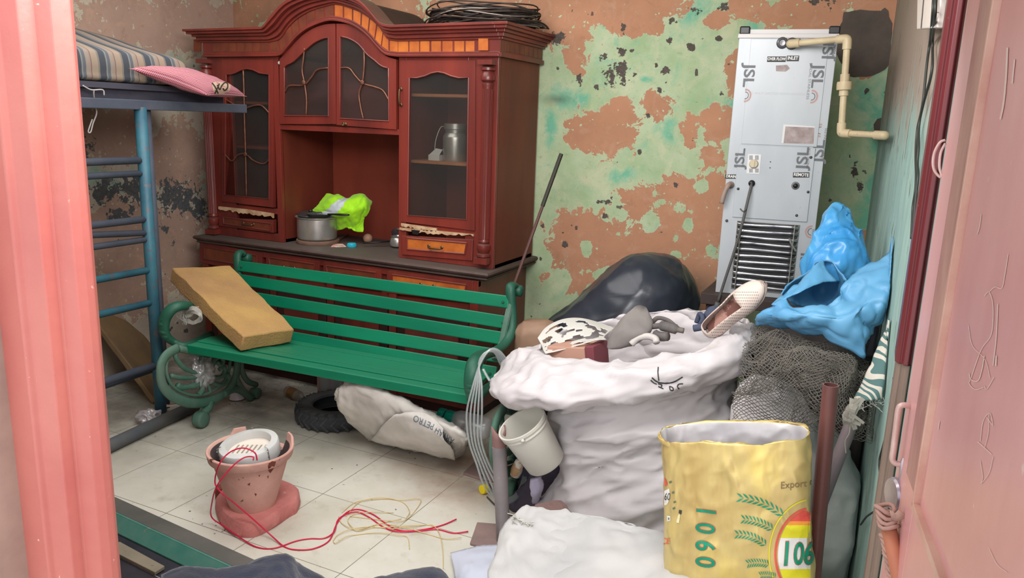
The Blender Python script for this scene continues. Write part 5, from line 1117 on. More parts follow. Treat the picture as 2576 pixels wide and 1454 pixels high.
clothz('navy_cloth', [[(405,1445,.11),(470,1422,.12),(560,1428,.13),(640,1408,.13),(700,1394,.14),(728,1398,.13),(752,1418,.09),(790,1440,.03)], [(400,1475,.12),(470,1455,.14),(560,1465,.15),(640,1438,.15),(700,1425,.16),(740,1440,.13),(765,1460,.08),(830,1460,.02)], [(390,1530,.12),(470,1510,.15),(560,1520,.15),(640,1500,.16),(700,1490,.16),(740,1500,.13),(800,1510,.07),(880,1500,.01)], [(390,1600,.1),(470,1600,.1),(560,1600,.1),(640,1600,.1),(700,1600,.1),(760,1600,.1),(830,1600,.06),(900,1600,.01)]], navy, 'dark navy cloth heaped over the metal frame at the bottom edge', 'cloth', (.007, 9), 3.)
clothz('navy_cloth', [[(905,1462,.01),(960,1448,.03),(1020,1432,.04),(1080,1423,.05),(1110,1430,.04),(1130,1450,.02)], [(890,1490,.02),(960,1475,.06),(1020,1462,.08),(1085,1452,.08),(1120,1460,.05),(1145,1480,.02)], [(870,1560,.01),(960,1550,.05),(1020,1550,.07),(1085,1545,.07),(1130,1550,.04),(1160,1560,.01)]], navy, 'dark navy cloth corner on the bare floor beside the white plastic sheet', 'cloth', (.006, 9), 5.)
# ================================================================ SACK HEAP ON THE RIGHT
white = mat('white_woven_cloth', rgb(204, 198, 200), .62, col2=rgb(194, 190, 192), scale=3, crink=(4.5, .35, .8), speck=rgb(190, 184, 182), speck_scale=9, speck_t=.72)
def lr(l, r, Y, b, n=12, Yr=None): return ring_lr(aty(l[0], l[1], Y), aty(r[0], r[1], Yr or Y), b, n)
BY_ = 2.62
rings = [ring_lr((-1.10, 2.62, .0), (-.32, 2.78, .0), (0, .30, 0), 12), lr((1352, 1262), (1880, 1300), 2.62, (0, .30, 0)), lr((1400, 1180), (1868, 1190), 2.60, (0, .28, 0)), lr((1408, 1120), (1862, 1110), 2.58, (0, .26, 0)), lr((1392, 1060), (1852, 1050), 2.56, (0, .25, 0)), lr((1378, 1000), (1846, 985), 2.55, (0, .24, 0)),
         lr((1380, 960), (1850, 930), 2.54, (0, .235, .0))]
def fd(u, v): return .55+.75*u
bs, G = sackmesh('white_cloth_sack', rings, white, (.006, 3.2), 12., 12, 14, 'big bulging white cloth sack with a rolled-down collar, filled with old shoes', 'sack', (True, False), soft=.6, fade=fd, stretch=(.8, 1, 1.2), more=((.036, 6, (.25, .5, 1.2), .50, 5.), (.018, 13, (.3, .6, 1.2), .35, 9.), (.007, 30, (.3, .8, 1), .6, 2.)))
cuff = [lr((1372, 975), (1856, 930), 2.54, (0, .24, .0)), lr((1310, 985), (1872, 925), 2.52, (.0, .27, .01)), lr((1262, 972), (1890, 900), 2.50, (.0, .30, .02)), lr((1243, 930), (1905, 862), 2.50, (0, .30, .03)), lr((1306, 890), (1892, 828), 2.52, (0, .28, .035)), lr((1356, 866), (1872, 822), 2.55, (0, .25, .03)), lr((1372, 880), (1858, 838), 2.56, (0, .235, .0)), lr((1392, 930), (1848, 900), 2.56, (0, .22, -.02)), ring_lr((-.9, 2.58, .58), (-.42, 2.66, .6), (0, .2, 0), 12)]
def wf(u, v): return 1.0
cf, G = sackmesh('rolled_collar', cuff, white, (.008, 4.0), 21., 12, 9, None, None, (False, True), parent=bs, soft=.6, stretch=(.8, 1, 1), more=((.030, 5, (.4, .6, 1.2), .15, 15.), (.016, 12, (.5, .8, 1), -.4, 19.), (.007, 28, (.4, .8, 1), .3, 4.)))
cf['label'] = 'rolled-down white cloth collar'
bv = bvh_of([bs, cf]); mb = MB()
for s_, w_ in (([(1656,924),(1655,940),(1657,957)], 3), ([(1640,950),(1658,962),(1690,962),(1717,948)], 3.5), ([(1637,956),(1645,963),(1652,966)], 3), ([(1655,965),(1664,968),(1662,974),(1656,972),(1668,978)], 3), ([(1684,972),(1692,975),(1693,981),(1686,981),(1684,972)], 3), ([(1718,965),(1708,966),(1704,972),(1708,978)], 3)): ink_line(mb, bv, s_, w_)
build('marker_scribble', mb, mat('black_marker_ink', rgb(58, 56, 60), .7), bs)
mb = MB(); rs = random.Random(4)
for k in range(34):
    px = rs.uniform(1385, 1450); py = 885+rs.uniform(-8, 10)+abs(px-1430)*.1; p = cast(bv, px, py)
    if p: mb.tube(cr([p, p+Vector((rs.uniform(-.008, .008), -.006, rs.uniform(.004, .018))), p+Vector((rs.uniform(-.015, .015), -.008, rs.uniform(-.01, .03)))], 3), .0011, 4)
for k in range(14):
    p = aty(rs.uniform(1262, 1295), rs.uniform(968, 985), 2.48); mb.tube(cr([p, p+Vector((rs.uniform(-.006, .006), 0, -.012)), p+Vector((rs.uniform(-.012, .012), 0, -.025))], 3), .001, 4)
build('frayed_thread', mb, wh, bs)
# things in the mouth of the sack
def cone(mb, a, b, ra, rb, n=28, m=None, prof=None):
    a, b = Vector(a), Vector(b); L_ = (b-a).length; mb.lathe(prof or [(0, 0), (ra*.8, 0), (ra, L_*.06), (rb, L_*.9), (rb*.85, L_*.98), (0, L_)], a, b-a, n=n, m=m)
gs = mat('grey_suede', rgb(136, 130, 126), .9, col2=rgb(120, 114, 112), scale=6)
mb = MB(); rows = [ring_lr(aty(1530, 868, 2.50), aty(1566, 872, 2.50), (0, .05, 0), 10), ring_lr(aty(1533, 850, 2.50), aty(1600, 862, 2.50), (0, .06, .01), 10), ring_lr(aty(1545, 828, 2.50), aty(1632, 842, 2.50), (0, .065, .01), 10), ring_lr(aty(1568, 798, 2.50), aty(1640, 822, 2.50), (0, .06, .02), 10), ring_lr(aty(1588, 782, 2.52), aty(1628, 796, 2.52), (0, .04, .02), 10)]
so_, _ = sackmesh('grey_boot', rows, gs, (.003, 10), 2., 4, 5, 'grey suede boot toe poking out of the middle of the big white sack', 'boot')
rb_ = mat('pale_rubber_sole', rgb(190, 184, 180), .6); mb = MB(); P = [aty(1588,866,2.44), aty(1605,850,2.45), aty(1630,846,2.46), aty(1648,852,2.46), aty(1652,862,2.45)]
mb.tube(cr(P, 6), .012, 8); tag(build('white_sandal', mb, rb_, smooth=True), 'pale sandal sole edge below the grey boot', 'sandal')
sd = mat('grey_brown_leather', rgb(112, 104, 98), .7, col2=rgb(80, 78, 80), scale=12)
mb = MB(); mb.tube(cr([aty(1640,812,2.55), aty(1655,800,2.54), aty(1680,806,2.53), aty(1700,822,2.52), aty(1712,830,2.50)], 6), .008, 8, flat=((0, 1, 0), .5)); mb.tube(cr([aty(1636,822,2.52), aty(1665,820,2.51), aty(1700,828,2.50), aty(1720,832,2.5)], 5), [.010]*5+[.018]*6+[.010]*5, 8); mb.tube(cr([aty(1648,840,2.5), aty(1660,846,2.49), aty(1680,846,2.48)], 4), .016, 8)
tag(build('strappy_sandal', mb, sd, smooth=True), 'old grey strappy sandal between the boot and the white shoe', 'sandal')
db = mat('dusty_blue_felt', rgb(72, 78, 98), .9, col2=rgb(58, 64, 84), scale=10)
mb = MB(); mb.tube(cr([aty(1752,812,2.52), aty(1760,790,2.52), aty(1768,800,2.5), aty(1760,820,2.5)], 5), .008, 8); mb.tube(cr([aty(1770,824,2.5), aty(1785,800,2.52), aty(1798,785,2.54), aty(1806,800,2.53), aty(1812,815,2.52)], 6), [.012]*6+[.024]*12+[.014]*7, 10); mb.tube(cr([aty(1745,826,2.48), aty(1775,822,2.48), aty(1800,828,2.48)], 5), .012, 8)
tag(build('blue_slipper', mb, db, smooth=True), 'dusty blue slipper left of the white perforated shoe', 'slipper')
# white perforated slip-on
ln0 = aty(1770, 842, 2.52); ln1 = aty(1905, 735, 2.40)
t = thing('slip_on_shoe', tuple(ln0), 'white perforated slip-on shoe standing toe up at the right of the sack mouth', 'shoe')
A0 = aty(1780, 838, 2.46); A1 = aty(1890, 740, 2.42); ax = (A1-A0).normalized(); sdv = ax.cross(Vector((0, -1, 0))).normalized(); upv = Vector((-.35, -.85, .3)); upv = (upv-ax*upv.dot(ax)).normalized(); sdv = ax.cross(upv).normalized()
Ls = (A1-A0).length+.05; rows = []
for u, wdt, hgt in ((0, .018, .02), (.08, .030, .045), (.25, .034, .05), (.45, .036, .045), (.62, .042, .042), (.8, .040, .030), (.93, .028, .018), (1.0, .008, .006)):
    c = A0+ax*(Ls*u); rows.append([c+sdv*wdt*math.cos(a)+upv*(hgt*max(-.25, math.sin(a))) for a in [2*PI*k/12 for k in range(12)]])
G = surf(rows, 3, 4, closed=True); mb = MB(); mb.grid(G, closed=True); C = len(G[0])
mb2 = MB(); keep = []
for k, f in enumerate(mb.f):
    i, j = divmod(k, C); u = i/(len(G)-1); top = 3 < j < 15
    keep.append(not (.12 < u < .60 and 5 <= j <= 12))
mb.f = [f for f, k in zip(mb.f, keep) if k]; mb.m = mb.m[:len(mb.f)]
shoe = mat('cream_leather', rgb(214, 196, 186), .5, col2=rgb(200, 182, 172), scale=8)
up_ = build('shoe_upper', mb, shoe, t, smooth=True, solid=.003)
mb = MB(); rows = [[A0+ax*(Ls*u)+sdv*w_*math.cos(a)+upv*(-.010+.006*math.sin(a)) for a in [2*PI*k/12 for k in range(12)]] for u, w_ in ((-.02, .015), (.1, .034), (.4, .034), (.65, .043), (.85, .040), (.97, .024), (1.02, .008))]
G = surf(rows, 3, 4, closed=True); mb.grid(G, closed=True); build('shoe_sole', mb, mat('tan_grey_sole', rgb(150, 132, 122), .7), t, smooth=True)
mb = MB(); rows = [[A0+ax*(Ls*u)+sdv*w_*s_+upv*.004 for s_ in (-1, 0, 1)] for u, w_ in ((.05, .022), (.3, .028), (.6, .030), (.72, .022))]; mb.grid(surf(rows, 4, 4)); build('insole', mb, mat('brown_insole', rgb(112, 74, 66), .8, col2=rgb(170, 130, 118), scale=10, contrast=(.48, .52)), t, smooth=True)
bv = bvh_of([up_]); mb = MB()
for r_ in range(16):
    for c_ in range(26):
        px = 1790+c_*4.6+(r_ % 2)*2.3; py = 735+r_*7.2
        cc_ = [cast(bv, px+1.1*math.cos(a), py+1.1*math.sin(a), .0006) for a in [k*PI/3 for k in range(6)]]
        if all(cc_) and max((p-cc_[0]).length for p in cc_) < .006: mb.add(cc_, [tuple(range(6))])
if mb.f: build('perforation', mb, mat('perforation_dark', rgb(96, 84, 80), .8), t)['kind'] = 'stuff'
# cardboard carton inside left and torn netted cloth over it
mb = MB(); a = aty(1398, 872, 2.55); mb.box((0, -.06, -.12), (.155, .06, .015), M=Matrix.Translation(a) @ Matrix.Rotation(-.15, 4, 'Z') @ Matrix.Rotation(-.15, 4, 'Y')); mb.box((.155, -.055, -.1), (.19, .055, .02), 1, M=Matrix.Translation(a) @ Matrix.Rotation(-.15, 4, 'Z') @ Matrix.Rotation(-.15, 4, 'Y'))
tag(build('shoe_carton', mb, [mat('tan_card', rgb(184, 142, 124), .8), mat('maroon_card', rgb(122, 62, 70), .7)], bevel=.003), 'tan and maroon carton inside the left of the sack mouth', 'carton')
G = surf([[aty(*q) for q in r] for r in [[(1352,850,2.58),(1375,822,2.66),(1415,803,2.72),(1460,800,2.74),(1510,812,2.74),(1545,826,2.72)], [(1362,868,2.54),(1385,842,2.60),(1420,826,2.64),(1460,818,2.66),(1500,824,2.66),(1530,838,2.64)], [(1366,880,2.49),(1395,872,2.52),(1425,866,2.54),(1460,856,2.55),(1495,848,2.56),(1520,848,2.56)], [(1372,890,2.46),(1400,884,2.47),(1430,876,2.48),(1465,866,2.49),(1498,856,2.50),(1525,854,2.52)]]], 14, 10)
mb = MB(); mb.grid(G); C_ = len(G[0])-1; keep = []
for k, f in enumerate(mb.f):
    i, jj = divmod(k, C_); u, v = jj/C_, i/(len(G)-1); h = noise.noise(Vector((u*5.2+v*2.2, v*8.5-u*2.5, 3)))
    keep.append(not (h > .08 and .12 < v < .93 and .03 < u < .97))
mb.f = [f for f, k in zip(mb.f, keep) if k]; mb.m = mb.m[:len(mb.f)]
tag(build('torn_netting', mb, mat('stretched_white_plastic', rgb(206, 204, 198), .4), smooth=True, solid=.003, subd=1), 'stretched torn white netting over the left of the sack mouth', 'netting')
rows = [[(1352,850,2.46),(1372,815,2.62),(1430,797,2.72),(1500,802,2.74),(1560,808,2.74)], [(1335,862,2.48),(1360,828,2.66),(1420,806,2.76),(1500,812,2.78),(1560,822,2.78)]]
# black tarp heap
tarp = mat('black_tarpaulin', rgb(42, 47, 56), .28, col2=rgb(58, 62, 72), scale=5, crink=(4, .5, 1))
rings = [ring_lr((-1.44, 3.42, 0), (-.66, 3.42, 0), (0, .30, 0), 12), ring_lr((-1.42, 3.41, .3), (-.66, 3.4, .3), (0, .29, 0), 12), lr((1372, 818), (1752, 800), 3.40, (0, .28, 0)), lr((1440, 765), (1754, 755), 3.40, (0, .26, 0)), lr((1502, 708), (1742, 705), 3.40, (0, .22, 0)), lr((1550, 665), (1718, 672), 3.40, (0, .16, 0)), lr((1590, 642), (1685, 645), 3.40, (0, .08, 0)), lr((1625, 636), (1655, 637), 3.42, (0, .02, 0))]
sackmesh('black_tarpaulin', rings, tarp, (.006, 4.5), 8., 9, 10, 'tall black tarpaulin bundle against the peeling green wall', 'tarpaulin', soft=.4, more=((.014, 4, (1.2, 1, .35), -.6, 6.),))
# tan sack between bench and white sack
rings = [ring_lr((-1.40, 3.02, 0), (-1.12, 3.02, 0), (0, .09, 0), 10), ring_lr((-1.40, 3.02, .3), (-1.12, 3.02, .3), (0, .09, 0), 10), lr((1298, 860), (1408, 860), 3.02, (0, .09, 0), 10), lr((1300, 825), (1398, 822), 3.02, (0, .08, 0), 10), lr((1318, 808), (1378, 806), 3.02, (0, .04, 0), 10)]
sackmesh('tan_sack', rings, mat('tan_rexine', rgb(158, 128, 106), .6, col2=rgb(146, 116, 96), scale=5), (.006, 6), 3., 6, 6, 'plain tan sack standing behind the right bench arm', 'sack')
# navy plastic heap behind the bucket
nv = mat('slate_blue_plastic', rgb(44, 52, 76), .6, col2=rgb(66, 66, 84), scale=5, bump=.2)
rings = [ring_lr((-1.24, 2.72, 0), (-1.10, 2.72, 0), (0, .10, 0), 10), lr((1315, 1180), (1400, 1180), 2.72, (0, .10, 0), 10), lr((1300, 1090), (1400, 1090), 2.72, (0, .10, 0), 10), lr((1298, 1020), (1395, 1020), 2.72, (0, .11, 0), 10), lr((1308, 975), (1392, 975), 2.74, (0, .08, 0), 10), lr((1330, 955), (1380, 955), 2.74, (0, .03, 0), 10)]
sackmesh('navy_plastic_bag', rings, nv, (.014, 7), 31., 6, 6, 'dark navy plastic bag squeezed between bench end and big white sack', 'plastic bag')
rows = [ring_lr(aty(1322, 1035, 2.60), aty(1395, 1050, 2.60), (0, .06, 0), 10), ring_lr(aty(1325, 1018, 2.60), aty(1385, 1024, 2.60), (0, .05, 0), 10), ring_lr(aty(1345, 1012, 2.6), aty(1372, 1014, 2.6), (0, .02, 0), 10)]
rings = [ring_lr((-1.21, 2.56, 0), (-1.0, 2.55, 0), (0, .06, 0), 10), lr((1335, 1190), (1425, 1190), 2.56, (0, .05, 0), 10), lr((1330, 1110), (1418, 1110), 2.57, (0, .05, 0), 10), lr((1318, 1050), (1400, 1050), 2.58, (0, .05, 0), 10), lr((1330, 1020), (1380, 1020), 2.60, (0, .03, 0), 10), lr((1345, 1012), (1368, 1012), 2.6, (0, .01, 0), 10)]
sackmesh('mauve_grey_rag', rings, mat('mauve_grey_felt', rgb(84, 76, 88), .95, col2=rgb(66, 62, 78), scale=8), (.010, 9), 5., 5, 6, 'mauve grey rag heap behind the tilted white bucket', 'rag')
# bucket
bA = aty(1310, 1078, 2.36); bB = aty(1376, 1168, 2.30)
t = thing('white_bucket', tuple(bB), 'small white plastic bucket tipped on its side between bench and sack', 'bucket')
buk = mat('cream_white_plastic', rgb(208, 206, 196), .4, col2=rgb(198, 196, 186), scale=4, speck=rgb(160, 152, 140), speck_scale=60, speck_t=.77)
AX = Vector((-.40, -.34, .85)).normalized(); HB = .185; RB = .086; bB = aty(1374, 1164, 2.34)-AX*.0
mb = MB(); mb.lathe([(RB*.78, 0), (RB*.83, .006), (RB*.98, HB*.86), (RB*1.03, HB*.865), (RB*1.03, HB*.885), (RB*1.0, HB*.89), (RB*1.01, HB*.94), (RB*1.05, HB*.945), (RB*1.05, HB), (RB*.97, HB), (RB*.78, .012), (0, .012)], bB, AX, n=48); build('bucket_body', mb, buk, t, smooth=True, angle=35)
q = Vector((0, 0, 1)).rotation_difference(AX); mb = MB()
for a in (-1.2, 1.9): p = bB+q @ Vector((RB*1.04*math.cos(a), RB*1.04*math.sin(a), HB*.915)); mb.lathe([(0, .006), (.006, .005), (.008, 0)], p, p-(bB+AX*HB*.915), n=12)
build('handle_lug', mb, buk, t, smooth=True)
# grey split channel standing
pA = atz(1267, 1368, 0); pT = aty(1254, 1080, pA.y); dd = (pT-pA)
mb = MB(); segs = 14; R = .024
def chan(R, r, a0, a1, cut):
    P = []
    for z in (0, .02, .5, .86, .93, 1.0):
        row = []
        for k in range(segs+1):
            a = a0+(a1-a0)*k/segs; zz = z+cut*(math.sin(a*2)*.03 if z in (0, 1.0) else 0); row.append(pA+dd*zz+Vector((R*math.cos(a), R*math.sin(a), 0)))
        P.append(row)
    return P
P = chan(R, .02, PI*.75, PI*2.35, 1.0); mb.grid(P); 
for k, f in enumerate(mb.f): mb.m[k] = 1 if k//segs >= 3 else 0
for v in mb.v: v.z = max(v.z, .001)
tag(build('pipe_channel', mb, [mat('dusty_grey_pvc', rgb(136, 128, 128), .6, col2=rgb(120, 114, 116), scale=7, speck=rgb(176, 170, 168), speck_scale=30, speck_t=.7), mat('pinkish_pvc', rgb(128, 96, 92), .6)], smooth=True, solid=.004, angle=50), 'grey split plastic pipe standing upright beside the white bucket', 'pipe')
# clear hose coil hanging on the bench end
hose = glassmat('clear_pvc_hose', (.80, .85, .85, 1), .22, .80, .15)
mb = MB(); rs = random.Random(2)
for k in range(5):
    o1 = k*6; P = [(1275-k*4,905+k*3,2.55),(1255-k*3,882+k,2.47),(1232-k*3,880+k*2,2.42),(1208-k*2+o1*.2,915,2.40),(1190+o1*.9,970,2.38),(1174+o1*1.6,1040,2.37),(1180+o1*1.3,1110,2.37),(1200+o1*1.3,1170,2.38),(1215+o1*1.7,1215,2.39),(1235+o1*1.1,1245+k,2.42),(1268+o1*.6,1256+k*2,2.46),(1300+k*3,1240,2.55),(1318+k*2,1190,2.62),(1322,1130,2.66),(1315,1060,2.66),(1300+k*3,990,2.64),(1288+k*3,940,2.6)]
    pts = cr([aty(*p) for p in P], 5)
    for p in pts: p.z = max(p.z, .006)
    mb.tube(pts, .0042, 8)
mb.tube(cr([aty(1226,935,2.41), aty(1222,955,2.40), aty(1232,958,2.40)], 4), .0042, 8) if False else None
mb.tube(cr([aty(1215,928,2.40), aty(1224,945,2.40), aty(1232,958,2.40)], 4), .005, 8)
tag(build('clear_hose', mb, hose, smooth=True), 'coil of clear plastic hose hanging over the right bench arm', 'hose')
mb = MB()
P = [(1212,1195,.012),(1235,1225,.006),(1262,1255,.006),(1300,1275,.006),(1330,1278,.006),(1352,1262,.01),(1360,1225,.05)]; mb.tube(cr([atz(*p) for p in P], 5), .0035, 6)
P = [(1225,1250,.006),(1250,1275,.006),(1270,1290,.006),(1295,1298,.006)]; mb.tube(cr([atz(*p) for p in P], 5), .003, 6); P = [(1350,1210,.03),(1350,1250,.01),(1338,1290,.006),(1320,1305,.006)]; mb.tube(cr([atz(*p) for p in P], 5), .0035, 6)
tag(build('black_cable', mb, mat('black_rubber_cable', rgb(70, 70, 74), .5), smooth=True), 'thin black cable on the floor behind the grey pipe', 'cable')
q = atz(1365, 1240, .02); sackmesh('lilac_polythene_bag', [ring_lr(aty(1336,1205,2.40), aty(1362,1200,2.40), (0, .02, 0), 8), ring_lr(aty(1334,1225,2.41), aty(1368,1222,2.41), (0, .025, 0), 8), ring_lr(aty(1338,1250,2.43), aty(1362,1248,2.43), (0, .025, 0), 8), ring_lr(atz(1345,1272,.002), atz(1358,1270,.002), (0, .02, 0), 8)], mat('lilac_film', rgb(186, 180, 204), .4), (.005, 20), 2., 4, 4, 'pale lilac plastic bag scrap below the white bucket', 'plastic bag')
c = aty(1295, 1180, 2.52); mb = MB(); mb.lathe([(0, 0), (.02, .004), (.024, .03), (.018, .07), (0, .075)], (c.x, c.y, c.z-.03), (.3, 0, 1), n=16); tag(build('tan_packet', mb, mat('tan_white_packet', rgb(190, 152, 112), .6, col2=rgb(214, 204, 190), scale=20, contrast=(.48, .52)), smooth=True), 'tan and white packet wedged beside the right bench foot', 'packet')
# ------------------------------------------------ foreground white sheet and sack
rows = [[(1276,1372,.05),(1225,1374,.04),(1190,1378,.035),(1160,1386,.03),(1134,1392,.015)], [(1290,1400,.08),(1235,1402,.07),(1195,1406,.06),(1165,1415,.05),(1140,1420,.02)], [(1300,1440,.09),(1240,1440,.09),(1200,1445,.08),(1170,1452,.06),(1148,1455,.02)], [(1300,1520,.09),(1240,1520,.09),(1200,1520,.08),(1170,1520,.06),(1155,1525,.02)]]
clothz('white_polythene_sheet', rows, mat('bright_white_film', rgb(200, 206, 222), .4, sheen=.1), 'bright white plastic sheet corner on the floor at the bottom', 'plastic sheet', (.005, 10), 2.)
w2 = mat('greyish_woven_sack', rgb(192, 191, 189), .6, col2=rgb(176, 176, 176), scale=4, crink=(7, .45, 1))
rings = [ring_lr(aty(1315, 1282, 2.06), aty(1278, 1372, 1.98), (.02, .04, 0), 12), ring_lr(aty(1345, 1296, 2.04), aty(1255, 1470, 1.80), (.02, .10, .03), 12), ring_lr(aty(1440, 1322, 2.02), aty(1330, 1620, 1.62), (.05, .14, .06), 12), ring_lr(aty(1560, 1352, 2.0), aty(1480, 1680, 1.55), (.05, .15, .06), 12), ring_lr(aty(1680, 1395, 1.98), aty(1620, 1720, 1.5), (.05, .14, .06), 12), ring_lr(aty(1760, 1440, 1.95), aty(1740, 1740, 1.5), (.03, .10, .04), 12)]
s2, _ = sackmesh('white_woven_sack', rings, w2, (.007, 5), 17., 10, 9, 'low white woven sack in front of the big cloth sack at the bottom', 'sack', soft=.5, more=((.020, 7, (.6, .7, 1), .5, 15.), (.009, 18, (.6, .8, 1), -.4, 9.)))
mb = MB(); bv = bvh_of([s2]); rs = random.Random(6)
for k in range(26):
    u = rs.random(); px = 1292+u*50; py = 1305+u*20+rs.uniform(-3, 3) if k > 8 else 1298+rs.uniform(0, 20); px = px if k > 8 else 1290+rs.uniform(0, 14); p = cast(bv, px, py)
    if p: mb.tube(cr([p, p+Vector((rs.uniform(-.01, .01), -.004, rs.uniform(0, .012))), p+Vector((rs.uniform(-.02, .02), -.006, rs.uniform(-.01, .016)))], 3), .0013, 4)
build('frayed_thread', mb, wh, s2)
# ------------------------------------------------ golden rice bag
gold = bpy.data.materials.new('gold_foil_weave'); gold.use_nodes = True; nt = gold.node_tree; L = nt.links; b = nt.nodes['Principled BSDF']
b.inputs['Metallic'].default_value = .3; b.inputs['Roughness'].default_value = .4
tc = node(nt, 'ShaderNodeTexCoord'); mp = node(nt, 'ShaderNodeMapping'); mp.inputs['Scale'].default_value = (1, 1, .35); L.new(tc.outputs['Object'], mp.inputs[0])
n = node(nt, 'ShaderNodeTexNoise', Scale=7, Detail=6, Roughness=.6); L.new(mp.outputs[0], n.inputs['Vector']); r = node(nt, 'ShaderNodeValToRGB'); e = r.color_ramp.elements
e[0].position = .3; e[0].color = rgb(190, 162, 100); e[1].position = .7; e[1].color = rgb(232, 208, 112); e2 = e.new(.5); e2.color = rgb(208, 186, 122); L.new(n.outputs['Fac'], r.inputs[0]); L.new(r.outputs[0], b.inputs['Base Color'])
n3_ = node(nt, 'ShaderNodeTexNoise', noise_type='RIDGED_MULTIFRACTAL', Scale=13, Detail=6, Roughness=.55, Distortion=.8); mp2 = node(nt, 'ShaderNodeMapping'); mp2.inputs['Scale'].default_value = (1.5, 1.5, .8); L.new(tc.outputs['Object'], mp2.inputs[0]); L.new(mp2.outputs[0], n3_.inputs['Vector'])
bp = node(nt, 'ShaderNodeBump', Strength=.85, Distance=.010); L.new(n3_.outputs['Fac'], bp.inputs['Height']); L.new(bp.outputs[0], b.inputs['Normal'])
silver = mat('silver_lining_weave', rgb(196, 192, 194), .4, .2, col2=rgb(176, 172, 176), scale=9, crink=(12, .7, 1))
YG = 1.90
def g(l, r, b, Y=YG): return ring_lr(aty(l[0], l[1], Y), aty(r[0], r[1], Y), b, 14, .8)
rr_ = [g((1672, 1454), (2046, 1454), (0, .085, 0)), g((1668, 1380), (2044, 1385), (0, .088, 0)), g((1673, 1300), (2042, 1300), (0, .085, 0)), g((1674, 1210), (2040, 1212), (0, .082, 0)), g((1668, 1150), (2040, 1150), (0, .078, 0)), g((1662, 1094), (2036, 1094), (0, .07, .003)), ]
b0 = rr_[0]; base = [Vector((p.x, p.y, 0.003)) for p in b0]; mid = [Vector((p.x*1.0, p.y, p.z*.5)) for p in b0]
top = g((1660, 1086), (2034, 1088), (0, .068, .004)); inn = g((1668, 1098), (2026, 1100), (0, .06, 0)); in2 = g((1685, 1160), (2020, 1160), (0, .045, 0))
# front lip dips in the middle
for rg_ in (top, inn):
    for k in range(14):
        a = 2*PI*k/14
        if math.sin(a) < -.2: rg_[k] = rg_[k]-Vector((0, 0, .012+.012*math.sin(math.cos(a)*7)))
allr = [base, mid]+rr_+[top, inn, in2]
nrow = len(allr)
gb, Gg = sackmesh('rice_bag', allr, gold, (.004, 8), 41., 8, 12, 'open metallic golden rice bag printed 1060 with green wheat ears in the foreground', 'bag', (True, False), soft=.7, mats=[gold, silver], matfn=lambda u, v: 1 if u > (nrow-3+.25)/(nrow-1) else 0, stretch=(1, 1, .6), more=((.006, 9, (1, 1, .5), .1, 3.), (.0025, 24, (1, 1, .6), -.3, 7.)))
bv = bvh_of([gb])
gi = mat('green_foil_ink', rgb(22, 150, 116), .35, .3); oi = mat('copper_outline_ink', rgb(198, 120, 84), .4, .2); wi = mat('white_ink', rgb(226, 224, 220), .5); ri = mat('red_ink', rgb(222, 84, 72), .5); yi = mat('yellow_ink', rgb(222, 214, 40), .5); gr_ = mat('grey_brown_ink', rgb(128, 108, 76), .6); blk = mat('dark_ink', rgb(60, 60, 50), .6); or_ = mat('orange_ink', rgb(232, 150, 60), .5)
# vertical 1060
mb = MB()
for ch, cy in zip('1060', (1283, 1326, 1370, 1411)):
    for (mi, off_, sz, lf) in ((1, 2.6, 68, .0010), (0, 1.0, 68, .0018)):
        ink_text(mb, bv, ch, (1772+(ch == '1')*2, cy), (0, .80), (1.0, 0), sz, m=mi, sub=2, offset=off_, shear=.15, lift=lf)
build('vertical_number', mb, [gi, oi], gb)['label'] = 'green number 1060 printed sideways'
# badge
mb = MB(); cx_, cy_, rx, ry = 2046, 1395, 95, 118
def ell(a0, a1, kx, ky, n=24): return [(cx_+kx*math.cos(a0+(a1-a0)*i/n), cy_+ky*math.sin(a0+(a1-a0)*i/n)) for i in range(n+1)]
def clipx(P): return [(min(x, 2044), y) for x, y in P]
def lens(y0, y1, m, lift):
    # part of the oval between two heights, left of the bag edge
    P = []; N = 10
    for i in range(N+1):
        y = y0+(y1-y0)*i/N; P.append((cx_-(rx-6)*math.sqrt(max(0, 1-((y-cy_)/(ry-4))**2)), y))
    P += [(2038, y1), (2038, y0)]; ink_poly(mb, bv, P, m, 3, lift)
lens(cy_-ry+8, cy_-ry+34, 1, .0010); lens(cy_-ry+34, cy_-ry+44, 6, .0010); lens(cy_-ry+44, cy_-42, 2, .0010); lens(cy_-42, cy_+36, 0, .0010); lens(cy_+36, cy_+ry-10, 2, .0010)
ink_line(mb, bv, [(x, y) for x, y in ell(PI*1.5, PI*.5, rx, ry, 16) if x < 2036], 5, 1, 3, .0016); ink_line(mb, bv, [(x, y) for x, y in ell(PI*1.5, PI*.6, rx+16, ry+22, 16) if x < 2034], 3, 2, 3, .0014)
for ch, px in (('1', 1976), ('0', 2007), ('6', 2032)):
    for mi, of, lf in ((4, 2.6, .0018), (3, 1.2, .0026)): ink_text(mb, bv, ch, (px, 1395), (.82, -.05), (0, -1.2), 70 if ch == '1' else 64, m=mi, sub=2, offset=of*1.0, shear=.1, lift=lf)
build('oval_badge', mb, [wi, ri, yi, gi, oi, blk, or_], gb)['label'] = 'oval badge in red, yellow and white with the number 1060'
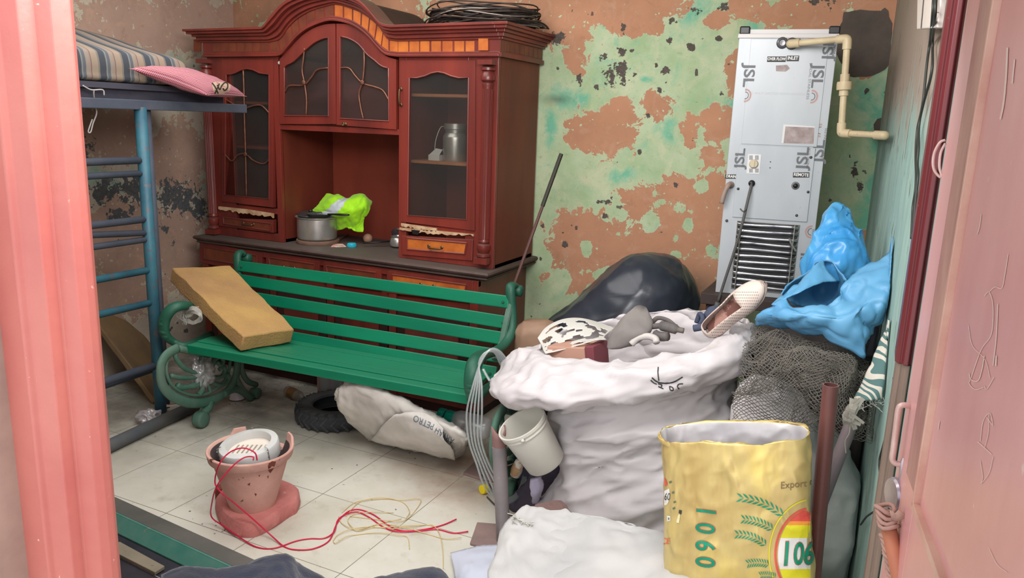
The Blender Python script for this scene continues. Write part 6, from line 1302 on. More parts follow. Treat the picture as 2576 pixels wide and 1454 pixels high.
# wheat ears
def ear(mb, x0, y0, x1, y1, bow, n=9, wpx=15):
    a = Vector((x0, y0, 0)); b_ = Vector((x1, y1, 0)); d = (b_-a); nn_ = Vector((-d.y, d.x, 0)).normalized()
    if nn_.y < 0: nn_ = -nn_
    f = lambda t_: a+d*t_-nn_*bow*4*t_*(1-t_)
    for k in range(n):
        t_ = (k+.3)/n; p = f(t_); tg = (f(t_+.02)-f(t_)).normalized(); q = Vector((-tg.y, tg.x, 0)); ln_ = d.length/n*1.5
        for s_ in (-1, 1):
            tip = p-tg*ln_*.6+q*s_*wpx*.75; base_ = p+tg*ln_*.35; mid1 = (tip+base_)/2+q*s_*3.2; mid2 = (tip+base_)/2-q*s_*2.2
            ink_poly(mb, bv, [(base_.x, base_.y), (mid1.x, mid1.y), (tip.x, tip.y), (mid2.x, mid2.y)], 0, 1, .0018)
for e_ in ((1860,1252,1972,1298,10), (1868,1306,1945,1332,6), (1852,1344,1928,1372,8), (1880,1418,1935,1420,4), (1912,1448,1952,1452,3)):
    mb = MB(); ear(mb, *e_); build('wheat_ear_print', mb, gi, gb)
mb = MB(); ink_text(mb, bv, 'Export Qu', (1962, 1222), (1, -.06), (.02, -1), 25, align='LEFT', sub=1, lift=.0016); 
for f_ in [0]: pass
mb_ = MB(); ink_text(mb_, bv, 'Export Quality', (1963, 1222), (.95, -.09), (.02, -1), 25, align='LEFT', sub=1, lift=.0016); build('small_print', mb_, gr_, gb)['label'] = 'grey-brown words Export Quality'
mb = MB(); ink_poly(mb, bv, [(1672,1235),(1684,1228),(1687,1250),(1680,1268),(1672,1272)], 0, 2, .001); ink_text(mb, bv, '60', (1679,1250), (.55, 0), (0, -1), 26, m=1, sub=1, shear=.2, lift=.0018)
ink_poly(mb, bv, [(1673,1200),(1678,1210),(1680,1220),(1673,1222)], 2, 1, .0012); ink_poly(mb, bv, [(1679,1297),(1687,1298),(1687,1310),(1679,1311)], 0, 1, .0012); ink_poly(mb, bv, [(1682,1301),(1685,1302),(1685,1307),(1682,1307)], 3, 1, .002); ink_text(mb, bv, 'CE', (1674,1362), (.8, 0), (0, -1), 22, m=2, sub=1, shear=.2, lift=.0016)
ink_poly(mb, bv, [(1702,1314),(1706,1296),(1710,1292),(1712,1297),(1709,1316)], 4, 1, .0014); ink_poly(mb, bv, [(1709,1282),(1716,1284),(1714,1294),(1708,1290)], 1, 1, .0016)
for k, (x, y) in enumerate(((1690,1238),(1694,1262),(1692,1278),(1683,1212))): ink_poly(mb, bv, [(x, y), (x+5, y-3), (x+8, y+1), (x+2, y+4)], 3, 1, .0014)
build('side_print', mb, [wi, blk, ri, mat('grey_green_ink', rgb(90, 112, 84), .6), mat('pale_tear', rgb(230, 220, 170), .6)], gb)['label'] = 'small white badge and marks on the left fold of the bag'
# ------------------------------------------------ pipes
bp_ = mat('brown_pvc_pipe', rgb(112, 68, 62), .35, col2=rgb(96, 60, 58), scale=6, dust=rgb(150, 120, 112), dust_amt=.4)
T = aty(2090, 968, 1.98); B2 = Vector((T.x+.015, T.y-.0, 0)); q_ = aty(2050, 1400, 1.98); slope = (T-q_); B2 = q_-slope*(q_.z/slope.z)
mb = MB(); R = .0195; ddv = (T-B2).normalized(); mb.lathe([(R, 0), (R, (T-B2).length), (R*.82, (T-B2).length), (R*.8, (T-B2).length-.12)], B2, ddv, n=28)
tag(build('brown_pipe', mb, bp_, smooth=True, angle=40), 'upright brown plastic pipe beside the golden rice bag', 'pipe')
T = aty(2148, 1048, 2.12); Q = aty(2098, 1180, 2.08); e_ = Q+(Q-T)*1.4; 
if e_.z > 0: pass
sl = (Q-T); e_ = Q+sl*(Q.z/(-sl.z)) if sl.z < 0 else Q
mb = MB(); mb.tube([T, e_], .017, 20); tag(build('grey_pipe', mb, mat('mauve_grey_pvc', rgb(126, 112, 114), .5, col2=rgb(112, 100, 104), scale=6), smooth=True, angle=40), 'mauve grey pipe leaning behind the brown pipe, strips tied at its top', 'pipe')
mb = MB(); rs = random.Random(9); K = aty(2142, 1032, 2.08)
for k in range(16):
    a_ = aty(2150+rs.uniform(-8, 22), 1005+rs.uniform(-5, 20), 2.08); m_ = aty(2132+rs.uniform(-10, 25), 1040+rs.uniform(-12, 15), 2.05); z_ = aty(2140+rs.uniform(-14, 35), 1068+rs.uniform(-15, 15), 2.06)
    band([a_, m_, z_], rs.uniform(.004, .012))
mb.tube(cr([aty(2140,1060,2.06), aty(2136,1090,2.05), aty(2126,1110,2.05), aty(2128,1140,2.05)], 5), .0016, 5)
tag(build('torn_strips', mb, mat('dirty_white_strip', rgb(170, 162, 152), .8)), 'torn off-white cloth strips tied round the grey pipe end', 'strips')
# leaf print fabric
lf = bpy.data.materials.new('leaf_print_fabric'); lf.use_nodes = True; nt = lf.node_tree; L = nt.links; b = nt.nodes['Principled BSDF']; b.inputs['Roughness'].default_value = .85
tc = node(nt, 'ShaderNodeTexCoord'); n = node(nt, 'ShaderNodeTexNoise', Scale=9, Detail=0, Distortion=.5); L.new(tc.outputs['Object'], n.inputs['Vector'])
wv = node(nt, 'ShaderNodeTexWave', Scale=14, Distortion=14, Detail=.6); wv.inputs['Detail Scale'].default_value = .9; wv.bands_direction = 'DIAGONAL'; L.new(tc.outputs['Object'], wv.inputs['Vector'])
ad = node(nt, 'ShaderNodeMath', operation='ADD'); L.new(n.outputs['Fac'], ad.inputs[0]); m_ = node(nt, 'ShaderNodeMath', operation='MULTIPLY'); m_.inputs[1].default_value = .6; L.new(wv.outputs['Fac'], m_.inputs[0]); L.new(m_.outputs[0], ad.inputs[1])
r = node(nt, 'ShaderNodeValToRGB'); r.color_ramp.interpolation = 'CONSTANT'; r.color_ramp.elements[0].color = rgb(206, 198, 186); r.color_ramp.elements[1].position = .80; r.color_ramp.elements[1].color = rgb(84, 116, 114); L.new(ad.outputs[0], r.inputs[0]); L.new(r.outputs[0], b.inputs['Base Color'])
cloth('leaf_print_cloth', [[(2240,806,2.25),(2255,804,2.24),(2268,806,2.23),(2280,812,2.22)], [(2212,858,2.22),(2232,856,2.20),(2255,858,2.19),(2276,866,2.19)], [(2188,915,2.18),(2212,918,2.16),(2240,920,2.16),(2268,925,2.17)], [(2168,965,2.15),(2198,970,2.13),(2230,970,2.13),(2264,972,2.15)], [(2148,1005,2.13),(2180,1008,2.11),(2215,1004,2.12),(2260,992,2.14)]], lf, 'cream and teal leaf-print cloth hanging beside the fishing net', 'cloth', (.005, 10), 4., 7, 7)
mb = MB(); rs = random.Random(12)
for k in range(18):
    a_ = aty(2155+k*5.5, 1008-k*.7, 2.125); mb.tube(cr([a_, a_+Vector((rs.uniform(-.01, .01), 0, -.012)), a_+Vector((rs.uniform(-.02, .02), -.004, -rs.uniform(.012, .035)))], 3), .0008, 4)
build('frayed_edge', mb, wh, [o for o in COL.objects if o.name == 'leaf_print_cloth'][0])
# grey white sack right and one under the net
gw = mat('pale_grey_sack', rgb(176, 180, 176), .6, col2=rgb(158, 164, 162), scale=5, bump=.2)
rings = [ring_lr((-.20, 2.42, 0), (.045, 2.45, 0), (0, .12, 0), 10), lr((2010, 1370), (2148, 1385), 2.36, (0, .12, 0), 10), lr((2005, 1300), (2168, 1300), 2.36, (0, .12, 0), 10), lr((2000, 1220), (2165, 1225), 2.36, (0, .11, 0), 10), lr((2000, 1150), (2135, 1165), 2.36, (0, .09, 0), 10), lr((2005, 1090), (2105, 1100), 2.37, (0, .06, 0), 10), lr((2020, 1060), (2080, 1065), 2.38, (0, .02, 0), 10)]
sackmesh('grey_white_sack', rings, gw, (.012, 5), 7., 6, 6, 'pale grey-white sack on the floor behind the brown pipe', 'sack')
rings = [ring_lr((-.38, 2.25, 0), (-.10, 2.25, 0), (0, .14, 0), 10), lr((1845, 1200), (2060, 1200), 2.3, (0, .13, 0), 10), lr((1842, 1090), (2055, 1095), 2.3, (0, .13, 0), 10), lr((1850, 1020), (2035, 1045), 2.32, (0, .12, 0), 10), lr((1865, 970), (1985, 990), 2.34, (0, .09, 0), 10), lr((1890, 948), (1940, 955), 2.36, (0, .03, 0), 10)]
sackmesh('small_white_sack', rings, white, (.012, 7), 9., 6, 6, 'small white sack wrapped in the grey fishing net', 'sack')
dkb = mat('dark_brown_rag', rgb(64, 56, 54), .9, col2=rgb(48, 44, 44), scale=7)
rings = [ring_lr((-.24, 2.72, 0), (.02, 2.66, 0), (0, .14, 0), 10), lr((1915, 1050), (2235, 1120), 2.60, (0, .16, 0), 10), lr((1880, 950), (2215, 1000), 2.60, (0, .16, 0), 10), lr((1885, 880), (2190, 910), 2.62, (0, .15, 0), 10), lr((1905, 835), (2170, 850), 2.64, (0, .11, 0), 10), lr((1950, 820), (2100, 825), 2.66, (0, .03, 0), 10)]
sackmesh('dark_brown_bag', rings, dkb, (.014, 6), 19., 6, 6, 'dark brown bag under the fishing net and blue sack', 'bag')
# fishing net: knotted diamond mesh draped in folds, two layers
nm = mat('grey_nylon_net', rgb(120, 114, 106), .85, col2=rgb(84, 80, 74), scale=5)
def netlayer(mb, rows, nu, nv, seed, r=.0011, amp=.022):
    G = surf([[aty(*q) for q in r_] for r_ in rows], nu, nv); N = gnorm(G); R_, C_ = len(G), len(G[0]); rs = random.Random(seed); Q = []
    for i in range(R_):
        row = []
        for j in range(C_):
            p = G[i][j]; h = noise.noise(p*11+Vector((seed, 0, 0)))+.6*noise.noise(p*25+Vector((0, seed, 0))); e = Vector((noise.noise(p*9+Vector((seed, 5, 1))), noise.noise(p*9+Vector((1, seed, 4))), noise.noise(p*9+Vector((7, 2, seed)))))*.035
            row.append(p+N[i][j]*(h*amp)+e+Vector((rs.uniform(-1, 1), rs.uniform(-1, 1), rs.uniform(-1, 1)))*.0018)
            inroom(row[-1])
        Q.append(row)
    for i in range(R_-1):
        for j in range(C_):
            if (i+j) % 2: continue
            for dj in (-1, 1):
                if 0 <= j+dj < C_: a_, b_ = Q[i][j], Q[i+1][j+dj]; mb.tube([a_, a_.lerp(b_, .5)+Vector((0, 0, -.001)), b_], r, 3, cap=False)
            if i+2 < R_: pass
mb = MB()
netlayer(mb, [[(1885,845,2.38),(1960,838,2.40),(2040,850,2.42),(2110,870,2.44),(2175,900,2.42)], [(1868,895,2.30),(1950,890,2.28),(2030,905,2.33),(2110,915,2.28),(2180,930,2.36)], [(1855,945,2.22),(1940,945,2.17),(2030,950,2.26),(2110,950,2.16),(2175,985,2.28)], [(1845,1000,2.16),(1930,1000,2.12),(2020,1010,2.16),(2090,1020,2.12),(2160,1040,2.22)], [(1835,1060,2.14),(1920,1068,2.12),(2010,1072,2.12),(2080,1080,2.12),(2140,1095,2.2)]], 13, 16, 1)
netlayer(mb, [[(1890,830,2.44),(1950,832,2.42),(2010,845,2.40),(2060,870,2.38),(2120,890,2.40)], [(1880,870,2.36),(1950,870,2.34),(2010,885,2.30),(2060,895,2.30),(2140,905,2.32)], [(1870,920,2.28),(1940,925,2.24),(2010,930,2.22),(2070,930,2.20),(2150,940,2.24)], [(1850,985,2.2),(1930,985,2.18),(2010,985,2.18),(2080,990,2.16),(2150,1010,2.2)]], 15, 17, 2)
netlayer(mb, [[(2060,900,2.2),(2100,895,2.14),(2140,910,2.16),(2150,940,2.22)], [(2040,950,2.18),(2085,950,2.12),(2130,960,2.12),(2160,990,2.2)], [(2020,1010,2.16),(2070,1010,2.12),(2120,1020,2.12),(2190,1050,2.2)], [(2000,1060,2.15),(2060,1070,2.12),(2130,1085,2.16),(2240,1095,2.25)]], 12, 14, 3)
netlayer(mb, [[(2150,930,2.3),(2190,950,2.3),(2230,990,2.3)], [(2150,1000,2.3),(2200,1010,2.3),(2250,1020,2.3)], [(2150,1080,2.3),(2200,1095,2.3),(2250,1085,2.3)]], 14, 14, 4)
tag(build('fishing_net', mb, nm), 'tangled grey fishing net heaped over sacks below the blue sack', 'fishing net')
# ------------------------------------------------ blue sacks
bl_ = mat('sky_blue_woven_poly', rgb(104, 164, 202), .42, col2=rgb(84, 148, 192), scale=4, crink=(7, .6, 1))
bl2 = mat('glossy_blue_polythene', rgb(44, 132, 196), .3, col2=rgb(84, 160, 208), scale=8, crink=(11, .9, .6))
rings = [lr((2020, 700), (2190, 690), 2.62, (0, .08, 0), 10), lr((2018, 655), (2182, 650), 2.62, (0, .09, 0), 10), lr((2040, 612), (2176, 610), 2.64, (0, .08, 0), 10), lr((2058, 575), (2166, 578), 2.66, (0, .07, 0), 10), lr((2078, 540), (2152, 548), 2.68, (0, .045, 0), 10), lr((2095, 522), (2138, 525), 2.70, (0, .02, 0), 10), lr((2108, 517), (2122, 518), 2.70, (0, .005, 0), 10)]
sackmesh('blue_polythene_bag', rings, bl2, (.006, 9), 14., 9, 9, 'glossy blue plastic bag peak standing behind the blue woven sack', 'plastic bag', soft=.3, stretch=(1.3, 1.3, .6), more=((.018, 9, (1.2, 1.2, .3), .15, 3.), (.008, 20, (1, 1, .5), .2, 8.)))
t, _ = cloth('blue_woven_sack', [[(1972,742,2.36),(1985,757,2.34),(2020,766,2.32),(2070,758,2.32),(2108,742,2.34),(2122,712,2.38),(2142,690,2.42),(2200,655,2.46),(2250,622,2.46),(2298,597,2.44)],
     [(1938,762,2.36),(1965,772,2.32),(2015,782,2.28),(2075,778,2.28),(2118,765,2.30),(2145,735,2.36),(2180,705,2.36),(2225,680,2.38),(2258,660,2.40),(2292,640,2.40)],
     [(1905,790,2.38),(1945,797,2.32),(2000,805,2.28),(2070,802,2.26),(2125,795,2.26),(2160,770,2.26),(2200,745,2.30),(2230,725,2.32),(2255,705,2.34),(2278,685,2.38)],
     [(1895,812,2.42),(1940,820,2.36),(1995,828,2.32),(2065,835,2.28),(2125,835,2.26),(2165,820,2.26),(2200,795,2.28),(2225,772,2.30),(2242,755,2.34),(2255,735,2.38)],
     [(1900,822,2.46),(1940,830,2.42),(1995,838,2.38),(2060,856,2.32),(2125,880,2.28),(2176,904,2.28),(2188,865,2.30),(2205,830,2.34),(2222,800,2.38),(2240,770,2.42)]], bl_, 'large sky blue woven sack slumped open against the right wall', 'sack', (.014, 6), 27., 6, 8, .003)
cloth('x', [[(1970,742,2.37),(1990,715,2.42),(2030,690,2.46),(2065,660,2.50),(2100,670,2.50),(2128,705,2.42)], [(1975,745,2.42),(2000,725,2.50),(2040,710,2.56),(2070,690,2.60),(2100,700,2.58),(2120,725,2.48)], [(1985,752,2.44),(2010,745,2.54),(2045,740,2.6),(2070,735,2.64),(2095,738,2.6),(2110,745,2.46)], [(2000,765,2.42),(2015,768,2.5),(2045,770,2.56),(2070,768,2.56),(2090,765,2.54),(2105,760,2.44)]], bl_, None, None, (.008, 8), 3., 6, 6, .003, parent=t)[0].name = 'mouth_lining'
cloth('x', [[(1940,765,2.36),(1970,738,2.40),(2010,705,2.42),(2050,665,2.46),(2072,655,2.5)], [(1950,768,2.35),(1975,745,2.37),(2015,718,2.38),(2055,690,2.42),(2080,675,2.46)], [(1962,765,2.355),(1980,750,2.36),(2015,735,2.36),(2060,715,2.40),(2105,705,2.44)], [(1972,745,2.37),(1990,728,2.40),(2025,715,2.41),(2065,702,2.44),(2100,712,2.46)]], bl_, None, None, (.005, 9), 8., 6, 5, .003, parent=t)[0].name = 'mouth_fold'
mb = MB(); rs = random.Random(3); a_ = aty(2296, 600, 2.43)
mb.tube(cr([aty(2297,592,2.42), aty(2302,580,2.42), aty(2306,592,2.42), aty(2302,610,2.42), aty(2296,618,2.42), aty(2300,632,2.42), aty(2294,648,2.41)], 5), .0013, 5)
for k in range(8): p = aty(2294-k*1.2, 605+k*9, 2.41); mb.tube(cr([p, p+Vector((.012, -.004, rs.uniform(-.01, .01))), p+Vector((.018, -.004, rs.uniform(-.015, .005)))], 3), .001, 4)
build('frayed_thread', mb, wh, t)
bvb = bvh_of([o for o in COL.objects if o.name.startswith('blue_woven_sack')]); mb = MB(); hole = cast(bvb, 2110, 708, .001)
# dark gap under the blue sack at the right wall: added dark sheet stands in for its shade
cloth('gap_shade_sheet', [[(2240,745,2.5),(2270,720,2.48),(2290,690,2.46)], [(2205,800,2.5),(2245,780,2.48),(2280,760,2.46)], [(2185,850,2.5),(2225,840,2.48),(2270,820,2.46)], [(2170,900,2.5),(2210,900,2.48),(2260,880,2.46)]], tarp, 'dark sheet filling the shaded gap behind the leaf-print cloth', 'plastic sheet', (.006, 9), 2., 5, 5)
# broom straws and fallen chips bottom right
mb = MB(); rs = random.Random(21)
for k in range(22):
    x = rs.uniform(2050, 2130); p = atz(x, 1470+rs.uniform(-20, 30), 0); mb.tube(cr([p, p+Vector((rs.uniform(-.015, .015), rs.uniform(-.02, .02), .08)), p+Vector((rs.uniform(-.035, .035), rs.uniform(-.03, .03), rs.uniform(.13, .24)))], 4), .0009, 4)
tag(build('broom_straws', mb, mat('straw_bristle', rgb(176, 168, 140), .7)), 'thin pale broom straws sticking up at the bottom behind the brown pipe', 'broom')
# terracotta coloured rod with bindings
t = thing('bound_rod', tuple(aty(2245, 1454, 1.40)), 'terracotta coloured rod bound with cloth strips below the padlock', 'rod')
rodm = mat('terracotta_rod', rgb(184, 116, 88), .6, col2=rgb(168, 104, 84), scale=6); clm = mat('dusty_pink_cloth_strip', rgb(184, 148, 136), .9, col2=rgb(160, 124, 114), scale=12)
a_ = aty(2228, 1290, 1.40); c_ = aty(2262, 1454, 1.36); e_ = c_+(c_-a_)*2.2; 
mb = MB(); mb.tube([a_, c_, e_ if e_.z > 0 else c_+(c_-a_)*(c_.z/(a_.z-c_.z))], .0125, 14); build('rod_body', mb, rodm, t, smooth=True)
mb = MB()
for (x, y, r_) in ((2230,1296,.015),(2246,1370,.017),(2256,1418,.018)):
    p = aty(x, y, 1.395); dv = (c_-a_).normalized()
    for k in range(4): q0 = p+dv*(k*.009-.012); mb.tube([q0+Vector((r_*math.cos(a), r_*math.sin(a), .004*math.sin(a*2+k))) for a in [2*PI*i/12 for i in range(12)]], .004, 6, closed=True)
band([aty(2255,1418,1.38), aty(2272,1400,1.37), aty(2285,1385,1.37)], .018); band([aty(2240,1296,1.38), aty(2258,1300,1.37), aty(2270,1290,1.37)], .016); band([aty(2256,1400,1.38), aty(2276,1425,1.36), aty(2268,1450,1.36)], .010)
build('cloth_binding', mb, clm, t, smooth=True)
# rubble along the right wall foot and small crumbs on the floor
mb = MB(); rs = random.Random(17)
def crumb(p, s):
    b0 = len(mb.v); bm = bmesh.new(); bmesh.ops.create_icosphere(bm, subdivisions=1, radius=s)
    mb.add([Vector((v.co.x*rs.uniform(.7, 1.3), v.co.y*rs.uniform(.7, 1.3), abs(v.co.z)*.6 if v.co.z > 0 else 0))+p for v in bm.verts], [[x.index for x in f.verts] for f in bm.faces]); bm.free()
for k in range(170):
    if k < 60: p = atz(rs.uniform(2110, 2190), rs.uniform(1330, 1454), 0)
    elif k < 120: p = atz(rs.uniform(640, 780), rs.uniform(962, 985), 0) if k % 2 else atz(rs.uniform(540, 640), rs.uniform(1000, 1020), 0)
    else: p = atz(rs.uniform(540, 575), rs.uniform(1290, 1345), 0) if k % 3 else atz(rs.uniform(400, 1200), rs.uniform(1120, 1420), 0)
    crumb(p, rs.uniform(.0015, .005))
tag(build('plaster_crumbs', mb, mat('plaster_crumb', rgb(150, 142, 128), .95, col2=rgb(96, 84, 72), scale=50)), 'scattered plaster crumbs and dirt flakes on the floor', 'debris', kind='stuff')
# ================================================================ WATER COOLER, WALL FITTINGS, DOOR
cool = mat('protective_film_steel', rgb(176, 180, 184), .42, .15, col2=rgb(164, 168, 172), scale=4, stretch=(1, 1, .4), speck=rgb(150, 148, 146), speck_scale=30, speck_t=.75)
csid = mat('dark_cooler_side', rgb(78, 92, 86), .6, col2=rgb(66, 78, 72), scale=5)
YC = 3.10
LT, RT, LB_ = aty(1857, 88, YC), aty(2110, 80, YC+.03), aty(1802, 735, YC)
cz0 = LB_.z; cz1 = LT.z; x0 = (LT.x+LB_.x)/2; x1 = RT.x; dx = Vector((x1-x0, .045, 0)); W_ = dx.length; dx.normalize(); dyv = Vector((-dx.y, dx.x, 0))
t = thing('water_cooler', (x0, YC, cz0), 'tall grey water cooler in printed protective film standing on a wooden stand', 'water cooler')
O = Vector((x0, YC, 0))
def cp(px, py, dep=0):   # pixel on the cooler front plane
    p = atp(px, py, O-dyv*dep, dyv); return p
def cbox(name, u0, u1, v0, v1, z0, z1, m, bevel=.002, parent=None):
    mb = MB(); P = [O+dx*u+dyv*v+Vector((0, 0, z)) for z in (z0, z1) for u, v in ((u0, v0), (u1, v0), (u1, v1), (u0, v1))]; mb.add(P, [(0,3,2,1),(4,5,6,7),(0,1,5,4),(1,2,6,5),(2,3,7,6),(3,0,4,7)]); return build(name, mb, m, parent or t, bevel=bevel)
body = cbox('body', 0, W_, .0, .012, cz0, cz1, cool); cbox('side_panel', 0.002, W_-.0, .012, .40, cz0, cz1-.01, csid)
def uz(px, py): p = cp(px, py); return ((p-O).dot(dx), p.z)
u_a, z_a = uz(1886, 95); u_b, z_b = uz(1866, 362); u_c, z_c = uz(2052, 368)
cbox('top_panel', uz(1878, 220)[0], uz(2072, 220)[0], -.003, 0, z_b, cz1-.015, cool, .001)
cbox('lower_panel', uz(1852, 470)[0]-.004, uz(2040, 470)[0]+.0, -.006, 0, uz(1940, 552)[1], z_b-.004, cool, .001)
cbox('top_tray', .008, W_-.012, .01, .39, cz1, cz1+.022, mat('cream_white_steel', rgb(196, 192, 190), .4))
cbox('top_edge', -.004, W_+.002, -.006, .40, cz1-.012, cz1+.004, mat('cream_white_steel', rgb(196, 192, 190), .4))
for u in (.004, W_-.03): cbox('corner_cap', u-.004, u+.034, .0, .05, cz1+.002, cz1+.032, black, .005)
# condenser coils behind the opening
gx0, gz1 = uz(1856, 556); gx1, _ = uz(2012, 556); _, gz0 = uz(1930, 733)
cbox('grille_backing', gx0, gx1, -.0012, 0, gz0, gz1, mat('dark_condenser', rgb(36, 36, 38), .5))
mb = MB(); chrome = mat('bright_chrome_fin', rgb(190, 190, 194), .25, .9, col2=rgb(90, 90, 94), scale=25, stretch=(.4, 1, 3)); nb = 11
for k in range(nb):
    z = gz0+(gz1-gz0)*(k+.5)/nb; P = [O+dx*(gx0+(gx1-gx0)*u)-dyv*.003+Vector((0, 0, z+.0015*math.sin(u*5+k))) for u in [i/8 for i in range(9)]]; mb.tube(P, .0085, 10, flat=(dyv, .5))
build('condenser_coil', mb, chrome, t, smooth=True)
mb = MB()
for u in (.06, .93): mb.tube([O+dx*(gx0+(gx1-gx0)*u)-dyv*.0075+Vector((0, 0, z)) for z in (gz0, gz1)], .0022, 6)
fr_ = [(gx0, gz0), (gx1, gz0), (gx1, gz1), (gx0, gz1)]
mb.tube([O+dx*u-dyv*.002+Vector((0, 0, z)) for u, z in fr_], .003, 6, closed=True)
mb.tube(cr([cp(1985,600,.008), cp(1993,618,.010), cp(2002,632,.008)], 4), .004, 6); build('grille_frame', mb, steel, t)
# screws, knob plate, sockets
mb = MB()
for px, py in ((1857,475),(2033,483),(2040,396),(2004,542),(1828,555)): mb.lathe([(0, .005), (.004, .004), (.0055, 0)], cp(px, py, .006), -dyv, n=12)
build('screw', mb, dsteel, t, smooth=True)
kp = cp(1896, 412, .0065); mb = MB(); a_, b_ = uz(1880, 387), uz(1913, 438)
kpl = cbox('dial_plate', uz(1880,412)[0], uz(1913,412)[0], -.0075, -.006, b_[1], a_[1], mat('white_metal_plate', rgb(206, 206, 206), .4), .0005)
mb = MB()
for px in (1886, 1889, 1892, 1901, 1904, 1907):
    for y0_, y1_ in ((391, 402), (424, 434)): a_ = cp(px, y0_, .0082); b_ = cp(px, y1_, .0082); mb.beam(a_, b_, .0018, .0006, up=dyv)
build('plate_slots', mb, black, kpl)
mb = MB(); mb.lathe([(.016, 0), (.017, .006), (.014, .012), (.0, .012)], kp, -dyv, n=28); mb.beam(kp-dyv*.013-Vector((0, 0, .012)), kp-dyv*.013+Vector((0, 0, .012)), .006, .006, up=dyv); build('dial_knob', mb, mat('aged_cream_knob', rgb(190, 176, 150), .45), kpl, smooth=True, angle=35)
def socket(px, py, R, m=dsteel, nm='socket'):
    p = cp(px, py, .003); mb = MB(); mb.lathe([(R*1.0, 0), (R, .004), (R*.8, .008), (R*.62, .009), (R*.5, .004), (0, .003)], p, -dyv, n=28); build(nm, mb, m, t, smooth=True, angle=50); return p
socket(1968, 108, .021); socket(1992, 110, .022); socket(2001, 467, .015, mat('dull_ring', rgb(110, 110, 112), .5)); 
mb = MB(); mb.lathe([(0, .0125), (.009, .012), (.009, .009)], cp(2001, 467, .0), -dyv, n=20); mb.lathe([(0, .004), (.0018, .003), (.002, 0)], cp(1938, 407, .006), -dyv, n=8); mb.lathe([(0, .004), (.0018, .003), (.002, 0)], cp(1937, 422, .006), -dyv, n=8); mb.lathe([(0, .010), (.012, .009), (.0125, 0)], cp(1891, 461, .006), -dyv, n=24); build('dark_port', mb, black, t, smooth=True)
mb = MB(); p0 = cp(1838, 465, 0); mb.lathe([(.012, 0), (.014, .006), (.010, .014), (0, .014)], p0, -dyv, n=20); mb.tube(cr([p0-dyv*.012, cp(1832, 466, .035), cp(1822, 488, .045), cp(1815, 512, .045)], 5), .0095, 12); build('drain_spout', mb, mat('dirty_drain_pipe', rgb(150, 128, 116), .5, col2=rgb(128, 112, 104), scale=20), t, smooth=True)
# lettering
def ctext(mb, s, px, py, size, m=0, off=.0, ang=0, xs=1., sub=0, lift=.0008, dep=.0032, aspect=1.0):
    vs, fs = text_mesh(s, size, off*size, 0, 'CENTER', sub); c_, s_ = math.cos(ang), math.sin(ang); o_ = cp(px, py, dep)
    mb.add([o_+dx*((v.x*xs)*c_-v.y*s_)+Vector((0, 0, (v.x*xs)*s_+v.y*c_)) for v in vs], fs, m)
def clabel(mb, px0, px1, py, h, m, dep=.0034):
    a_, b_ = cp(px0, py, dep), cp(px1, py, dep); mb.beam(a_, b_, .0006, h, up=(0, 0, 1), m=m)
LBM = [mat('label_black', rgb(28, 26, 26), .5), mat('label_white', rgb(220, 218, 214), .5)]
def lbl(lab):
    global mb
    build('label_sticker', mb, LBM, t)['label'] = lab; mb = MB()
mb = MB(); clabel(mb, 1930, 1977, 149, .020, 0); ctext(mb, 'OVER FLOW', 1953.5, 148.5, .0145, 1, .03, dep=.0042, xs=.78); lbl('black sticker reading OVER FLOW'); clabel(mb, 1979, 2010, 147, .020, 0); ctext(mb, 'INLET', 1994.5, 146.5, .0165, 1, .03, dep=.0042, xs=.85); lbl('black sticker reading INLET')
clabel(mb, 1824, 1853, 444, .016, 0, .003); ctext(mb, 'DRAIN', 1839, 444, .0145, 1, .03, dep=.0040, xs=.85); lbl('black sticker reading DRAIN'); clabel(mb, 1995, 2036, 440, .019, 0, .0070); ctext(mb, 'REMOTE', 2015.5, 440, .0165, 1, .03, dep=.0078, xs=.85); lbl('black sticker reading REMOTE')
mb = MB(); dpt = .0034
def jsl(px, py, ang=-PI/2, size=.055, small=None, dep=.0034, s='JSL'):
    ctext(mb, s, px, py, size, 0, .02, ang, 1.25, dep=dep)
    if small: ctext(mb, small[0], small[1], small[2], .0115, 0, .0, ang, 1.5, dep=dep)
def arc(px, py, dep=.0034, flip=1):
    c = cp(px, py, dep)
    for R, m_, w_ in ((.019, 1, .006), (.011, 0, .003)):
        P = [c+dx*(R*math.cos(a)*flip)+Vector((0, 0, R*1.15*math.sin(a))) for a in [-PI*.55+PI*1.1*i/14 for i in range(15)]]
        for p, q in zip(P, P[1:]): mb.beam(p, q, .0005, w_, up=Vector((0, 0, 1)) if abs((q-p).normalized().z) < .7 else dx, m=m_)
FP = [mat('grey_print', rgb(96, 98, 102), .5), mat('brown_red_print', rgb(176, 140, 134), .5), mat('faint_print', rgb(172, 174, 178), .5)]
def pm_(lab='printed mark JSL with a double arc'):
    global mb
    build('film_printing', mb, FP, t)['label'] = lab; mb = MB()
jsl(1883, 190, -PI/2); arc(1875, 240); pm_()
ctext(mb, 'JINDAL STAINLESS', 2036, 205, .0125, 0, 0, -PI/2, 1.28); jsl(2056, 192, -PI/2); arc(2042, 243); pm_('JSL JINDAL STAINLESS printing with a double arc')
jsl(2085, 122, PI/2, .052); ctext(mb, 'JINDAL', 2098, 128, .0125, 0, 0, PI/2, 1.3); pm_('cut-off JSL JINDAL printing at the top right edge')
arc(2064, 328, dep=.0008, flip=-1); jsl(2060, 380, PI/2, .055, dep=.0008); ctext(mb, 'JINDAL STAINLESS', 2074, 362, .0115, 0, 0, PI/2, 1.25, dep=.0008); pm_('JSL JINDAL STAINLESS printing with a double arc')
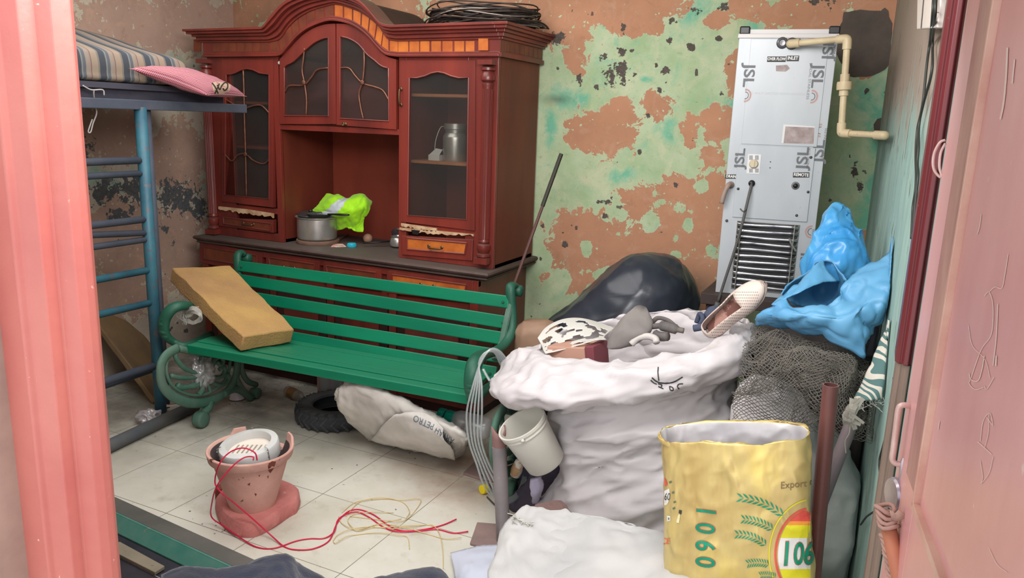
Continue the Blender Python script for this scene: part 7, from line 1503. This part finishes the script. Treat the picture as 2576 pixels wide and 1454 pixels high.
jsl(2020, 398, PI/2, .055, dep=.0068); ctext(mb, 'JINDAL STA', 2034, 398, .0115, 0, 0, PI/2, 1.25, dep=.0068); pm_('JSL JINDAL STA printing'); jsl(1862, 398, PI/2, .05, dep=.0068); ctext(mb, 'JINDAL STA', 1871, 396, .0105, 0, 0, PI/2, 1.25, dep=.0068); pm_('JSL JINDAL STA printing')
arc(2040, 583, dep=.0008, flip=-1); ctext(mb, 'LESS', 2046, 585, .0115, 0, 0, PI/2, 1.25, dep=.0008); jsl(2027, 650, PI/2, .05, dep=.0008); pm_('partly hidden JSL STAINLESS printing')
ctext(mb, 'ELWAY LIMITED ASME SA240/SA', 1958, 236, .0125, 2, 0, 0, 1.15)
pm_('faint horizontal line of printed letters')
mb = MB(); P = [cp(x, y, .0036) for x, y in ((1971,313),(2050,318),(2048,363),(1966,360))]; mb.add(P+[p+dyv*.001 for p in P], [(0,1,2,3),(7,6,5,4),(0,4,5,1),(1,5,6,2),(2,6,7,3),(3,7,4,0)]); P = [cp(x, y, .0042) for x, y in ((1976,318),(2049,321),(2047,362),(1971,360))]; mb.add(P, [(0,1,2,3)], 1); STK = [mat('white_sticker', rgb(206, 204, 202), .5), mat('scuffed_sticker', rgb(170, 156, 154), .7, col2=rgb(136, 120, 118), scale=30)]; build('worn_sticker', mb, STK, t); mb = MB(); P = [cp(x, y, .0042) for x, y in ((1952,165),(1980,163),(1987,172),(1976,180),(1952,179))]; mb.add(P, [(0,1,2,3,4)], 1)
build('worn_sticker', mb, [mat('white_sticker', rgb(206, 204, 202), .5), mat('scuffed_sticker', rgb(170, 156, 154), .7, col2=rgb(136, 120, 118), scale=30)], t)
# power cord with plug hanging down
mb = MB(); mb.tube(cr([cp(1891,463,.012), cp(1882,500,.04), cp(1868,560,.05), cp(1848,630,.05), cp(1825,700,.05), cp(1806,760,.05)], 6), .0055, 8); e_ = cp(1806, 760, .05); mb.tube([e_, cp(1801, 782, .05)], [.010, .012], 10); mb.tube(cr([cp(1862,525,.05), cp(1870,532,.055), cp(1878,524,.055)], 4), .003, 6)
build('power_cord', mb, mat('grey_rubber_cord', rgb(84, 82, 80), .6), t, smooth=True)
# stand
t = thing('cooler_stand', (x0, 3.1, 0), 'dark wooden stand with legs under the water cooler', 'stand'); dw = mat('dark_stained_wood', rgb(66, 52, 48), .7, col2=rgb(52, 42, 40), scale=9, stretch=(1, 1, .3))
z_ = cz0-.001; mb = MB(); mb.box((x0-.05, 3.06, z_-.045), (x1+.09, 3.55, z_)); build('stand_top', mb, dw, t, bevel=.003)
for xx in (x0-.03, x1+.04):
    for yy in (3.08, 3.50): mb = MB(); mb.box((xx, yy, 0), (xx+.04, yy+.04, z_-.045)); build('leg', mb, dw, t, bevel=.003)
mb = MB(); mb.box((x0-.01, 3.09, .25), (x1+.04, 3.11, .29)); mb.box((x0-.01, 3.51, .25), (x1+.04, 3.53, .29)); build('stretcher', mb, dw, t)
# CPVC pipe
cp_ = mat('cream_cpvc', rgb(198, 182, 148), .45, col2=rgb(182, 164, 132), scale=14, speck=rgb(150, 122, 88), speck_scale=50, speck_t=.7)
t = thing('water_pipe', tuple(aty(2130, 200, 3.0)), 'cream plastic water pipe with elbows running from the cooler inlet into the wall', 'pipe')
YP = 3.03
K = [cp(1988, 107, .03), cp(2132, 97, .03)]; a1 = aty(2132, 97, YP); a0 = cp(1988, 110, .035); c1 = aty(2130, 210, YP); c2 = aty(2116, 335, YP); c3 = aty(2226, 341, 2.95); c4 = Vector((-.068, BY-.012, c3.z+.0))
mb = MB(); mb.tube([cp(1990, 110, 0), a0], .0115, 14); mb.tube([a0, a1], .0115, 16); build('pipe_run', mb, cp_, t, smooth=True, angle=50)
mb = MB(); mb.tube([a1, c2], .0115, 16); build('pipe_run', mb, cp_, t, smooth=True, angle=50); mb = MB(); mb.tube([c2, c3], .0115, 16); build('pipe_run', mb, cp_, t, smooth=True, angle=50); mb = MB(); mb.tube([c3, c4], .0115, 16); build('pipe_run', mb, cp_, t, smooth=True, angle=50)
def elbow(c, d1, d2, R=.0155, L_=.036):
    mb = MB(); d1 = (d1-c).normalized(); d2 = (d2-c).normalized(); mb.tube(cr([c+d1*L_, c+d1*L_*.45, c+(d1+d2)*L_*.06, c+d2*L_*.45, c+d2*L_], 5), R, 18); build('elbow', mb, cp_, t, smooth=True, angle=50)
elbow(a0, cp(1990, 110, -.02), a1); elbow(a1, a0, c2); elbow(c2, a1, c3); elbow(c3, c2, c4)
mb = MB(); u_ = aty(2124, 216, YP); dn = (c2-a1).normalized(); mb.lathe([(.0115, -.04), (.0155, -.04), (.0155, -.014), (.0245, -.014), (.0255, -.008), (.0255, .01), (.0245, .014), (.016, .014), (.016, .034), (.0115, .034)], a1+dn*(u_-a1).dot(dn), dn, n=24); build('union_joint', mb, cp_, t, smooth=True, angle=35)
# switch box on the right wall
def rw(px, py, off_=0): return atp(px, py, RW0+RN*off_, RN)
mb = MB(); P = [(2308,-30),(2368,-30),(2356,70),(2306,74)]; q = [rw(x, y, .035) for x, y in P]; ww = mat('off_white_enamel', rgb(214, 204, 196), .4)
t = thing('switch_box', tuple(rw(2330, 40)), 'off-white electrical casing on the right wall at the top edge', 'switch box'); n = 4
mb.add(q+[p-RN*.035 for p in q], [tuple(range(n)), tuple(range(2*n-1, n-1, -1))]+[(i, n+i, n+(i+1) % n, (i+1) % n) for i in range(n)]); build('box_body', mb, ww, t, bevel=.003)
mb = MB(); q = [rw(x, y, .0365) for x, y in ((2324,-30),(2326,-30),(2317,72),(2315,72))]; mb.add(q, [(0,1,2,3)]); q = [rw(x, y, .0365) for x, y in ((2350,30),(2362,30),(2362,31.5),(2350,31.5))]; mb.add(q, [(0,1,2,3)]); build('seam', mb, mat('seam_grey', rgb(130, 118, 112), .6), t)
mb = MB()
for pts in ([(2350,-30),(2346,40),(2340,100),(2332,160),(2326,220),(2322,255),(2316,290),(2309,320),(2305,360),(2304,400),(2305,440),(2303,480),(2297,520),(2295,560),(2293,600)], [(2356,-30),(2352,40),(2346,100),(2346,160),(2340,200),(2330,235),(2322,265),(2314,300),(2311,330),(2311,370),(2308,410),(2310,440),(2306,480),(2302,520),(2299,560),(2296,610),(2285,700)]):
    mb.tube(cr([rw(x, y, .045 if y < 90 else .012) for x, y in pts], 5), .0032, 7)
tag(build('twin_cable', mb, mat('black_twin_cable', rgb(44, 46, 42), .5), smooth=True), 'pair of thin black cables hanging down the right wall', 'cable')
mb = MB(); mb.tube(cr([rw(x, y, .012) for x, y in ((2248,950),(2247,1000),(2238,1060),(2222,1120),(2212,1160),(2215,1200),(2222,1240),(2205,1280),(2180,1300),(2165,1320))], 5), .0026, 6)
tag(build('wall_cable', mb, mat('black_twin_cable', rgb(44, 46, 42), .5), smooth=True), 'single black cable hanging low on the right wall behind the door handle', 'cable')
# dark red door frame post on the right wall
mar = mat('maroon_gloss_paint', rgb(116, 44, 48), .35, col2=rgb(98, 38, 42), scale=5, stretch=(1, 1, .2), speck=rgb(160, 110, 106), speck_scale=40, speck_t=.76)
YF = 1.75; fa_ = aty(2378, 0, YF); fb_ = aty(2309, 560, YF); fx = (fa_.x+fb_.x)/2
poly = [(fx, YF), (fx+.006, YF-.012), (fx+.012, YF-.01), (fx+.016, YF-.02), (fx+.024, YF-.022), (fx+.028, YF-.012), (fx+.06, YF-.012), (fx+.2, YF-.012), (fx+.2, YF+.08), (fx+.0, YF+.08)]
fz0 = aty(2270, 912, YF).z
zpost(poly, 'trim_2', mar, fz0, 2.4, .0015); zpost([(p[0]+.004, p[1]+.004) for p in poly], 'trim_3', mat('bare_grey_wood', rgb(136, 116, 104), .8, col2=rgb(110, 94, 86), scale=10, stretch=(1, 1, .2)), 0, fz0-.001, .0015)
# door leaf, opened against the right wall
A = Vector((.086, 1.5, 0)); DL = Vector((.12, -1, 0)).normalized(); DN = Vector((-DL.y, DL.x, 0)); DN = DN if DN.x < 0 else -DN
pink = mat('worn_pink_red_paint', rgb(222, 168, 166), .34, col2=rgb(206, 146, 146), scale=3.5, stretch=(1, 1, .35), bump=.08, bscale=18, speck=rgb(224, 190, 184), speck_scale=22, speck_t=.75)
def dl_(px, py): p = atp(px, py, A, DN); return ((p-A).dot(DL), p.z)
s1 = (dl_(2490, 0)[0]+dl_(2410, 560)[0]+dl_(2330, 1150)[0])/3; zr = dl_(2311, 1311)[1]
def dbox(u0, u1, z0, z1, t0, t1): return [A+DL*u+DN*v+Vector((0, 0, z)) for z in (z0, z1) for u, v in ((u0, t0), (u1, t0), (u1, t1), (u0, t1))]
BF = [(0,3,2,1),(4,5,6,7),(0,1,5,4),(1,2,6,5),(2,3,7,6),(3,0,4,7)]
WL = 1.35; mb = MB(); mb.add(dbox(0, WL, .02, 2.2, -.030, -.008), BF); mb.add(dbox(0, s1, .02, 2.2, -.035, 0), BF); mb.add(dbox(WL-.09, WL, .02, 2.2, -.035, 0), BF); mb.add(dbox(s1, WL-.09, zr-.16, zr, -.035, 0), BF); mb.add(dbox(s1, WL-.09, .02, .2, -.035, 0), BF); mb.add(dbox(s1, WL-.09, 2.08, 2.2, -.035, 0), BF)
door1 = struct(build('door_1', mb, pink, bevel=.002))
mb = MB(); s0 = s1; bead = mat('pale_worn_bead', rgb(212, 176, 160), .5, col2=rgb(196, 150, 136), scale=10)
mb.add(dbox(s0-.002, s0+.006, zr, 2.08, -.01, .003), BF); mb.add(dbox(s0-.002, WL-.09, zr-.004, zr+.008, -.01, .003), BF); build('bead', mb, bead, door1, bevel=.001)
mb = MB(); mb.add(dbox(s1+.03, WL-.12, zr+.03, 2.05, -.012, -.004), BF); mb.add(dbox(s1+.03, WL-.12, .23, zr-.19, -.012, -.004), BF); build('door_panel', mb, pink, door1, bevel=.004)
mb = MB(); su = dl_(2395, 560)[0]; a_ = dl_(2350, 560)[0]; mb.add(dbox(s1*.52, s1*.95, zr+.02, 2.1, -.001, .0012), BF); build('worn_band', mb, mat('scuffed_pink_grey', rgb(186, 146, 134), .6, col2=rgb(160, 112, 108), scale=14, stretch=(1, 1, .3)), door1)
# chalk scratches
bv = bvh_of([o for o in COL.objects if o.name in ('door_1', 'door_panel')] + [o for o in COL.objects if o.name.startswith('door_panel') and o.parent == door1]); mb = MB()
for s_, w_ in (([(2538,640),(2530,690),(2522,725),(2505,722),(2490,735)], 2), ([(2478,745),(2490,735),(2500,770),(2496,840),(2470,880),(2445,950),(2440,965),(2455,980),(2475,975)], 2), ([(2438,820),(2448,870),(2480,905),(2492,950)], 1.5), ([(2512,765),(2508,850),(2500,920)], 2.5), ([(2440,940),(2444,955),(2462,958),(2472,930),(2478,895)], 2.5), ([(2478,972),(2485,978),(2502,950)], 2),
     ([(2468,1110),(2475,1060),(2492,1040),(2500,1068)], 1.8), ([(2462,1112),(2482,1130),(2496,1143)], 2.4), ([(2468,1160),(2474,1200),(2470,1216),(2490,1190),(2500,1150)], 1.6), ([(2490,1040),(2488,1090),(2478,1130)], 1.4), ([(2484,1050),(2500,1072)], 2), ([(2508,895),(2507,920)], 4), ([(2536,120),(2532,200),(2526,260),(2518,300)], 5), ([(2554,150),(2548,210)], 4), ([(2470,540),(2466,570),(2460,590)], 2), ([(2490,1380),(2510,1420),(2535,1440)], 1.5), ([(2365,1060),(2362,1080)], 2)):
    ink_line(mb, bv, s_, w_, 0, 5, .0008)
build('chalk_scratches', mb, mat('pale_scratch', rgb(226, 200, 192), .8), door1)
# handle (aldrop loop), padlock, bangle
hm = mat('worn_plated_iron', rgb(216, 190, 184), .45, .25, col2=rgb(196, 160, 154), scale=14)
mb = MB(); Yh = 1.47; P = [aty(2305,1023,Yh), aty(2285,1020,Yh-.01), aty(2268,1020,Yh-.015), aty(2260,1032,Yh-.015), aty(2254,1080,Yh-.015), aty(2248,1130,Yh-.015), aty(2245,1155,Yh-.015), aty(2254,1166,Yh-.015), aty(2270,1168,Yh-.012), aty(2288,1170,Yh)]
mb.tube(cr(P, 5), .0052, 10); p = aty(2309, 1008, Yh); mb.tube([p+Vector((0, 0, .03)), p, p-Vector((0, 0, .02))], [.004, .009, .004], 10); build('latch_loop', mb, hm, door1, smooth=True)
t = thing('padlock', tuple(aty(2265, 1280, 1.45)), 'round steel padlock hanging from the latch of the pink door', 'padlock')
pm = mat('polished_steel', rgb(186, 176, 184), .3, .55, col2=rgb(140, 130, 140), scale=10)
c = aty(2262, 1243, 1.46); mb = MB(); R = .030; mb.lathe([(0, -.015), (R*.9, -.015), (R, -.011), (R, .011), (R*.9, .015), (0, .015)], c, (-.92, -.38, .0), n=36); build('lock_body', mb, pm, t, smooth=True, angle=35)
mb = MB(); s0_ = aty(2266, 1222, 1.46); mb.tube(cr([aty(2267,1228,1.46), aty(2268,1190,1.455), aty(2272,1160,1.455), aty(2280,1158,1.46), aty(2276,1190,1.47), aty(2272,1225,1.47)], 5), .0045, 10); build('shackle', mb, pm, t, smooth=True)
mb = MB(); mb.tube(cr([aty(x, y, 1.5) for x, y in ((2378,352),(2365,358),(2352,380),(2347,405),(2350,428),(2364,445),(2368,440),(2363,420),(2366,385),(2378,360))], 5), .0022, 8); build('wire_loop', mb, hm, door1, smooth=True)
